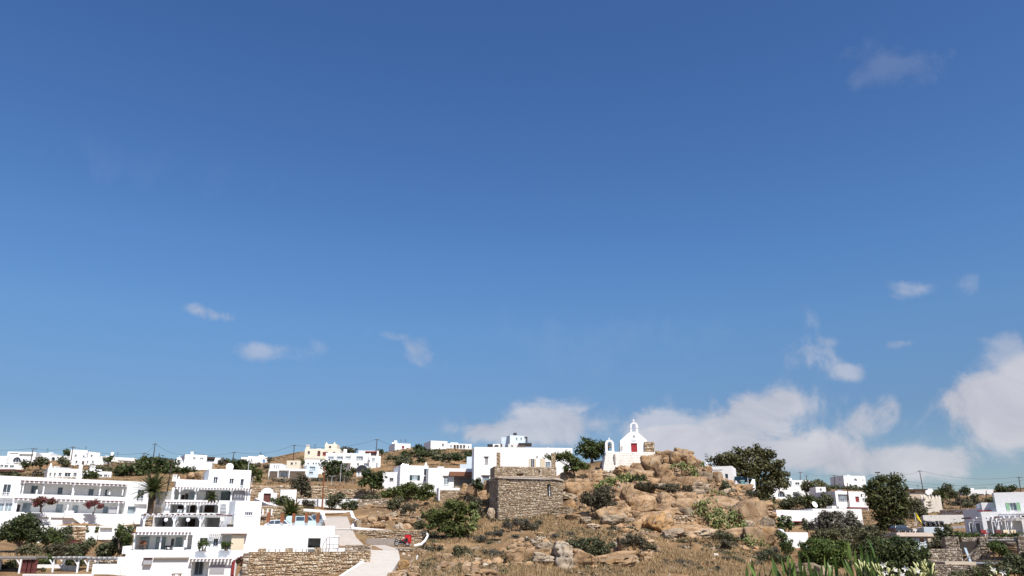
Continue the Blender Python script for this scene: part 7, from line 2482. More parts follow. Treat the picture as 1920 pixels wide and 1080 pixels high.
h = House('house', 'white ridge house half hidden by a round bush on the far right', 'house', 1815, 1867, 946, (918.5, 917), 290, 288, 8, group=G_R, below=2)
h.win(1834, 926, 1845, 932, mull=2, pane=GLASSB, depth=.35)
h.win(1849, 926, 1855, 932, mull=1, depth=.35)
h.box('step', 1820, 916.5, 1824, 919, .5, 2, WHITE)
h.build()
h = House('house', 'dark roofed low building on the right ridge skyline', 'house', 1702, 1737, 932, (918.5, 918.8), 262, 262, 6, mat=BUFF, below=2, group=G_R)
h.box('roof', 1700, 916.8, 1738, 919, -.8, 6, DKWOOD)
h.porch(1706, 921, 1716, 924, 1)
h.build()
h = House('house', 'small white gable behind the dark roofed building', 'house', 1735, 1750, 928, (919, 919), 275, 275, 5, below=2, group=G_R)
h.chimney(1744, 915.5, 1.6, 1, 0)
h.build()
# dovecote tower and the walls round it
d_ = House('dovecote', 'cream dovecote tower with pointed corner merlons and triangle patterns', 'tower', 1737.5, 1764, 975, (936, 936), 201, 201, 4.5, mat=mat_plaster('dovecote_plaster', (.70, .64, .54), .08, (.36, .28, .2), .5), below=2)
d_.porch(1750.5, 957.5, 1756.5, 964, .6, arch=True)
for x in (1738.5, 1744, 1750.5, 1757, 1762.5):
 a = d_.px(x, 936)
 m = MB()
 m.box(a[0] - .28, 0.02, d_.H - .003, a[0] + .28, .5, d_.H + .45)
 m.prism([(a[0] - .3, d_.H + .453), (a[0] + .3, d_.H + .453), (a[0], d_.H + .95)], .02, .5)
 m.build('merlon', d_.mat, d_.root)
for z_, n in ((941, 6), (946.5, 4)):
 for k in range(n):
  a = d_.px(1740 + k * (22 / n), z_ + 2.6)
  m = MB()
  w2 = 1.15 if n == 6 else 1.6
  for t in range(2):
   m.prism([(a[0] + t * w2 * .45, a[1] + (.55 if t else 0)), (a[0] + w2 * (.5 + t * .22), a[1] + (.55 if t else 0)), (a[0] + w2 * (.25 + .33 * t), a[1] + (.95 if t else .5))], -.07, -.003)
  m.build('triangle_relief', STONE_G, d_.root)
for y in (940, 945.5, 951.8):
 d_.box('ledge', 1737, y, 1764.5, y + .7, -.14, -.003, CONC)
d_.build()
d2 = House('dovecote_wing', 'shaded left flank of the dovecote tower', 'tower', 1725.5, 1737.4, 975, (936.5, 936), 206, 201.2, 4, mat=d_.mat, below=2)
for x in (1727, 1732):
 a = d2.px(x, 936)
 m = MB()
 m.box(a[0] - .28, 0.02, d2.H - .003, a[0] + .28, .5, d2.H + .45)
 m.prism([(a[0] - .3, d2.H + .453), (a[0] + .3, d2.H + .453), (a[0], d2.H + .95)], .02, .5)
 m.build('merlon', d_.mat, d2.root)
d2.build()
w = stone_house('rubble_wall', 'pale rubble wall running right from the dovecote', 'wall', 1764, 1816, 972, (954.5, 956), 196, 190, .8, h=.3, lmin=.3, lmax=.8, seed=81, below=1.5, core=WHITE2,
    holes=[(1769, 957, 1771.5, 963, .4)], t=.06)
w = House('house', 'long whitewashed wall with two small holes below the dovecote', 'wall', 1736, 1816, 1003, (964.5, 966.5), 183, 180, 4, mat=WHITE2, below=2)
w.porch(1789, 973, 1791, 975, .4)
w.porch(1790, 980, 1791.6, 982, .4)
w.porch(1745, 967, 1746.5, 969, .3)
w.build()
w = House('garden_wall', 'lower white wall beside the right house', 'wall', 1790, 1816, 1010, (986, 986.5), 170, 168, .6, below=1, parapet=.02)
w.build()
cw = path_wall('curved_wall', 'pale curved white wall in front of the row of motorbikes', 'wall', [P(1716, 994.5, 163), P(1722, 990, 160), P(1733, 988.2, 157.5), P(1750, 988.4, 157), P(1768, 988.4, 158)], .4, 2.0, PALEBLUE)
base_mb = None
for i in range(5):
 lb = ('leftmost', 'second', 'third', 'fourth', 'rightmost')[i] + ' dark motorbike in the row behind the pale curved wall'
 p = P(1733 + i * 8.5, 989.5, 160.5)
 if base_mb is None:
  base_mb = motorbike(lb, p, 1.2, CARDARK, CARDARK, 'motorbikes behind the curved wall')
  c = base_mb
 else:
  c = copy_tree(base_mb)
  c['label'] = lb
  c.location = p
  c.rotation_euler = (0, 0, 1.2 + .15 * (i % 3))
 c.scale = (1.25, 1.25, 1.25)
sheet('yard', 'small yard behind the pale curved wall', [(P(1722, 991, 159.8), P(1775, 990.5, 159.8)), (P(1722, 989, 170), P(1775, 989, 170))], CONC)
u = thing('parasol', 'small dark parasol over the row of motorbikes', 'parasol', P(1733, 989.5, 161.5), 0)
MB().bar((0, 0, 0), (0, 0, 1.5), .03).build('pole', DARKMETAL, u)
MB().lathe((0, 0, 1.05), [(.95, 0), (.6, .2), (.05, .38)], 10).build('canopy', DARKMETAL, u)
f = thing('flag', 'yellow flag hanging from a thin white pole', 'flag', P(1718.5, 987, 160), 0)
tp = P(1714.8, 961, 160) - f.location
MB().tube([(0, 0, 0), tp * .5, tp], .05, 6).build('pole', TRIM, f)
m = MB()
N = 8
for i in range(N + 1):
 t = i / N
 a = tp * (1 - .10) + Vector((.15 + t * .95, -.12 * math.sin(t * 5), -1.35 * t))
 m.v += [tuple(a + Vector((0, 0, .35 * (1 - t)))), tuple(a - Vector((-.1, 0, .75 - .3 * t)))]
for i in range(N):
 m.f.append((2 * i, 2 * i + 1, 2 * i + 3, 2 * i + 2))
m.build('cloth', YELLOW, f)
stone_house('rubble_wall', 'low tan stone wall behind the flag', 'wall', 1676, 1719, 994, (980, 980.5), 166, 165, .6, h=.3, lmin=.3, lmax=.8, seed=82, below=1)
ra = thing('wooden_rail', 'white rail fence left of the curved wall', 'fence', P(1695, 997, 152), 0)
for x in (1697, 1707, 1716):
 a = P(x, 996, 152) - ra.location
 MB().box(a.x - .08, a.y - .08, a.z - .8, a.x + .08, a.y + .08, a.z + .45).build('post', TRIM, ra)
for y in (992.5, 995):
 a, b = P(1694, y, 152) - ra.location, P(1719, y, 152) - ra.location
 MB().box(a.x, a.y - .12, a.z - .06, b.x, a.y - .083, a.z + .06).build('rail', TRIM, ra)
vehicle('car', 'dark car parked in the shade under the tall round tree', 'car', P(1690, 1000, 150), .25, CARDARK, 'car', H=1.45, L=3.8)
sh = House('shed', 'low shed with a pinkish flat roof and an orange slatted window', 'shed', 1689, 1742, 1026, (1006, 1006.5), 117, 118.5, 4, mat=PALEBLUE, below=1.5, parapet=.02)
sh.win(1724, 1009, 1733.5, 1017, mull=4, frame=mat_plain('orange_wood', (.45, .22, .08), .7), depth=.2)
sh.box('stone_end', 1740, 1007, 1748, 1020, -.3, 3.2, BUFF)
sh.box('roof_slab', 1681.5, 998.5, 1751, 1005.8, -.5, 4.3, mat_plaster('pinkish_concrete', (.60, .50, .42), .08, (.4, .3, .25), .4), on=-.5)
sh.box('roof_edge', 1682, 1005.2, 1750, 1007.0, -.42, 4.2, WOOD)
sh.build()
# right hand house with the glazed terrace
h = House('house', 'white upper storey with light green shutters at the right edge', 'house', 1872, 1990, 975, (925.5, 919), 130, 126, 9, below=3)
h.win(1893.5, 942.5, 1906.5, 958.5, mull=1, sh=GREENP, pane=GLASSB, frame=TRIM, depth=.3, sill=False)
h.local('green_corner_shutter', GREENP, (-.06, .6, h.px(1873, 950)[1], -.004, 2.2, h.px(1873, 930)[1]))
h.build()
h = House('house', 'white middle block with a red awning left of the green shutters', 'house', 1845, 1873, 975, (943.5, 941), 132.6, 131.8, 7, below=3)
h.box('awning', 1834, 956.5, 1860, 958.6, -1.2, -.003, DKRED)
h.build()
h = House('house', 'white house end with a slanting shaded flank at the right', 'house', 1813.5, 1848, 1010, (957.5, 951), 138, 133, 8, below=2)
h.porch(1816, 981, 1846, 1004, 2.0)
h.build()
h = House('glazed_terrace_house', 'white glazed terrace front with tall grey screens under a white pergola', 'house', 1848, 1990, 1012, (961, 956.5), 129, 125, 6, below=2, parapet=.8)
h.porch(1852, 976, 1918, 1002.5, 2.6)
h.porch(1922, 976, 1985, 1002.5, 2.6)
h.win(1897, 980, 1912, 1001, on=2.6, mull=3, frame=GREYP, sill=False, name='glass_door')
h.rail(1876, 957.5, 1985, 963, -.3, n=8)
h.build()
pg = thing('pergola', 'white pergola with protruding beam ends over the glazed terrace', 'pergola', P(1848, 1006, 126), math.atan2(-4, 12) * .0)
o = pg.location
for k in range(18):
 t = k / 17
 a = P(1818, 972.5, 131).lerp(P(2000, 967, 120.5), t) - o
 q = MB()
 q.box(a.x - .10, a.y - .5, a.z, a.x + .10, a.y + 2.2, a.z + .2)
 q.build('slat', TRIM if k % 5 else MAROON, pg)
for x, d in ((1824, 131.2), (1868, 128.3), (1894, 126.6), (1930, 124.4)):
 a, b = P(x, 974, d) - o, P(x, 1003, d) - o
 MB().box(a.x - .13, a.y - .13, b.z - .6, a.x + .13, a.y + .13, a.z - .005).build('post', TRIM, pg)
a, b = P(1818, 974.6, 131.4) - o, P(2000, 969, 121) - o
m = MB()
m.add([(a.x, a.y, a.z - .2), (b.x, b.y, b.z - .2), (b.x, b.y + .15, b.z - .2), (a.x, a.y + .15, a.z - .2), (a.x, a.y, a.z), (b.x, b.y, b.z), (b.x, b.y + .15, b.z), (a.x, a.y + .15, a.z)], [(0, 3, 2, 1), (4, 5, 6, 7), (0, 1, 5, 4), (1, 2, 6, 5), (2, 3, 7, 6), (3, 0, 4, 7)])
m.build('beam', TRIM, pg)
for i, (x0, x1, y0, d, lb) in enumerate(((1816, 1826, 979.5, 131.0, 'first'), (1827.5, 1841, 980, 130.2, 'second'), (1858.5, 1869.5, 977, 128.0, 'third'), (1871, 1882, 976.5, 127.3, 'fourth'), (1883.5, 1893, 976, 126.7, 'fifth'))):
 a, b = P(x0, y0, d), P(x1, 1003.5, d)
 s_ = thing('glazed_screen', '%s white framed grey screen from the left under the white pergola' % lb, 'screen', Vector((a.x, d, b.z)), -.2, 'glazed screens of the terrace')
 W, H = b.x - a.x, a.z - b.z
 m = MB()
 win_frame_bars(m, 0, 0, W, H, 0, .07, .09, 0, 0)
 m.build('frame', TRIM, s_)
 MB().box(.06, .02, .06, W - .06, .04, H - .06).build('screen_panel', SCREEN, s_)
for i, x in enumerate((1848, 1876, 1890, 1904)):
 p = P(x, 1004.5, 125.5)
 c = thing('terrace_chair', ('dark chair left of the glazed screens', 'maroon chair before the fourth screen', 'pale bench before the fifth screen', 'pale bench by the glass door')[i], 'chair', p - Vector((0, 0, .1)), .3, 'seats on the glazed terrace')
 mt = (DKRED, MAROON, CANVAS, CANVAS)[i]
 MB().box(-.5, -.3, .32, .5, .3, .48).build('seat', mt, c)
 MB().box(-.5, .22, .483, .5, .32, .95).build('backrest', mt, c)
 for sx in (-.42, .42):
  for sy in (-.22, .22):
   MB().box(sx - .03, sy - .03, 0, sx + .03, sy + .03, .318).build('leg', DKWOOD, c)
sheet('terrace_floor', 'paved terrace in front of the glazed screens', [(P(1800, 1010, 121.5), P(2010, 1008.5, 112)), (P(1812, 1004.5, 136), P(2010, 1003.5, 133))], CONC, thick=1.5)
# the ruin at the lower right
SGR = mat_stones('ruin_rubble', [(0, (.12, .10, .08)), (.3, (.24, .20, .16)), (.6, (.34, .29, .24)), (.85, (.45, .40, .34)), (1, (.58, .54, .48))])
stone_house('ruin_wall', 'ruined rubble wall corner with a small square hole', 'ruin', 1778, 1804, 1052, (1006, 1007.5), 103, 103, .8, h=.22, lmin=.2, lmax=.55, seed=91, mat=SGR, holes=[(1792, 1016, 1797.5, 1021.5, .6)], below=.6, t=.08)
stone_house('ruin_wall', 'low ruined rubble wall left of the square hole', 'ruin', 1739.5, 1808, 1062, (1028.5, 1030), 101, 101.6, .8, h=.22, lmin=.2, lmax=.55, seed=92, mat=SGR, below=.6, left=True, t=.08)
w = stone_house('ruin_wall', 'rubble lintel course over the dark gap of the ruin', 'ruin', 1803.5, 1846, 1015.5, (1007.5, 1008), 103.2, 103, .8, h=.2, lmin=.2, lmax=.5, seed=93, mat=SGR, below=0, t=.08)
w.box('timber', 1803, 1015.2, 1846, 1016.6, -.1, .8, DKWOOD)
stone_house('ruin_wall', 'sloping collapsed rubble inside the dark gap', 'ruin', 1820, 1850, 1062, (1013, 1013), 102.4, 102.4, 1.4, h=.22, lmin=.2, lmax=.55, seed=94, mat=SGR, below=.2, t=.09, topf=lambda x: .8 + x * 1.75) if False else None
s_ = thing('rubble_slope', 'pale sloping heap of collapsed rubble in the ruin gap', 'rubble', P(1822, 1056, 102.6), 0)
rng = random.Random(15)
m = MB()
for zz in range(16):
 for xx in range(12):
  x, z = xx * .17 + rng.uniform(-.05, .05), zz * .16
  if z > .35 + x * 1.35:
   continue
  v, f = stone_verts(rng.uniform(.17, .32), rng.uniform(.13, .22), .16, rng)
  m.add([(a + x, b + .2, c + z) for a, b, c in v], f, rng.random())
o = m.build('stones', SGR, s_)
o['kind'] = 'stuff'
m = MB()
m.prism([(-.1, -.5), (2.05, -.5), (2.05, 2.75), (1.75, 2.6), (-.1, .25)], .203, 1.0)
m.build('core', MORTAR, s_)
bk = House('ruin_back', 'dark inner back wall of the ruin', 'ruin', 1800, 1925, 1062, (1008.5, 1006), 107, 106, .4, mat=mat_plaster('near_black_plaster', (.06, .05, .045), .2, (.03, .03, .03), .5), below=.5, parapet=.02)  # near-black plaster with random mottling
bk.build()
stone_house('ruin_wall', 'rubble pier in the middle of the ruin', 'ruin', 1843.5, 1859, 1056, (1007, 1007), 102.6, 102.4, .8, h=.22, lmin=.2, lmax=.5, seed=95, mat=SGR, below=.6, right=True, t=.09)
w = stone_house('ruin_wall', 'long rubble course with a white pipe along the top right of the ruin', 'ruin', 1859, 1935, 1013.5, (1007.5, 1006.5), 103, 101.5, .6, h=.2, lmin=.2, lmax=.5, seed=96, mat=SGR, below=0, t=.08)
w.box('pipe', 1850, 1011.6, 1920, 1012.8, -.25, -.12, PALEP)
stone_house('ruin_wall', 'rubble corner of the ruin at the right edge', 'ruin', 1917, 1945, 1062, (1006, 1006), 101.4, 101, .6, h=.22, lmin=.2, lmax=.5, seed=97, mat=SGR, below=.5, left=True, t=.08)
bd = thing('board_wall', 'dark weathered wall of horizontal boards in the ruin', 'wall', P(1888, 1052, 103.2), 0)
a = P(1919, 1016, 103.2) - bd.location
rng = random.Random(4)
n = 13
for k in range(n):
 z0 = a.z * k / n
 m = MB()
 j = rng.uniform(-.05, .05)
 m.box(0, j, z0 + .015, a.x, j + .06, z0 + a.z / n - rng.uniform(.01, .05))
 m.build('board', DKWOOD if k % 3 else GREYWOOD, bd)
pk = thing('plank', 'pale blue plank leaning in the dark ruin gap', 'plank', P(1821, 1056, 101.6), 0)
e = P(1809.5, 1027, 102.6) - pk.location
m = MB()
m.add([(-.14, 0, 0), (.14, 0, 0), (.14, .08, 0), (-.14, .08, 0), (e.x - .14, e.y, e.z), (e.x + .14, e.y, e.z), (e.x + .14, e.y + .08, e.z), (e.x - .14, e.y + .08, e.z)], [(0, 3, 2, 1), (4, 5, 6, 7), (0, 1, 5, 4), (1, 2, 6, 5), (2, 3, 7, 6), (3, 0, 4, 7)])
m.build('board', mat_plain('faded_blue_paint', (.30, .38, .44), .7), pk)
pk = thing('stick', 'bare wooden stick crossing the blue plank in the ruin', 'stick', P(1807.5, 1052, 101.5), 0)
MB().tube([Vector((0, 0, 0)), P(1823, 1036, 101.5) - pk.location], .06, 6).build('shaft', GREYWOOD, pk)
stone_house('ruin_wall', 'lower rubble wall of the ruin at the bottom edge', 'ruin', 1757, 1828, 1095, (1058.5, 1058.5), 97.5, 98, 1.0, h=.2, lmin=.2, lmax=.5, seed=98, mat=SGR, below=.5, left=True, t=.08)
lg = thing('ledge', 'brown stone ledge with a timber end between the ruin walls', 'ledge', P(1743, 1057, 99.5), 0)
a, b = P(1762, 1053, 99.5) - lg.location, P(1820, 1058, 99.5) - lg.location
MB().box(a.x, -1.2, b.z - .05, b.x, 1.4, a.z).build('slab', BUFF, lg)
a, b = P(1743, 1054, 99.5) - lg.location, P(1761, 1056.5, 99.5) - lg.location
MB().box(a.x, -.6, b.z, b.x - .01, -.4, a.z).build('timber', DKWOOD, lg)
bm_ = thing('metal_beam', 'pale metal beam over a dark gap at the bottom right', 'beam', P(1827, 1056, 98.8), 0)
a = P(1884, 1054.5, 98.8) - bm_.location
MB().box(0, 0, -.05, a.x, .12, .12).build('beam', mat_plain('blue_grey_metal', (.30, .34, .40), .5, .3), bm_)
MB().box(0, .3, .13, a.x, .5, .35).build('timber', DKWOOD, bm_)
for x in (.2, 2.0, 3.6):
 MB().box(x, .02, -2, x + .12, .1, -.053).build('strut', DKWOOD, bm_)
st = thing('pale_post', 'whitish leaning post beside the ruin tree', 'post', P(1868, 1053, 101.6), 0)
MB().tube([Vector((0, 0, -.3)), P(1859.5, 1028, 101.6) - st.location], .07, 6).build('shaft', GREYWOOD, st)
# poles and wires on the right
tp = {}
for key, lb, foot, top, d, cr in (
  (0, 'utility pole left of the right ridge beside the large tree', (1500.5, 907), (1500.3, 884.5), 300, True),
  (1, 'smaller utility pole right of the first right hand pole', (1512.5, 905), (1512, 891), 310, True),
  (2, 'utility pole left of the three part ridge house', (1564.5, 906), (1564, 890.5), 300, True),
  (3, 'leaning utility pole on the skyline right of the tall round tree', (1731, 920), (1724, 882), 255, True),
  (4, 'dark utility pole in front of the ridge shrubs', (1800.5, 954), (1799, 918), 205, False),
  (5, 'utility pole before the half hidden ridge house', (1850, 946), (1849, 920), 220, False),
  (6, 'leaning utility pole at the right edge skyline', (1914, 922), (1910, 894), 250, True),
  (7, 'thin dark pole beside the red window house', (1590, 952), (1588.5, 905), 199, False)):
 _, tp[key] = pole(lb, foot, top, d, cr, .12, DKWOOD, 'utility poles on the right')
for lb, a, b, sg in (('wire between the first right hand pole and the ridge house pole', tp[0], tp[2], .8), ('wire from the large tree to the first right hand pole', P(1475, 890, 290), tp[0], .4),
      ('wire from the ridge house pole towards the tall round tree', tp[2], P(1650, 888, 280), 1.0), ('upper wire between the tall round tree and the leaning skyline pole', P(1690, 888, 258), tp[3], .6),
      ('upper wire between the leaning skyline pole and the right edge pole', tp[3], tp[6], 1.5), ('lower wire below the leaning skyline pole', P(1690, 901, 240), P(1925, 899, 240), 1.6),
      ('wire leaving the right edge pole', tp[6], P(1960, 892, 240), .4), ('lowest wire on the right skyline', P(1700, 908, 230), P(1850, 914, 225), .6)):
 wire(lb, a, b, sg)
cst = thing('cable', 'thin cable drooping from the large tree over the granite foot', 'cable', P(1438, 962, 146), 0)
MB().tube([Vector((0, 0, 0)), P(1450, 978, 142) - cst.location, P(1462, 992, 139) - cst.location], .035, 4).build('strand', BLACK, cst)
# big trees and bushes on the right
for lb, base, bl, d, mt, tr, per, lf, sub, rs, nm in (
  ('very large wide russet green tree behind the small white house', (1437, 985), [(1405, 868, 38, 22), (1370, 862, 30, 16), (1440, 880, 34, 24), (1450, 905, 26, 18), (1420, 850, 24, 12), (1348, 862, 20, 9), (1425, 915, 26, 14), (1462, 895, 16, 16), (1390, 885, 24, 14), (1437, 935, 14, 18), (1420, 845, 8, 9), (1388, 846, 10, 6)], 186, LF_RUSSET, .55, 26, .42, 1.1, 1.2, 'tree'),
  ('tall round dense green tree left of the dovecote', (1666, 1010), [(1655, 920, 28, 22), (1680, 915, 20, 18), (1665, 950, 34, 26), (1640, 935, 24, 20), (1690, 945, 14, 22), (1675, 975, 22, 16), (1652, 900, 14, 10), (1678, 897, 10, 8), (1660, 988, 14, 14)], 158, LF_CAROB, .5, 40, .36, 1.6, 1.1, 'tree'),
  ('rounded russet bush tree on the right hand slope', (1535, 922), [(1530, 908, 22, 8), (1515, 914, 14, 7), (1548, 915, 12, 7)], 236, LF_RUSSET, .25, 30, .4, 1.6, 1.0, 'tree'),
  ('feathery grey tree left of the dovecote', (1722, 985), [(1717, 955, 16, 16), (1728, 965, 10, 14), (1708, 970, 10, 14), (1720, 945, 12, 8)], 190, LF_GREYG, .25, 45, .3, 2.2, .8, 'tree'),
  ('dark rounded tree on the skyline at the far right', (1886, 924), [(1885, 918, 18, 7), (1875, 916, 9, 5), (1896, 917, 9, 5)], 236, LF_DARK, .25, 36, .36, 1.8, .9, 'tree'),
  ('airy grey green tree behind the dovecote palm', (1782, 940), [(1780, 920, 12, 8), (1778, 914, 8, 5), (1788, 928, 10, 7)], 238, LF_OLIVE, .2, 32, .34, 1.8, .8, 'tree'),
  ('dark clump of trees right of the airy grey tree', (1812, 934), [(1808, 922, 8, 7), (1815, 919, 6, 5)], 262, LF_DARK, .2, 36, .36, 1.8, .9, 'tree'),
  ('round brownish bush tree before the half hidden ridge house', (1826, 938), [(1826, 932, 9, 6.5)], 230, LF_RUSSET, .15, 45, .3, 2.4, .7, 'tree'),
  ('low dark tree left of the right house', (1858, 945), [(1858, 937, 9, 6), (1868, 932, 5, 9)], 215, LF_OLIVE, .15, 45, .3, 2.4, .7, 'tree')):
 tree(nm, lb, 'tree', base, d, bl, mt, trunk_r=tr, leaf=lf * .85, rsub=rs, limbs=10 if tr > .4 else 5, group='trees on the right hand slope', stems=1)
sk = P(1645.5, 886, 175)
aga = thing('agave_stalk', 'tall agave flower stalk beside the tall round tree', 'plant', P(1646, 912, 175), 0)
m = MB()
m.tube([Vector((0, 0, -1)), sk - aga.location], .06, 5)
m.build('stalk', DKWOOD, aga)
t = sk - aga.location
q = MB()
for k in range(7):
 a = k * .9
 q.tube([t + Vector((0, 0, -.1)), t + Vector((math.cos(a) * .5, math.sin(a) * .5, .05))], [.05, .12], 5)
q.build('flower_head', DKWOOD, aga)
palm('dusty palm right of the dovecote with drooping fronds', (1766, 955), (1766, 932), 212, n=30, length=3.0, trunk_r=.3, droop=1.6)
palm('short palm with dead orange fronds above the long low house', (1516, 960), (1516, 938), 190, n=26, length=2.6, trunk_r=.3, droop=2.0)
for lb, bl, d, mt, lf in (
  ('big purple brown bush in front of the long low house', [(1560, 983, 30, 22), (1590, 984, 24, 18), (1540, 990, 20, 22), (1545, 970, 10, 12), (1575, 968, 10, 10), (1598, 970, 8, 10), (1612, 990, 10, 14)], 122, LF_PURPLE, .2),
  ('grey green bush below and in front of the purple brown one', [(1575, 1010, 42, 22), (1605, 1012, 22, 22), (1540, 1008, 22, 18), (1620, 1025, 14, 14)], 119, LF_GREYG, .2),
  ('smooth rounded bright green bush at the bottom', [(1545, 1035, 45, 25), (1522, 1042, 26, 20), (1570, 1042, 26, 20)], 84, LF_DOME, .12),
  ('tall yellowish reeds beside the purple brown bush', [(1634, 1000, 16, 18), (1648, 1008, 14, 14), (1622, 1010, 10, 14)], 108, LF_GREYG, .24),
  ('big dark green hedge below the pinkish roofed shed', [(1640, 1032, 30, 26), (1680, 1036, 34, 24), (1715, 1040, 26, 24), (1660, 1065, 40, 22), (1700, 1070, 40, 20), (1625, 1060, 20, 22), (1730, 1062, 14, 20)], 88, LF_HEDGE, .16),
  ('olive bush right of the pinkish roofed shed', [(1775, 1000, 18, 14), (1790, 1005, 14, 10), (1762, 1010, 14, 10), (1770, 1018, 16, 8)], 113, LF_OLIVE, .2),
  ('orange brown dry scrub below the shed', [(1765, 1024, 18, 6), (1750, 1022, 12, 6)], 106, LF_HEATH, .16),
  ('dark green shrub mass behind the long low house', [(1490, 940, 20, 12), (1520, 940, 22, 12), (1548, 938, 18, 12), (1475, 945, 14, 10), (1535, 945, 22, 10)], 196, LF_OLIVE, .3),
  ('broad leaved bush between the rock foot and the blue door porch', [(1472, 976, 10, 10), (1480, 984, 8, 10), (1466, 986, 8, 8)], 142, LF_GREEN, .26),
  ('bright bush beside the sea grape in front of the low white wing', [(1514, 988, 8, 8), (1510, 980, 5, 6)], 140, LF_OLIVE, .2),
  ('dark undergrowth below the very large tree', [(1443, 960, 12, 16), (1452, 975, 12, 16), (1430, 945, 10, 10)], 168, LF_RUSSET, .3),
  ('leafy ledge plants on top of the ruin', [(1800, 1003, 16, 4), (1822, 1004, 14, 3.5)], 104.2, LF_GREEN, .16),
  ('small garden plants along the glazed terrace edge', [(1870, 1004, 16, 3), (1895, 1004, 10, 2.5), (1905, 1003, 8, 3)], 104, LF_GREEN, .14),
  ('bushy plants filling the bottom right corner', [(1880, 1066, 30, 12), (1915, 1062, 24, 14), (1850, 1072, 20, 10), (1900, 1050, 16, 12), (1930, 1045, 16, 14)], 92, LF_OLIVE, .16),
  ('yellow green bush at the bottom before the lower ruin wall', [(1800, 1078, 22, 8), (1835, 1074, 18, 10)], 90, LF_GREYG, .14),
  ('scrubby undergrowth along the wall by the tall round tree', [(1655, 1005, 14, 8), (1672, 1012, 12, 8)], 128, LF_DARK, .2),
  ('brown grassy scrub on the slope below the ridge shrubs', [(1810, 940, 24, 6), (1840, 944, 18, 5), (1790, 945, 14, 5)], 226, LF_HEATH, .3),
  ('white flowering shrub by the dark utility pole', [(1815, 947, 14, 5)], 212, LF_GREYG, .24),
  ('hedge on the right ridge by the leaning pole', [(1760, 926, 16, 6), (1745, 932, 14, 5), (1700, 932, 10, 6)], 246, LF_RUSSET, .34),
  ('green hedge under the three part ridge house', [(1590, 916, 24, 5), (1562, 914, 14, 5), (1620, 916, 12, 5)], 318, LF_OLIVE, .4),
  ('distant shrubs on the ridge behind the large tree', [(1475, 914, 18, 5), (1500, 912, 12, 4)], 300, LF_OLIVE, .4)):
 far = d > 180
 shrub('bush', lb, 'bush', bl, d, mt, leaf=lf, cover=5 if lf < .13 else 3.8, rsub=.7 if far else .3 if lf < .13 else .42, group='bushes on the right', stems=d < 150)
tree('fig_tree', 'small bright tree growing inside the ruin', 'tree', (1876, 1054), 101.2, [(1872, 1028, 15, 11), (1862, 1024, 9, 8), (1884, 1034, 9, 10), (1872, 1020, 9, 7)], LF_GREEN, trunk_r=.1, per=120, leaf=.17, sub=7, rsub=.42, limbs=5)
# granite boulders
ROCKS = [rock_mesh('boulder_shape', 100 + k, ROCK, 4, 6 + k % 6, .07, 80, .05 * (k % 2)) for k in range(14)]
SLABS = [rock_mesh('slab_shape', 200 + k, ROCK, 4, 4 + k % 3, .08, 90, .10 + .05 * (k % 3)) for k in range(7)]
def alt(me, mat):
 key = (me.name, mat.name)
 if key not in alt.c:
  m2 = me.copy()
  m2.materials.clear()
  m2.materials.append(mat)
  alt.c[key] = m2
 return alt.c[key]
alt.c = {}
_rr = random.Random(77)
BOULDERS = []
def boulder(x0, y0, x1, y1, label, mat=None, shape=None, tilt=0.0, d=None, deep=1.0, group=None, sink=.12, slab=False, name='boulder', cat='boulder', dd=0.0):
 """boulder filling a pixel box; its foot rests on the ground unless a distance is given"""
 cx = (x0 + x1) / 2
 if d is None:
  d = hit(cx, y1 - (y1 - y0) * .15, 84, 300).y + .3
  if d > 172:
   d = 161
   print('far boulder', label, cx, y1)
 d += dd
 a, b = P(x0, y1, d), P(x1, y0, d)
 w, h = (b.x - a.x) / 2 * 1.06, (b.z - a.z) / 2 * 1.06
 me = (SLABS if slab else ROCKS)[(shape if shape is not None else _rr.randrange(50)) % (len(SLABS) if slab else len(ROCKS))]
 if mat is not None:
  me = alt(me, mat)
 o = bpy.data.objects.new(name, me)
 COL.objects.link(o)
 dy = max(w, h) * .8 * deep
 o.location = ((a.x + b.x) / 2, d + dy * .45, (a.z + b.z) / 2 - h * sink)
 o.rotation_euler = (_rr.uniform(-.08, .08), tilt, _rr.uniform(-.06, .06))
 flip = _rr.choice((-1, 1))
 o.scale = (w * flip, dy, h * (1 + sink))
 tag(o, label, cat, group)
 BOULDERS.append(o)
 return o
G_B = 'granite boulders on the chapel hill'
LANDMARKS.clear()
BOXES = []
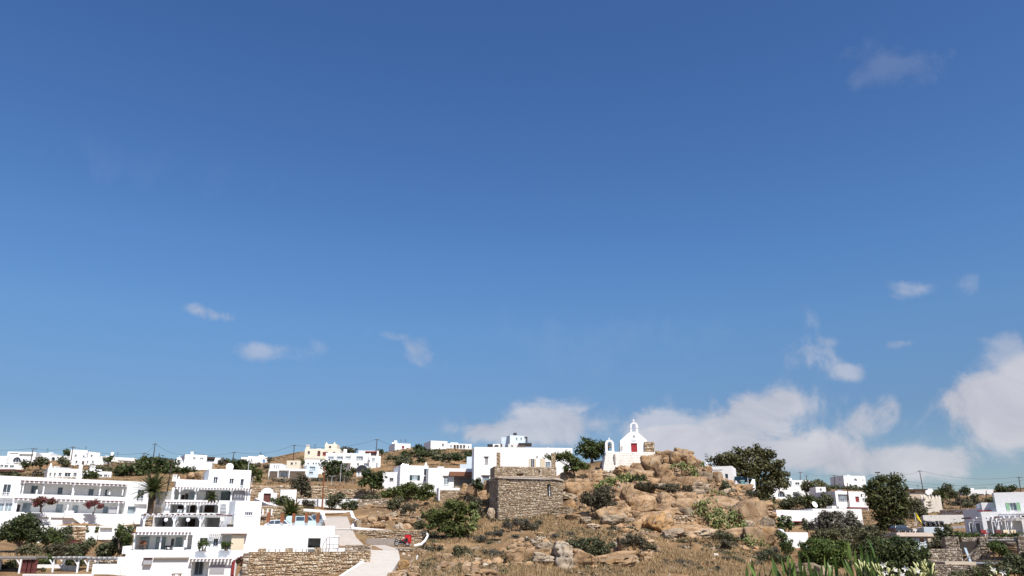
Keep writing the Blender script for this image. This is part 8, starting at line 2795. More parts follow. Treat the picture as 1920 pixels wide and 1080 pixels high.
for x0, y0, x1, y1, lb, mt, kw in (
  (1204, 853, 1242, 886, 'big squarish tan boulder right below the chapel podium', None, {}),
  (1184, 867, 1206, 890, 'squat boulder with a flat face left of the big squarish one', None, {}),
  (1151, 872, 1195, 894, 'wedge shaped slab boulder at the foot of the podium', None, {'tilt': .35, 'slab': True}),
  (1100, 884, 1131, 912, 'rounded tan boulder at the left shoulder of the chapel hill', None, {'tilt': -.2}),
  (1162, 907, 1188, 926, 'small round brown boulder under the cactus below the podium', None, {}),
  (1227, 851, 1240, 867, 'small round stone wedged at the top right of the podium', None, {}),
  (1234, 846, 1250, 860, 'knobbly stone in the pile right of the podium, left one', None, {}),
  (1242, 857, 1256, 873, 'dark oval stone low in the pile right of the podium', None, {}),
  (1246, 843, 1259, 853, 'cap stone on the pile right of the podium', None, {}),
  (1228, 845, 1238, 854, 'little stone at the end of the podium top', None, {}),
  (1257, 846, 1277, 874, 'upright brown boulder left of the highest rock', None, {'tilt': .1}),
  (1266, 840, 1299, 864, 'highest rock of the hill, a broad tan boulder', None, {'tilt': .15, 'shape': 3}),
  (1284, 853, 1307, 876, 'tilted block leaning right of the highest rock', None, {'tilt': .45}),
  (1299, 860, 1313, 878, 'small tilted block at the right shoulder of the highest rock', None, {'tilt': .5}),
  (1242, 869, 1260, 891, 'narrow upright slab in the middle of the upper rocks', None, {'tilt': .3}),
  (1224, 873, 1252, 906, 'long slanting slab descending from the squarish boulder', None, {'tilt': .7, 'slab': True}),
  (1249, 883, 1278, 904, 'flat topped block below the narrow upright slab', None, {'tilt': .2}),
  (1276, 880, 1294, 906, 'brown block hung with prickly pear', None, {'tilt': .4}),
  (1309, 882, 1335, 906, 'smooth grey lichened boulder on the right shoulder', ROCKG, {}),
  (1288, 896, 1335, 926, 'broad pale grey rock face below the lichened boulder', ROCKW, {'slab': True}),
  (1317, 873, 1336, 890, 'dark red brown boulder next to the small white house', None, {}),
  (1260, 896, 1284, 914, 'cracked tan block in the centre of the upper slope', None, {}),
  (1228, 906, 1248, 924, 'grey tan block above the long rounded boulder', ROCKG, {}),
  (1190, 902, 1228, 924, 'dark overhanging rock above the left rounded boulders', None, {'slab': True}),
  (1162, 909, 1192, 944, 'brown dome shaped boulder over a dark hollow', None, {}),
  (1138, 939, 1179, 960, 'long low brown boulder at the left of the rounded row', None, {'tilt': -.15}),
  (1177, 929, 1230, 959, 'long rounded boulder rising to the right, left of the row', None, {'tilt': -.2}),
  (1224, 921, 1270, 960, 'largest rounded boulder in the middle of the row', None, {'shape': 1}),
  (1261, 922, 1304, 955, 'squarish rounded boulder at the right of the row', None, {'shape': 5}),
  (1213, 940, 1227, 956, 'small tan boulder wedged under the rounded row', None, {}),
  (1166, 946, 1180, 976, 'upright splinter of rock under the rounded row', None, {'tilt': .1}),
  (1178, 957, 1200, 976, 'block below the long rounded boulder', None, {}),
  (1194, 960, 1216, 974, 'flat block below the largest rounded boulder', None, {}),
  (1129, 966, 1175, 987, 'flat grey topped slab at the left of the middle slope', ROCKG, {'slab': True}),
  (1208, 965, 1258, 998, 'orange ochre rock slab with dark cracks', ROCKO, {'tilt': -.35, 'slab': True}),
  (1273, 952, 1300, 970, 'pale flat boulder below the squarish rounded one', ROCKG, {}),
  (1262, 966, 1288, 979, 'stacked flat stone below the pale flat boulder, left one', None, {'slab': True}),
  (1284, 970, 1312, 983, 'stacked flat stone below the pale flat boulder, right one', None, {'slab': True}),
  (1286, 979, 1320, 995, 'low wide block left of the prickly pear thicket', None, {'slab': True}),
  (1253, 976, 1286, 989, 'thin layered stone right of the ochre slab', None, {'slab': True}),
  (1246, 992, 1286, 1009, 'smooth light slab below the ochre rock', ROCKW, {'slab': True, 'tilt': -.1}),
  (1280, 992, 1338, 1009, 'long light ledge right of the smooth slab', ROCKW, {'slab': True}),
  (1375, 936, 1410, 976, 'large grey slab leaning on the right flank', ROCKG, {'tilt': .5, 'slab': True}),
  (1394, 972, 1412, 998, 'grey and rust block below the leaning slab', ROCKG, {'tilt': .2}),
  (1408, 938, 1436, 975, 'tall tan flank boulder below the dry stone wall', None, {'tilt': .3}),
  (1408, 965, 1434, 992, 'middle block of the right flank', None, {'tilt': .3}),
  (1427, 969, 1450, 998, 'grey corner block of the right flank', ROCKG, {'tilt': .4}),
  (1411, 984, 1440, 1014, 'lower tan block of the right flank', None, {'tilt': .2}),
  (1432, 992, 1462, 1027, 'lowest corner boulder of the right flank', None, {'tilt': .35}),
  (1334, 931, 1362, 950, 'rusty brown rock above the prickly pear thicket', None, {}),
  (1354, 932, 1378, 946, 'grey brown rock left of the leaning slab', ROCKG, {}),
  (1336, 884, 1356, 910, 'dark rough rock under the small white house', None, {}),
  (1160, 1006, 1210, 1044, 'dark hollow rock with overhanging lip in the lower slope', None, {'shape': 7}),
  (1142, 1034, 1172, 1053, 'dark boulder below the hanging bush', None, {}),
  (1124, 1044, 1200, 1066, 'long tan ledge low on the hill', None, {'slab': True, 'tilt': -.08}),
  (1040, 1014, 1082, 1072, 'tall pale standing slab in the lower slope', ROCKW, {'slab': True, 'shape': 2}),
  (1074, 1029, 1115, 1068, 'broad cracked tan block right of the standing slab', None, {'slab': True}),
  (1111, 1043, 1128, 1060, 'small stepped block right of the broad cracked one', None, {}),
  (994, 1008, 1025, 1023, 'flat pale slab catching the light above the standing slab', ROCKW, {'slab': True, 'tilt': -.3}),
  (1001, 1016, 1040, 1037, 'mottled rock left of the standing slab', ROCKG, {}),
  (999, 1035, 1043, 1063, 'big pale buttress left of the standing slab', ROCKW, {'slab': True}),
  (951, 1032, 983, 1058, 'tan outcrop at the left of the lower rocks', None, {}),
  (962, 1025, 982, 1034, 'thin flat stone on top of the left outcrop', None, {'slab': True}),
  (952, 1020, 970, 1033, 'dark edged stone on the left outcrop', None, {'tilt': -.3}),
  (983, 1018, 1001, 1032, 'small flat stone between the left outcrop and the pale slab', None, {}),
  (1022, 946, 1042, 960, 'pale rounded boulder at the foot of the stone tower', ROCKW, {}),
  (1025, 934, 1048, 952, 'grey boulder leaning on the stone tower', ROCKG, {}),
  (1061, 940, 1081, 958, 'orange tipped boulder below the bush right of the tower', ROCKO, {'tilt': -.4}),
  (1042, 965, 1066, 976, 'brown ridge stone below the tower, left one', None, {}),
  (1063, 963, 1092, 977, 'brown ridge stone below the tower, middle one', None, {}),
  (1089, 959, 1118, 975, 'brown ridge stone below the tower, right one', None, {}),
  (1113, 958, 1130, 971, 'rounded end stone of the brown ridge', None, {}),
  (1100, 981, 1128, 991, 'white topped flat stone below the brown ridge', ROCKW, {'slab': True}),
  (1086, 969, 1108, 984, 'grey slabby stone below the brown ridge', ROCKG, {'slab': True}),
  (912, 953, 932, 974, 'pointed pale boulder at the left foot of the tower', ROCKW, {}),
  (866, 1054, 898, 1075, 'dark brown boulder at the bottom left of the hill', None, {}),
  (872, 1066, 936, 1090, 'wide tan ledge cut by the bottom edge', None, {'slab': True}),
  (887, 1045, 902, 1056, 'small whitish stone beside the dead bush, left one', ROCKW, {}),
  (901, 1049, 916, 1062, 'small round stone beside the dead bush, right one', None, {}),
  (1051, 884, 1085, 906, 'long oval boulder balanced beside the stone tower', None, {'shape': 4}),
  (1060, 897, 1096, 921, 'large tan boulder below the balanced oval one', None, {}),
  (1087, 896, 1108, 915, 'brown stone between the tan boulders', None, {}),
  (1066, 911, 1095, 926, 'lower tan boulder beside the tower wall', None, {}),
  (1053, 924, 1084, 936, 'flat tan boulder beside the tower doorway', ROCKW, {'slab': True}),
  (860, 905, 881, 924, 'left of two round boulders behind the cypress tree', None, {'d': 156}),
  (872, 906, 894, 926, 'right of two round boulders behind the cypress tree', None, {'d': 154}),
  (906, 900, 921, 922, 'round boulder against the corner of the stone tower', None, {'d': 150}),
  (895, 917, 914, 935, 'low boulder left of the stone tower', None, {'d': 147}),
  (740, 971, 760, 984, 'pinkish boulder on the slope above the white cap, left one', None, {}),
  (756, 972, 780, 987, 'pinkish boulder on the slope above the white cap, right one', None, {}),
  (739, 980, 760, 993, 'white faced stone above the white cap', ROCKW, {}),
  (755, 981, 774, 993, 'reddish stone above the white cap', None, {}),
  (706, 966, 728, 978, 'brown boulder on the slope right of the ramp', None, {}),
  (695, 978, 724, 992, 'dark hollow rock above the white cap', None, {'slab': True}),
  (688, 968, 708, 982, 'tan boulder just right of the zigzag cap', None, {}),
  (718, 962, 746, 972, 'leaning slab on the slope right of the ramp', ROCKW, {'slab': True, 'tilt': -.4}),
  (781, 1031, 799, 1047, 'tan boulder by the thin white pipe', None, {}),
  (827, 1038, 849, 1052, 'rounded boulder in the scrub left of the hill', None, {}),
  (815, 1036, 829, 1052, 'small heap stone left of the rounded scrub boulder', None, {}),
  (812, 1054, 854, 1074, 'wide brown boulder low on the left of the hill', None, {'slab': True}),
  (744, 1050, 768, 1074, 'ochre boulder at the right verge of the road', ROCKO, {}),
  (726, 1067, 756, 1090, 'tan boulder at the bottom verge of the road', None, {}),
  (770, 1060, 786, 1074, 'brown stone at the verge below the white pipe', None, {}),
  (760, 1072, 786, 1088, 'low stone at the bottom edge by the road', None, {}),
  (347, 885, 368, 901, 'left boulder of the outcrop behind the veranda house', None, {'d': 168}),
  (362, 884, 386, 902, 'right boulder of the outcrop behind the veranda house', None, {'d': 167}),
  (334, 889, 350, 901, 'small boulder by the stepped chimney', None, {'d': 168}),
  (376, 890, 392, 903, 'brown boulder beside the square upper house', None, {'d': 166}),
  (1487, 1056, 1545, 1090, 'low pale boulder behind the oleander leaves', ROCKG, {'d': 80, 'slab': True}),
  (1535, 1061, 1572, 1095, 'second low pale boulder behind the oleander leaves', ROCKG, {'d': 78, 'slab': True})):
 boulder(x0, y0, x1, y1, lb, mt, group=G_B, dd=-.7, **kw)
 BOXES.append((x0, y0, x1, y1))
 LANDMARKS.append(((x0 + x1) / 2, (y0 + y1) / 2, short(lb)))
# bedrock ledges that tie the boulders together
for x0, y0, x1, y1 in ((1176, 880, 1262, 916), (1240, 895, 1332, 938), (1146, 914, 1240, 952), (1222, 934, 1332, 976), (1298, 930, 1402, 972), (1378, 938, 1442, 1002), (1398, 988, 1456, 1034),
      (1176, 958, 1262, 1002), (1106, 950, 1192, 987), (1056, 904, 1132, 946), (1016, 1030, 1112, 1070), (1098, 1034, 1196, 1066), (950, 1030, 1042, 1066), (1240, 984, 1342, 1016), (1326, 990, 1402, 1018)):
 boulder(x0, y0, x1, y1, beside((x0 + x1) / 2, (y0 + y1) / 2, 'broad cracked bedrock ledge'), group='bedrock ledges of the chapel hill', dd=2.3, slab=True, name='rock_ledge', cat='rock', sink=.3, deep=.7)
# crack filling blocks between the named boulders
zones = [((1212, 850, 1325, 930), 70, 8, 19), ((1100, 890, 1330, 990), 90, 9, 21), ((1300, 915, 1452, 1015), 80, 9, 22), ((1040, 890, 1140, 990), 26, 6, 14), ((940, 1000, 1220, 1070), 70, 7, 17),
   ((1215, 990, 1460, 1070), 32, 5, 12), ((680, 950, 800, 990), 16, 6, 12), ((800, 1020, 940, 1080), 14, 5, 11), ((730, 1030, 830, 1080), 14, 5, 10)]
for zi, ((x0, y0, x1, y1), n, s0, s1) in enumerate(zones):
 for k in range(n):
  cx, cy = _rr.uniform(x0, x1), _rr.uniform(y0, y1)
  if cy < 852 + max(0, abs(cx - 1268) - 45) * .42 and zi < 3:
   continue
  if rocky(cx, cy) < .35 and _rr.random() < .85 or any(a + 2 < cx < c - 2 and b + 2 < cy < e - 2 for a, b, c, e in BOXES):
   continue
  if hit(cx, cy + 2, 84, 300).y > 168:
   continue
  s = _rr.uniform(s0, s1)
  ci = max(0, _rr.randrange(9) - 5)
  boulder(cx - s * _rr.uniform(.7, 1.5), cy - s * .5, cx + s * _rr.uniform(.7, 1.5), cy + s * .42, beside(cx, cy, ('tan', 'tan', 'grey', 'pale')[ci] + (' lump of rock' if s < (s0 + s1) / 2 else ' block')), (None, None, ROCKG, ROCKW)[ci],
    group='loose rocks of the chapel hill', tilt=_rr.uniform(-.4, .4), slab=_rr.random() < .7, name='rock', cat='rock', dd=.8)
# dry stone walls on the hill
stone_house('dry_stone_wall', 'dry stone wall of stacked flat stones below the curving white parapet', 'wall', 1372, 1404, 938, (921, 923), 153, 150, 1.0, h=.18, lmin=.25, lmax=.7, seed=45, below=.6, t=.12)
stone_house('dry_stone_wall', 'patch of rubble wall under the wedge shaped slab', 'wall', 1163, 1196, 896, (875, 880), 159.2, 158.4, .8, h=.2, lmin=.2, lmax=.5, seed=46, below=.6, t=.1)
stone_house('dry_stone_wall', 'low rubble wall behind the boulder at the left shoulder', 'wall', 1085, 1108, 902, (888, 889), 160, 158, .8, h=.2, lmin=.2, lmax=.5, seed=47, below=.6, t=.1)
stone_house('dry_stone_wall', 'short rough wall stub at the foot of the stone tower', 'wall', 1035, 1070, 968, (948, 953), 138, 136, .9, h=.2, lmin=.2, lmax=.5, seed=48, below=.8, t=.12)
stone_house('dry_stone_wall', 'stacked stones right of the rounded row', 'wall', 1258, 1300, 990, (966, 966), 131.5, 131, 1.2, h=.32, lmin=.4, lmax=1.1, seed=49, below=.6, t=.2)
# scree: far too many little stones to count
rng = np.random.default_rng(12)
sv, sf, sc = [], [], []
bv, bf = ico(1)
cnt = 0
for k in range(5200):
 px = rng.uniform(690, 1460)
 d = rng.uniform(88, 165) if px > 800 else rng.uniform(90, 158)
 x = (px - 960) / F * (CP + .07 * SP) * d
 z = gz(x, d)
 if 690 < px < 760 and d < 132:
  continue
 if rocky(*pixel((x, d, z))) < .3 and rng.random() < .72:
  continue
 s = .07 + .30 * rng.random() ** 3
 q = bv * np.array([s * rng.uniform(.8, 1.5), s, s * rng.uniform(.5, .9)]) * (1 + .25 * rng.normal(size=(len(bv), 1)))
 sv.append(q + np.array([x, d, z]))
 sf.append(bf + cnt)
 sc.append(np.full(len(bv), rng.random()))
 cnt += len(bv)
scree = np_mesh('scree', np.concatenate(sv), np.concatenate(sf), STONE_G, col=np.concatenate(sc))
tag(scree, 'loose small stones strewn over the dry hill', None, None, 'stuff')
sv, sf, cnt = [], [], 0
for k in range(2600):
 px = rng.uniform(830, 1455)
 d = rng.uniform(96, 163)
 x = (px - 960) / F * (CP + .07 * SP) * d
 v0, f0 = ico(2)
 if rocky(*pixel((x, d, gz(x, d)))) < .4:
  continue
 s = .18 + .55 * rng.random() ** 2
 dots = np.maximum(v0 @ (lambda n_: n_ / np.linalg.norm(n_, axis=1)[:, None])(rng.normal(size=(12, 3))).T, .05)
 q = v0 * np.minimum((.55 + .4 * rng.random(12)) / dots, 1.4).min(1)[:, None] * np.array([s * rng.uniform(.8, 1.6), s, s * rng.uniform(.5, 1)])
 sv.append(q + np.array([x, d, gz(x, d)]))
 sf.append(f0 + cnt)
 cnt += len(v0)
rub = np_mesh('broken_rock', np.concatenate(sv), np.concatenate(sf), ROCK)
tag(rub, 'broken angular rock between the boulders', None, None, 'stuff')
# plants of the granite hill
tree('pine_tree', 'small pine growing over the right end of the big white house', 'tree', (1078, 893), 157, [(1065, 858, 16, 9), (1052, 856, 12, 7), (1082, 866, 14, 10), (1040, 858, 9, 5), (1095, 874, 10, 8), (1060, 850, 8, 5), (1030, 856, 7, 4), (1072, 876, 14, 9)], LF_BRIGHT, trunk_r=.16, per=60, leaf=.26, sub=3.2, rsub=.65, limbs=7)
tree('tree', 'dark dense tree on the skyline left of the bell arch', 'tree', (1110, 868), 178, [(1108, 838, 17, 13), (1122, 835, 14, 12), (1096, 845, 12, 10), (1118, 850, 16, 9), (1130, 842, 8, 10), (1105, 828, 10, 7), (1090, 838, 7, 6), (1101, 855, 10, 6)], LF_PINE, trunk_r=.32, per=44, leaf=.32, sub=2.2, rsub=.85, limbs=8)
tree('cypress_tree', 'broad layered dark green cypress in front of the stone tower', 'tree', (838, 1008), 127, [(835, 965, 26, 14), (862, 955, 20, 12), (815, 970, 22, 10), (845, 945, 20, 9), (875, 965, 16, 14), (830, 985, 26, 10), (862, 985, 22, 14), (800, 965, 14, 6), (885, 950, 12, 10), (808, 985, 12, 8), (850, 1000, 24, 8)], LF_BRIGHT, trunk_r=.3, per=75, leaf=.22, sub=3.0, rsub=.65, limbs=10, flat=.45, up=.6)
tree('umbrella_pine', 'flat topped umbrella pine with bare leaning branches by the low white wing', 'tree', (757, 951), 158, [(768, 919, 26, 8), (790, 915, 22, 9), (745, 922, 22, 8), (730, 926, 16, 7), (806, 922, 14, 9), (775, 930, 22, 7), (720, 928, 9, 5), (795, 932, 16, 7), (765, 911, 16, 6), (752, 932, 16, 6)], LF_BRIGHT, BARKG, trunk_r=.2, per=62, leaf=.24, sub=3.2, rsub=.65, limbs=12, flat=.6, up=.7)
tree('tree', 'small dark bush tree by the round boulders', 'tree', (898, 920), 153, [(897, 907, 8, 9), (891, 904, 6, 5), (902, 912, 6, 8)], LF_DARK, trunk_r=.1, per=90, leaf=.2, sub=6, rsub=.42)
for lb, bl, d, mt, lf in (
  ('large grey brown rounded scrub below the umbrella pine, left one', [(741, 944, 13, 10), (748, 938, 12, 8), (735, 950, 9, 6)], 148, LF_GREYG, .18),
  ('large grey brown rounded scrub below the umbrella pine, right one', [(770, 952, 11, 6), (757, 954, 10, 6), (780, 949, 6, 4)], 146, LF_HEATH, .18),
  ('green brown bush at the right of the white cap', [(790, 982, 12, 9), (782, 986, 9, 7)], 133, LF_GREYG, .18),
  ('brown heath bush left of the stone tower', [(893, 948, 14, 12), (884, 938, 12, 8), (900, 958, 9, 10)], 136, LF_HEATH, .18),
  ('bluish grey rounded bush at the lower left slope', [(868, 1040, 20, 15), (880, 1050, 15, 12), (855, 1046, 12, 10)], 110, LF_GREYG, .16),
  ('dark dead looking bush beside the small whitish stones', [(922, 1040, 16, 11), (935, 1044, 10, 9)], 109, LF_PURPLE, .16),
  ('bright green bush at the bottom left of the hill', [(948, 1068, 14, 9), (940, 1074, 10, 7)], 101, LF_GREEN, .16),
  ('bushy olive shrub in front of the pale buttress', [(995, 1060, 20, 14), (1010, 1066, 14, 10), (980, 1068, 12, 9)], 101, LF_OLIVE, .16),
  ('dark hanging bush on the right of the broad cracked block', [(1100, 1022, 28, 12), (1128, 1026, 20, 13), (1112, 1034, 22, 10), (1075, 1018, 14, 8)], 107.5, LF_OLIVE, .18),
  ('large dark heath bush between the left boulders', [(1115, 932, 24, 14), (1137, 925, 18, 14), (1100, 938, 14, 10), (1130, 944, 24, 11)], 135, LF_HEATH, .2),
  ('dark green low bush at the foot of the podium', [(1188, 898, 16, 8), (1205, 899, 11, 7), (1175, 902, 10, 6)], 153, LF_HEDGE, .2),
  ('grey heath under the overhanging rock', [(1208, 911, 18, 8), (1224, 912, 12, 7)], 147.5, LF_HEATH, .18),
  ('brown grassy heath on the upper ledge', [(1262, 914, 22, 7), (1288, 917, 16, 6), (1245, 913, 12, 5)], 147, LF_HEATH, .18),
  ('dark cypress like bush left of the dry stone wall', [(1362, 914, 8, 12), (1366, 922, 7, 9), (1358, 908, 5, 7)], 154, LF_OLIVE, .2),
  ('round orange brown tuft at the top of the right flank', [(1411, 925, 10, 6), (1404, 922, 7, 5)], 150, LF_HEATH, .16),
  ('dark bush draping the hollow rock at its right', [(1188, 1014, 18, 11), (1206, 1022, 13, 10), (1172, 1018, 10, 9)], 106, LF_HEATH, .18),
  ('grey scrub patch below the hollow rock', [(1232, 1040, 20, 7), (1250, 1042, 14, 6)], 112, LF_PURPLE, .14),
  ('purple grey scrub band on the lower right slope', [(1270, 1058, 26, 7), (1295, 1060, 18, 6), (1245, 1060, 14, 6)], 106, LF_PURPLE, .14),
  ('olive scrub under the prickly pear thicket', [(1352, 1003, 18, 7), (1370, 1008, 16, 7)], 123, LF_GREYG, .16),
  ('thin bush in the middle of the right slope', [(1358, 1018, 9, 8), (1366, 1024, 8, 5)], 119, LF_HEATH, .15),
  ('green scrub at the foot of the right flank', [(1440, 1040, 14, 9), (1460, 1048, 16, 10), (1425, 1048, 12, 7)], 112, LF_OLIVE, .17),
  ('leafy bush climbing beside the lowest corner boulder', [(1465, 1005, 9, 10), (1475, 1018, 10, 10), (1480, 1030, 10, 9)], 118, LF_GREEN, .18),
  ('dark bush at the bottom edge left of the hill', [(800, 1074, 26, 8), (830, 1076, 22, 7), (770, 1080, 18, 6)], 99, LF_OLIVE, .17),
  ('grey green bush beside the thin white pipe', [(800, 1058, 12, 9), (812, 1054, 8, 6)], 106, LF_GREYG, .16),
  ('low dark bush on the ochre verge', [(806, 1028, 14, 6), (822, 1030, 12, 5)], 116, LF_HEATH, .16),
  ('small reddish heath below the stone tower, left one', [(975, 980, 18, 6), (955, 986, 14, 5)], 131, LF_PURPLE, .15),
  ('small reddish heath below the stone tower, right one', [(1000, 986, 14, 5), (985, 990, 14, 5)], 128, LF_HEATH, .15),
  ('dry purple scrub in the grass left of the tower foot', [(925, 1000, 18, 5), (905, 1008, 14, 5)], 122, LF_PURPLE, .15)):
 shrub('bush', lb, 'bush', bl, d - 3.5 * (d > 130), mt, leaf=lf * .85, rsub=.42, group='bushes on the granite hill')
 LANDMARKS.append((bl[0][0], bl[0][1], short(lb)))
for lb, bl, d, n, sz in (
  ('prickly pear sprawling left of the podium foot', [(1160, 898, 18, 7), (1175, 894, 12, 6), (1145, 902, 10, 6)], 152, 52, .26),
  ('bright prickly pear below the rounded tan boulder', [(1132, 908, 14, 8), (1122, 914, 10, 6)], 148, 60, .24),
  ('prickly pear hanging right of the highest rock', [(1287, 876, 12, 9), (1298, 884, 9, 10), (1278, 872, 9, 6), (1305, 892, 6, 8)], 154, 48, .25),
  ('tall prickly pear beside the lichened boulder', [(1262, 876, 10, 6), (1318, 872, 6, 5)], 155, 30, .22),
  ('large prickly pear thicket on the right slope, upper part', [(1318, 945, 16, 12), (1310, 958, 14, 12), (1330, 968, 14, 14), (1345, 960, 12, 8)], 135, 66, .25),
  ('large prickly pear thicket on the right slope, lower part', [(1350, 975, 18, 12), (1372, 965, 14, 12), (1365, 985, 18, 10), (1390, 985, 12, 8), (1340, 985, 10, 8)], 131, 66, .25),
  ('small prickly pear on the ledge above the thicket', [(1350, 925, 12, 5), (1338, 922, 8, 5)], 148, 28, .2),
  ('prickly pear at the foot of the right flank', [(1400, 1012, 14, 8), (1420, 1020, 16, 10), (1436, 1030, 12, 9)], 122, 48, .22),
  ('prickly pear beside the layered cypress', [(888, 976, 9, 12), (893, 968, 7, 8), (884, 990, 7, 6)], 126, 60, .24)):
 cactus(lb, bl, d - 3.5 * (d > 130), n, sz)
 LANDMARKS.append((bl[0][0], bl[0][1], short(lb)))
# scattered small shrubs
rngp = random.Random(31)
pool = [(LF_HEATH, 'brown heath tuft'), (LF_GREYG, 'grey green tuft'), (LF_PURPLE, 'purple grey tuft')]
for k in range(120):
 px = rngp.uniform(790, 1455)
 py = rngp.uniform(930 if px < 1300 else 960, 1076)
 if 905 < px < 1060 and py < 975:
  continue
 p = hit(px, py, 84, 200)
 r = rngp.uniform(4, 9)
 mt, lb = pool[rngp.randrange(3)]
 shrub('tuft', beside(px, py, lb), 'shrub', [(px, py - r * .3, r, r * .6), (px + r * .6, py - r * .2, r * .6, r * .45)], p.y, mt, per=120, leaf=.14, sub=8, rsub=.3, group='heath tufts of the chapel hill', stems=False)
# dry grass: blades nobody could count
rng = np.random.default_rng(5)
n = 190000
pxs = np.concatenate([rng.uniform(780, 1460, int(n * .62)), rng.uniform(-60, 480, int(n * .13)), rng.uniform(480, 900, int(n * .15)), rng.uniform(1460, 1950, n - int(n * .62) - int(n * .13) - int(n * .15))])
ds = np.concatenate([rng.uniform(88, 158, int(n * .62)), rng.uniform(150, 200, int(n * .10)), rng.uniform(102, 118, int(n * .13) - int(n * .10)), rng.uniform(150, 245, int(n * .15)), rng.uniform(100, 300, n - int(n * .62) - int(n * .13) - int(n * .15))])
xs = (pxs - 960) / F * (CP + .07 * SP) * ds
patch = fbm(np.stack([xs * .16, ds * .16, ds * 0 + 3], -1), 3)
_i0 = np.interp(xs / ds, TU, np.arange(len(TU))).astype(int)
_j0 = np.interp(ds, DROWS, np.arange(len(DROWS))).astype(int)
gr = np.where(HILL[_i0, _j0] > .5, GRASSY[_i0, _j0], .5)
keep = patch + (gr - .5) * .30 > -.02 + .14 * rng.random(n)
keep &= ~((pxs > 470) & (pxs < 770) & (ds < 160))
xs, ds = xs[keep], ds[keep]
iu = np.interp(xs / ds, TU, np.arange(len(TU)))
jd = np.interp(ds, DROWS, np.arange(len(DROWS)))
i0, j0 = iu.astype(int).clip(0, len(TU) - 2), jd.astype(int).clip(0, len(DROWS) - 2)
a, b = iu - i0, jd - j0
zs = (TZ[i0, j0] * (1 - a) + TZ[i0 + 1, j0] * a) * (1 - b) + (TZ[i0, j0 + 1] * (1 - a) + TZ[i0 + 1, j0 + 1] * a) * b
k = len(xs)
hgt = rng.uniform(.2, .62, k)
ang = rng.uniform(0, 6.28, k)
wx, wy = np.cos(ang) * .07, np.sin(ang) * .07
lean = rng.normal(size=(k, 2)) * .16
base = np.stack([xs, ds, zs - .05], -1)
V = np.stack([base + np.stack([-wx, -wy, wx * 0], -1), base + np.stack([wx, wy, wx * 0], -1), base + np.stack([lean[:, 0], lean[:, 1], hgt], -1)], 1).reshape(-1, 3)
grass = np_mesh('dry_grass', V, np.arange(3 * k).reshape(k, 3), LF_DRY, col=np.repeat(np.clip(rng.normal(.5, .22, k), 0, 1), 3))
tag(grass, 'straw coloured dry grass over the slopes', None, None, 'stuff')
# low scrub that covers the farther slopes: a carpet, not single plants
n = 46000
pxs = np.concatenate([rng.uniform(-60, 900, int(n * .55)), rng.uniform(1440, 1960, int(n * .25)), rng.uniform(790, 1460, n - int(n * .8))])
ds = np.concatenate([rng.uniform(156, 290, int(n * .55)), rng.uniform(110, 340, int(n * .25)), rng.uniform(92, 160, n - int(n * .8))])
xs = (pxs - 960) / F * (CP + .07 * SP) * ds
patch = fbm(np.stack([xs * .10, ds * .10, ds * 0 + 9], -1), 4)
pxs[:9000] = rng.uniform(-900, 2700, 9000)
ds[:9000] = rng.uniform(7, 86, 9000)
xs = (pxs - 960) / F * (CP + .07 * SP) * ds
patch = fbm(np.stack([xs * .10, ds * .10, ds * 0 + 9], -1), 4)
keep = (patch + .07 * (ds > 185) > -.02 + .10 * rng.random(n)) & ~((pxs > 360) & (pxs < 770) & (ds < 166) & (ds > 58))
xs, ds = xs[keep], ds[keep]
zs = np.array([gz(x, d) for x, d in zip(xs, ds)])
for nm, lb, mt, sel in (('scrub', 'brown heath scrub carpeting the slopes', LF_HEATH, slice(0, None, 2)), ('green_scrub', 'grey green scrub carpeting the slopes', LF_GREYG, slice(1, None, 2))):
 c = np.stack([xs[sel], ds[sel], zs[sel] + .12], -1)
 v, q, cc = leaf_cloud(c, np.full(len(c), .35), np.full(len(c), 40), .20, .5, .6)
 tag(np_mesh(nm, v, q, mt, None, cc), lb, None, None, 'stuff')
# a white round stone and the foreground oleanders
o = boulder(1339, 1038, 1347, 1046, 'single bright white round stone on the dry right slope', alt.__class__ and mat_plain('white_stone', (.75, .73, .70), .8), name='white_stone', cat='stone')
# oleanders right in front of the camera
def leaf_mesh(name, L, W, bend, mat, colv):
 m = MB()
 N = 6
 for i in range(N + 1):
  t = i / N
  w = W * (math.sin(math.pi * min(1, t * .93 + .04)) ** .8) * (1 - .25 * t)
  x, z = 0, L * t
  y = bend * L * t * t
  m.v += [(x - w, y + .10 * w, z), (x, y - .12 * w, z), (x + w, y + .10 * w, z)]
  m.c += [colv - .08, colv + .22, colv - .02]
 for i in range(N):
  a = 3 * i
  m.f += [(a, a + 1, a + 4, a + 3), (a + 1, a + 2, a + 5, a + 4)]
 me = bpy.data.meshes.new(name)
 me.from_pydata(m.v, [], m.f)
 at = me.attributes.new('Col', 'FLOAT', 'POINT')
 at.data.foreach_set('value', np.clip(np.array(m.c, dtype=np.float32), 0, 1))
 me.materials.append(mat)
 me.polygons.foreach_set('use_smooth', [True] * len(me.polygons))
 return me
LEAFS = [leaf_mesh('leaf', .115, .0115, b, LF_OLEA, c) for b, c in ((.05, .35), (.25, .5), (-.2, .62), (.4, .3), (.1, .75), (-.05, .2))]
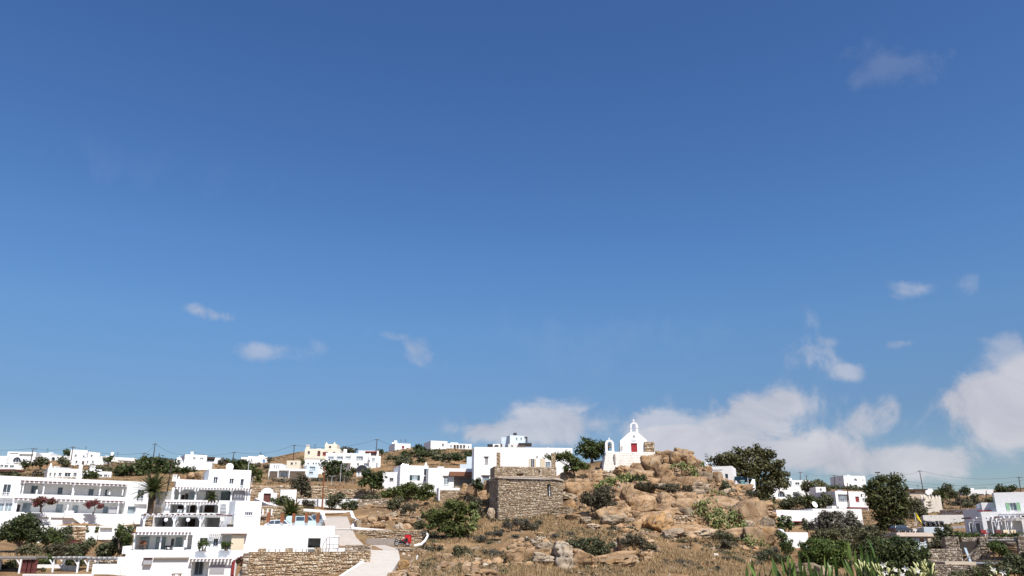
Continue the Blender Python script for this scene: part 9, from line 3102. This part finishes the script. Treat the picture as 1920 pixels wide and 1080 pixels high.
def oleander(label, foot, stems, d, seed, tips=()):
 """stems: list of (px, py of the shoot tip); leaves stand in whorls down each shoot"""
 rng = random.Random(seed)
 o = P(foot, 1090, d)
 o.z = gz(o.x, o.y) if o.y > .5 else -1.8
 root = thing('oleander', label, 'shrub', o, 0, 'oleanders in the foreground')
 for (sx, sy, dd, nl) in stems:
  tip = P(sx, sy + 8, d + dd) - o
  base = Vector((tip.x * .55, tip.y * .6, 0))
  mid = base + (tip - base) * .55 + Vector((rng.uniform(-.04, .04), 0, 0))
  MB().tube([base, mid, tip], [.014, .010, .005], 6).build('stem', LF_OLIVE, root)
  ax = (tip - mid).normalized()
  for k in range(nl + 6):
   t = k / max(1, nl)
   pos = tip - ax * (.01 + .36 * t)
   az = k * 2.09 + rng.uniform(-.3, .3) + sx
   el = .2 + .75 * t ** .7 + rng.uniform(-.12, .12)
   h = Vector((math.cos(az), math.sin(az), 0))
   dirv = (ax * math.cos(el) + h * math.sin(el)).normalized()
   lf = bpy.data.objects.new('leaf', LEAFS[rng.randrange(6)])
   COL.objects.link(lf)
   lf.parent = root
   lf.location = pos
   q = dirv.to_track_quat('Z', 'Y')
   lf.rotation_mode = 'QUATERNION'
   lf.rotation_quaternion = q @ Quaternion((0, 0, 1), rng.uniform(-1.2, 1.2))
   s = rng.uniform(.7, 1.15)
   lf.scale = (s * rng.uniform(.9, 1.2), s, s)
 return root, o
def flower_head(root, o, px, py, d, seed, nb=10, open_=2):
 rng = random.Random(seed)
 c = P(px, py, d) - o
 MB().tube([c - Vector((0, 0, .35)), c], [.007, .004], 5).build('flower_stalk', LF_OLIVE, root)
 for k in range(nb):
  a = rng.uniform(0, 6.28)
  h = Vector((math.cos(a), math.sin(a), 0)) * rng.uniform(.01, .05)
  b = c + h * .5 + Vector((0, 0, rng.uniform(-.06, .01)))
  e = b + h * .55 + Vector((0, 0, rng.uniform(.022, .045)))
  MB().tube([b, b + (e - b) * .35, b + (e - b) * .75, e], [.002, .0038, .0048, .001], 6).build('bud', BUD, root, True)
 for k in range(open_):
  a = rng.uniform(0, 6.28)
  f = c + Vector((math.cos(a) * .035, -.03 + math.sin(a) * .02, rng.uniform(-.01, .035)))
  ax = Vector((rng.uniform(-.6, .6), -1, rng.uniform(.2, .9))).normalized()
  e1 = ax.cross(Vector((0, 0, 1))).normalized()
  e2 = e1.cross(ax)
  m = MB()
  for j in range(5):
   t = 2 * math.pi * j / 5
   r1 = e1 * math.cos(t) + e2 * math.sin(t)
   r2 = e1 * math.cos(t + .62) + e2 * math.sin(t + .62)
   r3 = e1 * math.cos(t - .62) + e2 * math.sin(t - .62)
   m.add([tuple(f), tuple(f + r3 * .007 + ax * .010), tuple(f + r1 * .015 + r3 * .003 + ax * .012), tuple(f + r1 * .015 + r2 * .003 + ax * .016), tuple(f + r2 * .007 + ax * .014)], [(0, 1, 2, 3, 4)])
  m.build('flower', PETAL, root, True)
DF = 4.6
oleander('leafy oleander tips along the bottom edge, leftmost clump', 1440, [(1412, 1078, 0, 8), (1436, 1070, .2, 9), (1460, 1078, .1, 8), (1478, 1058, .2, 10), (1422, 1084, -.2, 8), (1450, 1083, -.3, 8), (1402, 1085, .3, 7), (1470, 1074, -.1, 8), (1488, 1080, .2, 8)], DF, 1)
oleander('oleander clump below the green rounded bush', 1525, [(1502, 1064, 0, 10), (1524, 1078, .3, 8), (1548, 1062, .1, 10), (1570, 1070, -.2, 9), (1535, 1084, -.3, 9), (1512, 1082, -.2, 8), (1492, 1076, .2, 8), (1540, 1074, .2, 8), (1560, 1080, -.1, 9)], DF, 2)
r3, o3 = oleander('tall oleander clump with pale bud clusters', 1620, [(1594, 1042, 0, 10), (1606, 1060, .2, 9), (1618, 1040, .3, 10), (1640, 1038, 0, 11), (1628, 1066, -.2, 10), (1655, 1076, -.2, 9), (1600, 1082, -.3, 9), (1580, 1080, -.2, 8), (1588, 1066, .2, 9), (1612, 1076, .1, 8), (1646, 1056, .2, 9)], DF, 3)
for i, (x, y) in enumerate(((1618, 1066), (1632, 1072), (1648, 1070), (1660, 1074))):
 flower_head(r3, o3, x, y, DF - .15 - .05 * i, 20 + i, 9, 1 if i == 3 else 0)
r4, o4 = oleander('oleander clump with white flowers and yellow green buds', 1730, [(1745, 1084, 0, 9), (1712, 1090, .1, 8), (1690, 1092, .2, 8), (1760, 1086, -.2, 7)], DF - .3, 4)
for i, (x, y, nb, op) in enumerate(((1660, 1070, 6, 2), (1684, 1079, 4, 2), (1724, 1062, 16, 0), (1740, 1066, 12, 0), (1718, 1076, 10, 1))):
 flower_head(r4, o4, x, y, DF - .35 - .03 * i, 40 + i, nb, op)
r5, o5 = oleander('oleander shoot with one white flower at the lower right', 1870, [(1850, 1094, 0, 8), (1890, 1096, .1, 7)], DF, 5)
flower_head(r5, o5, 1868, 1077, DF - .2, 60, 5, 2)
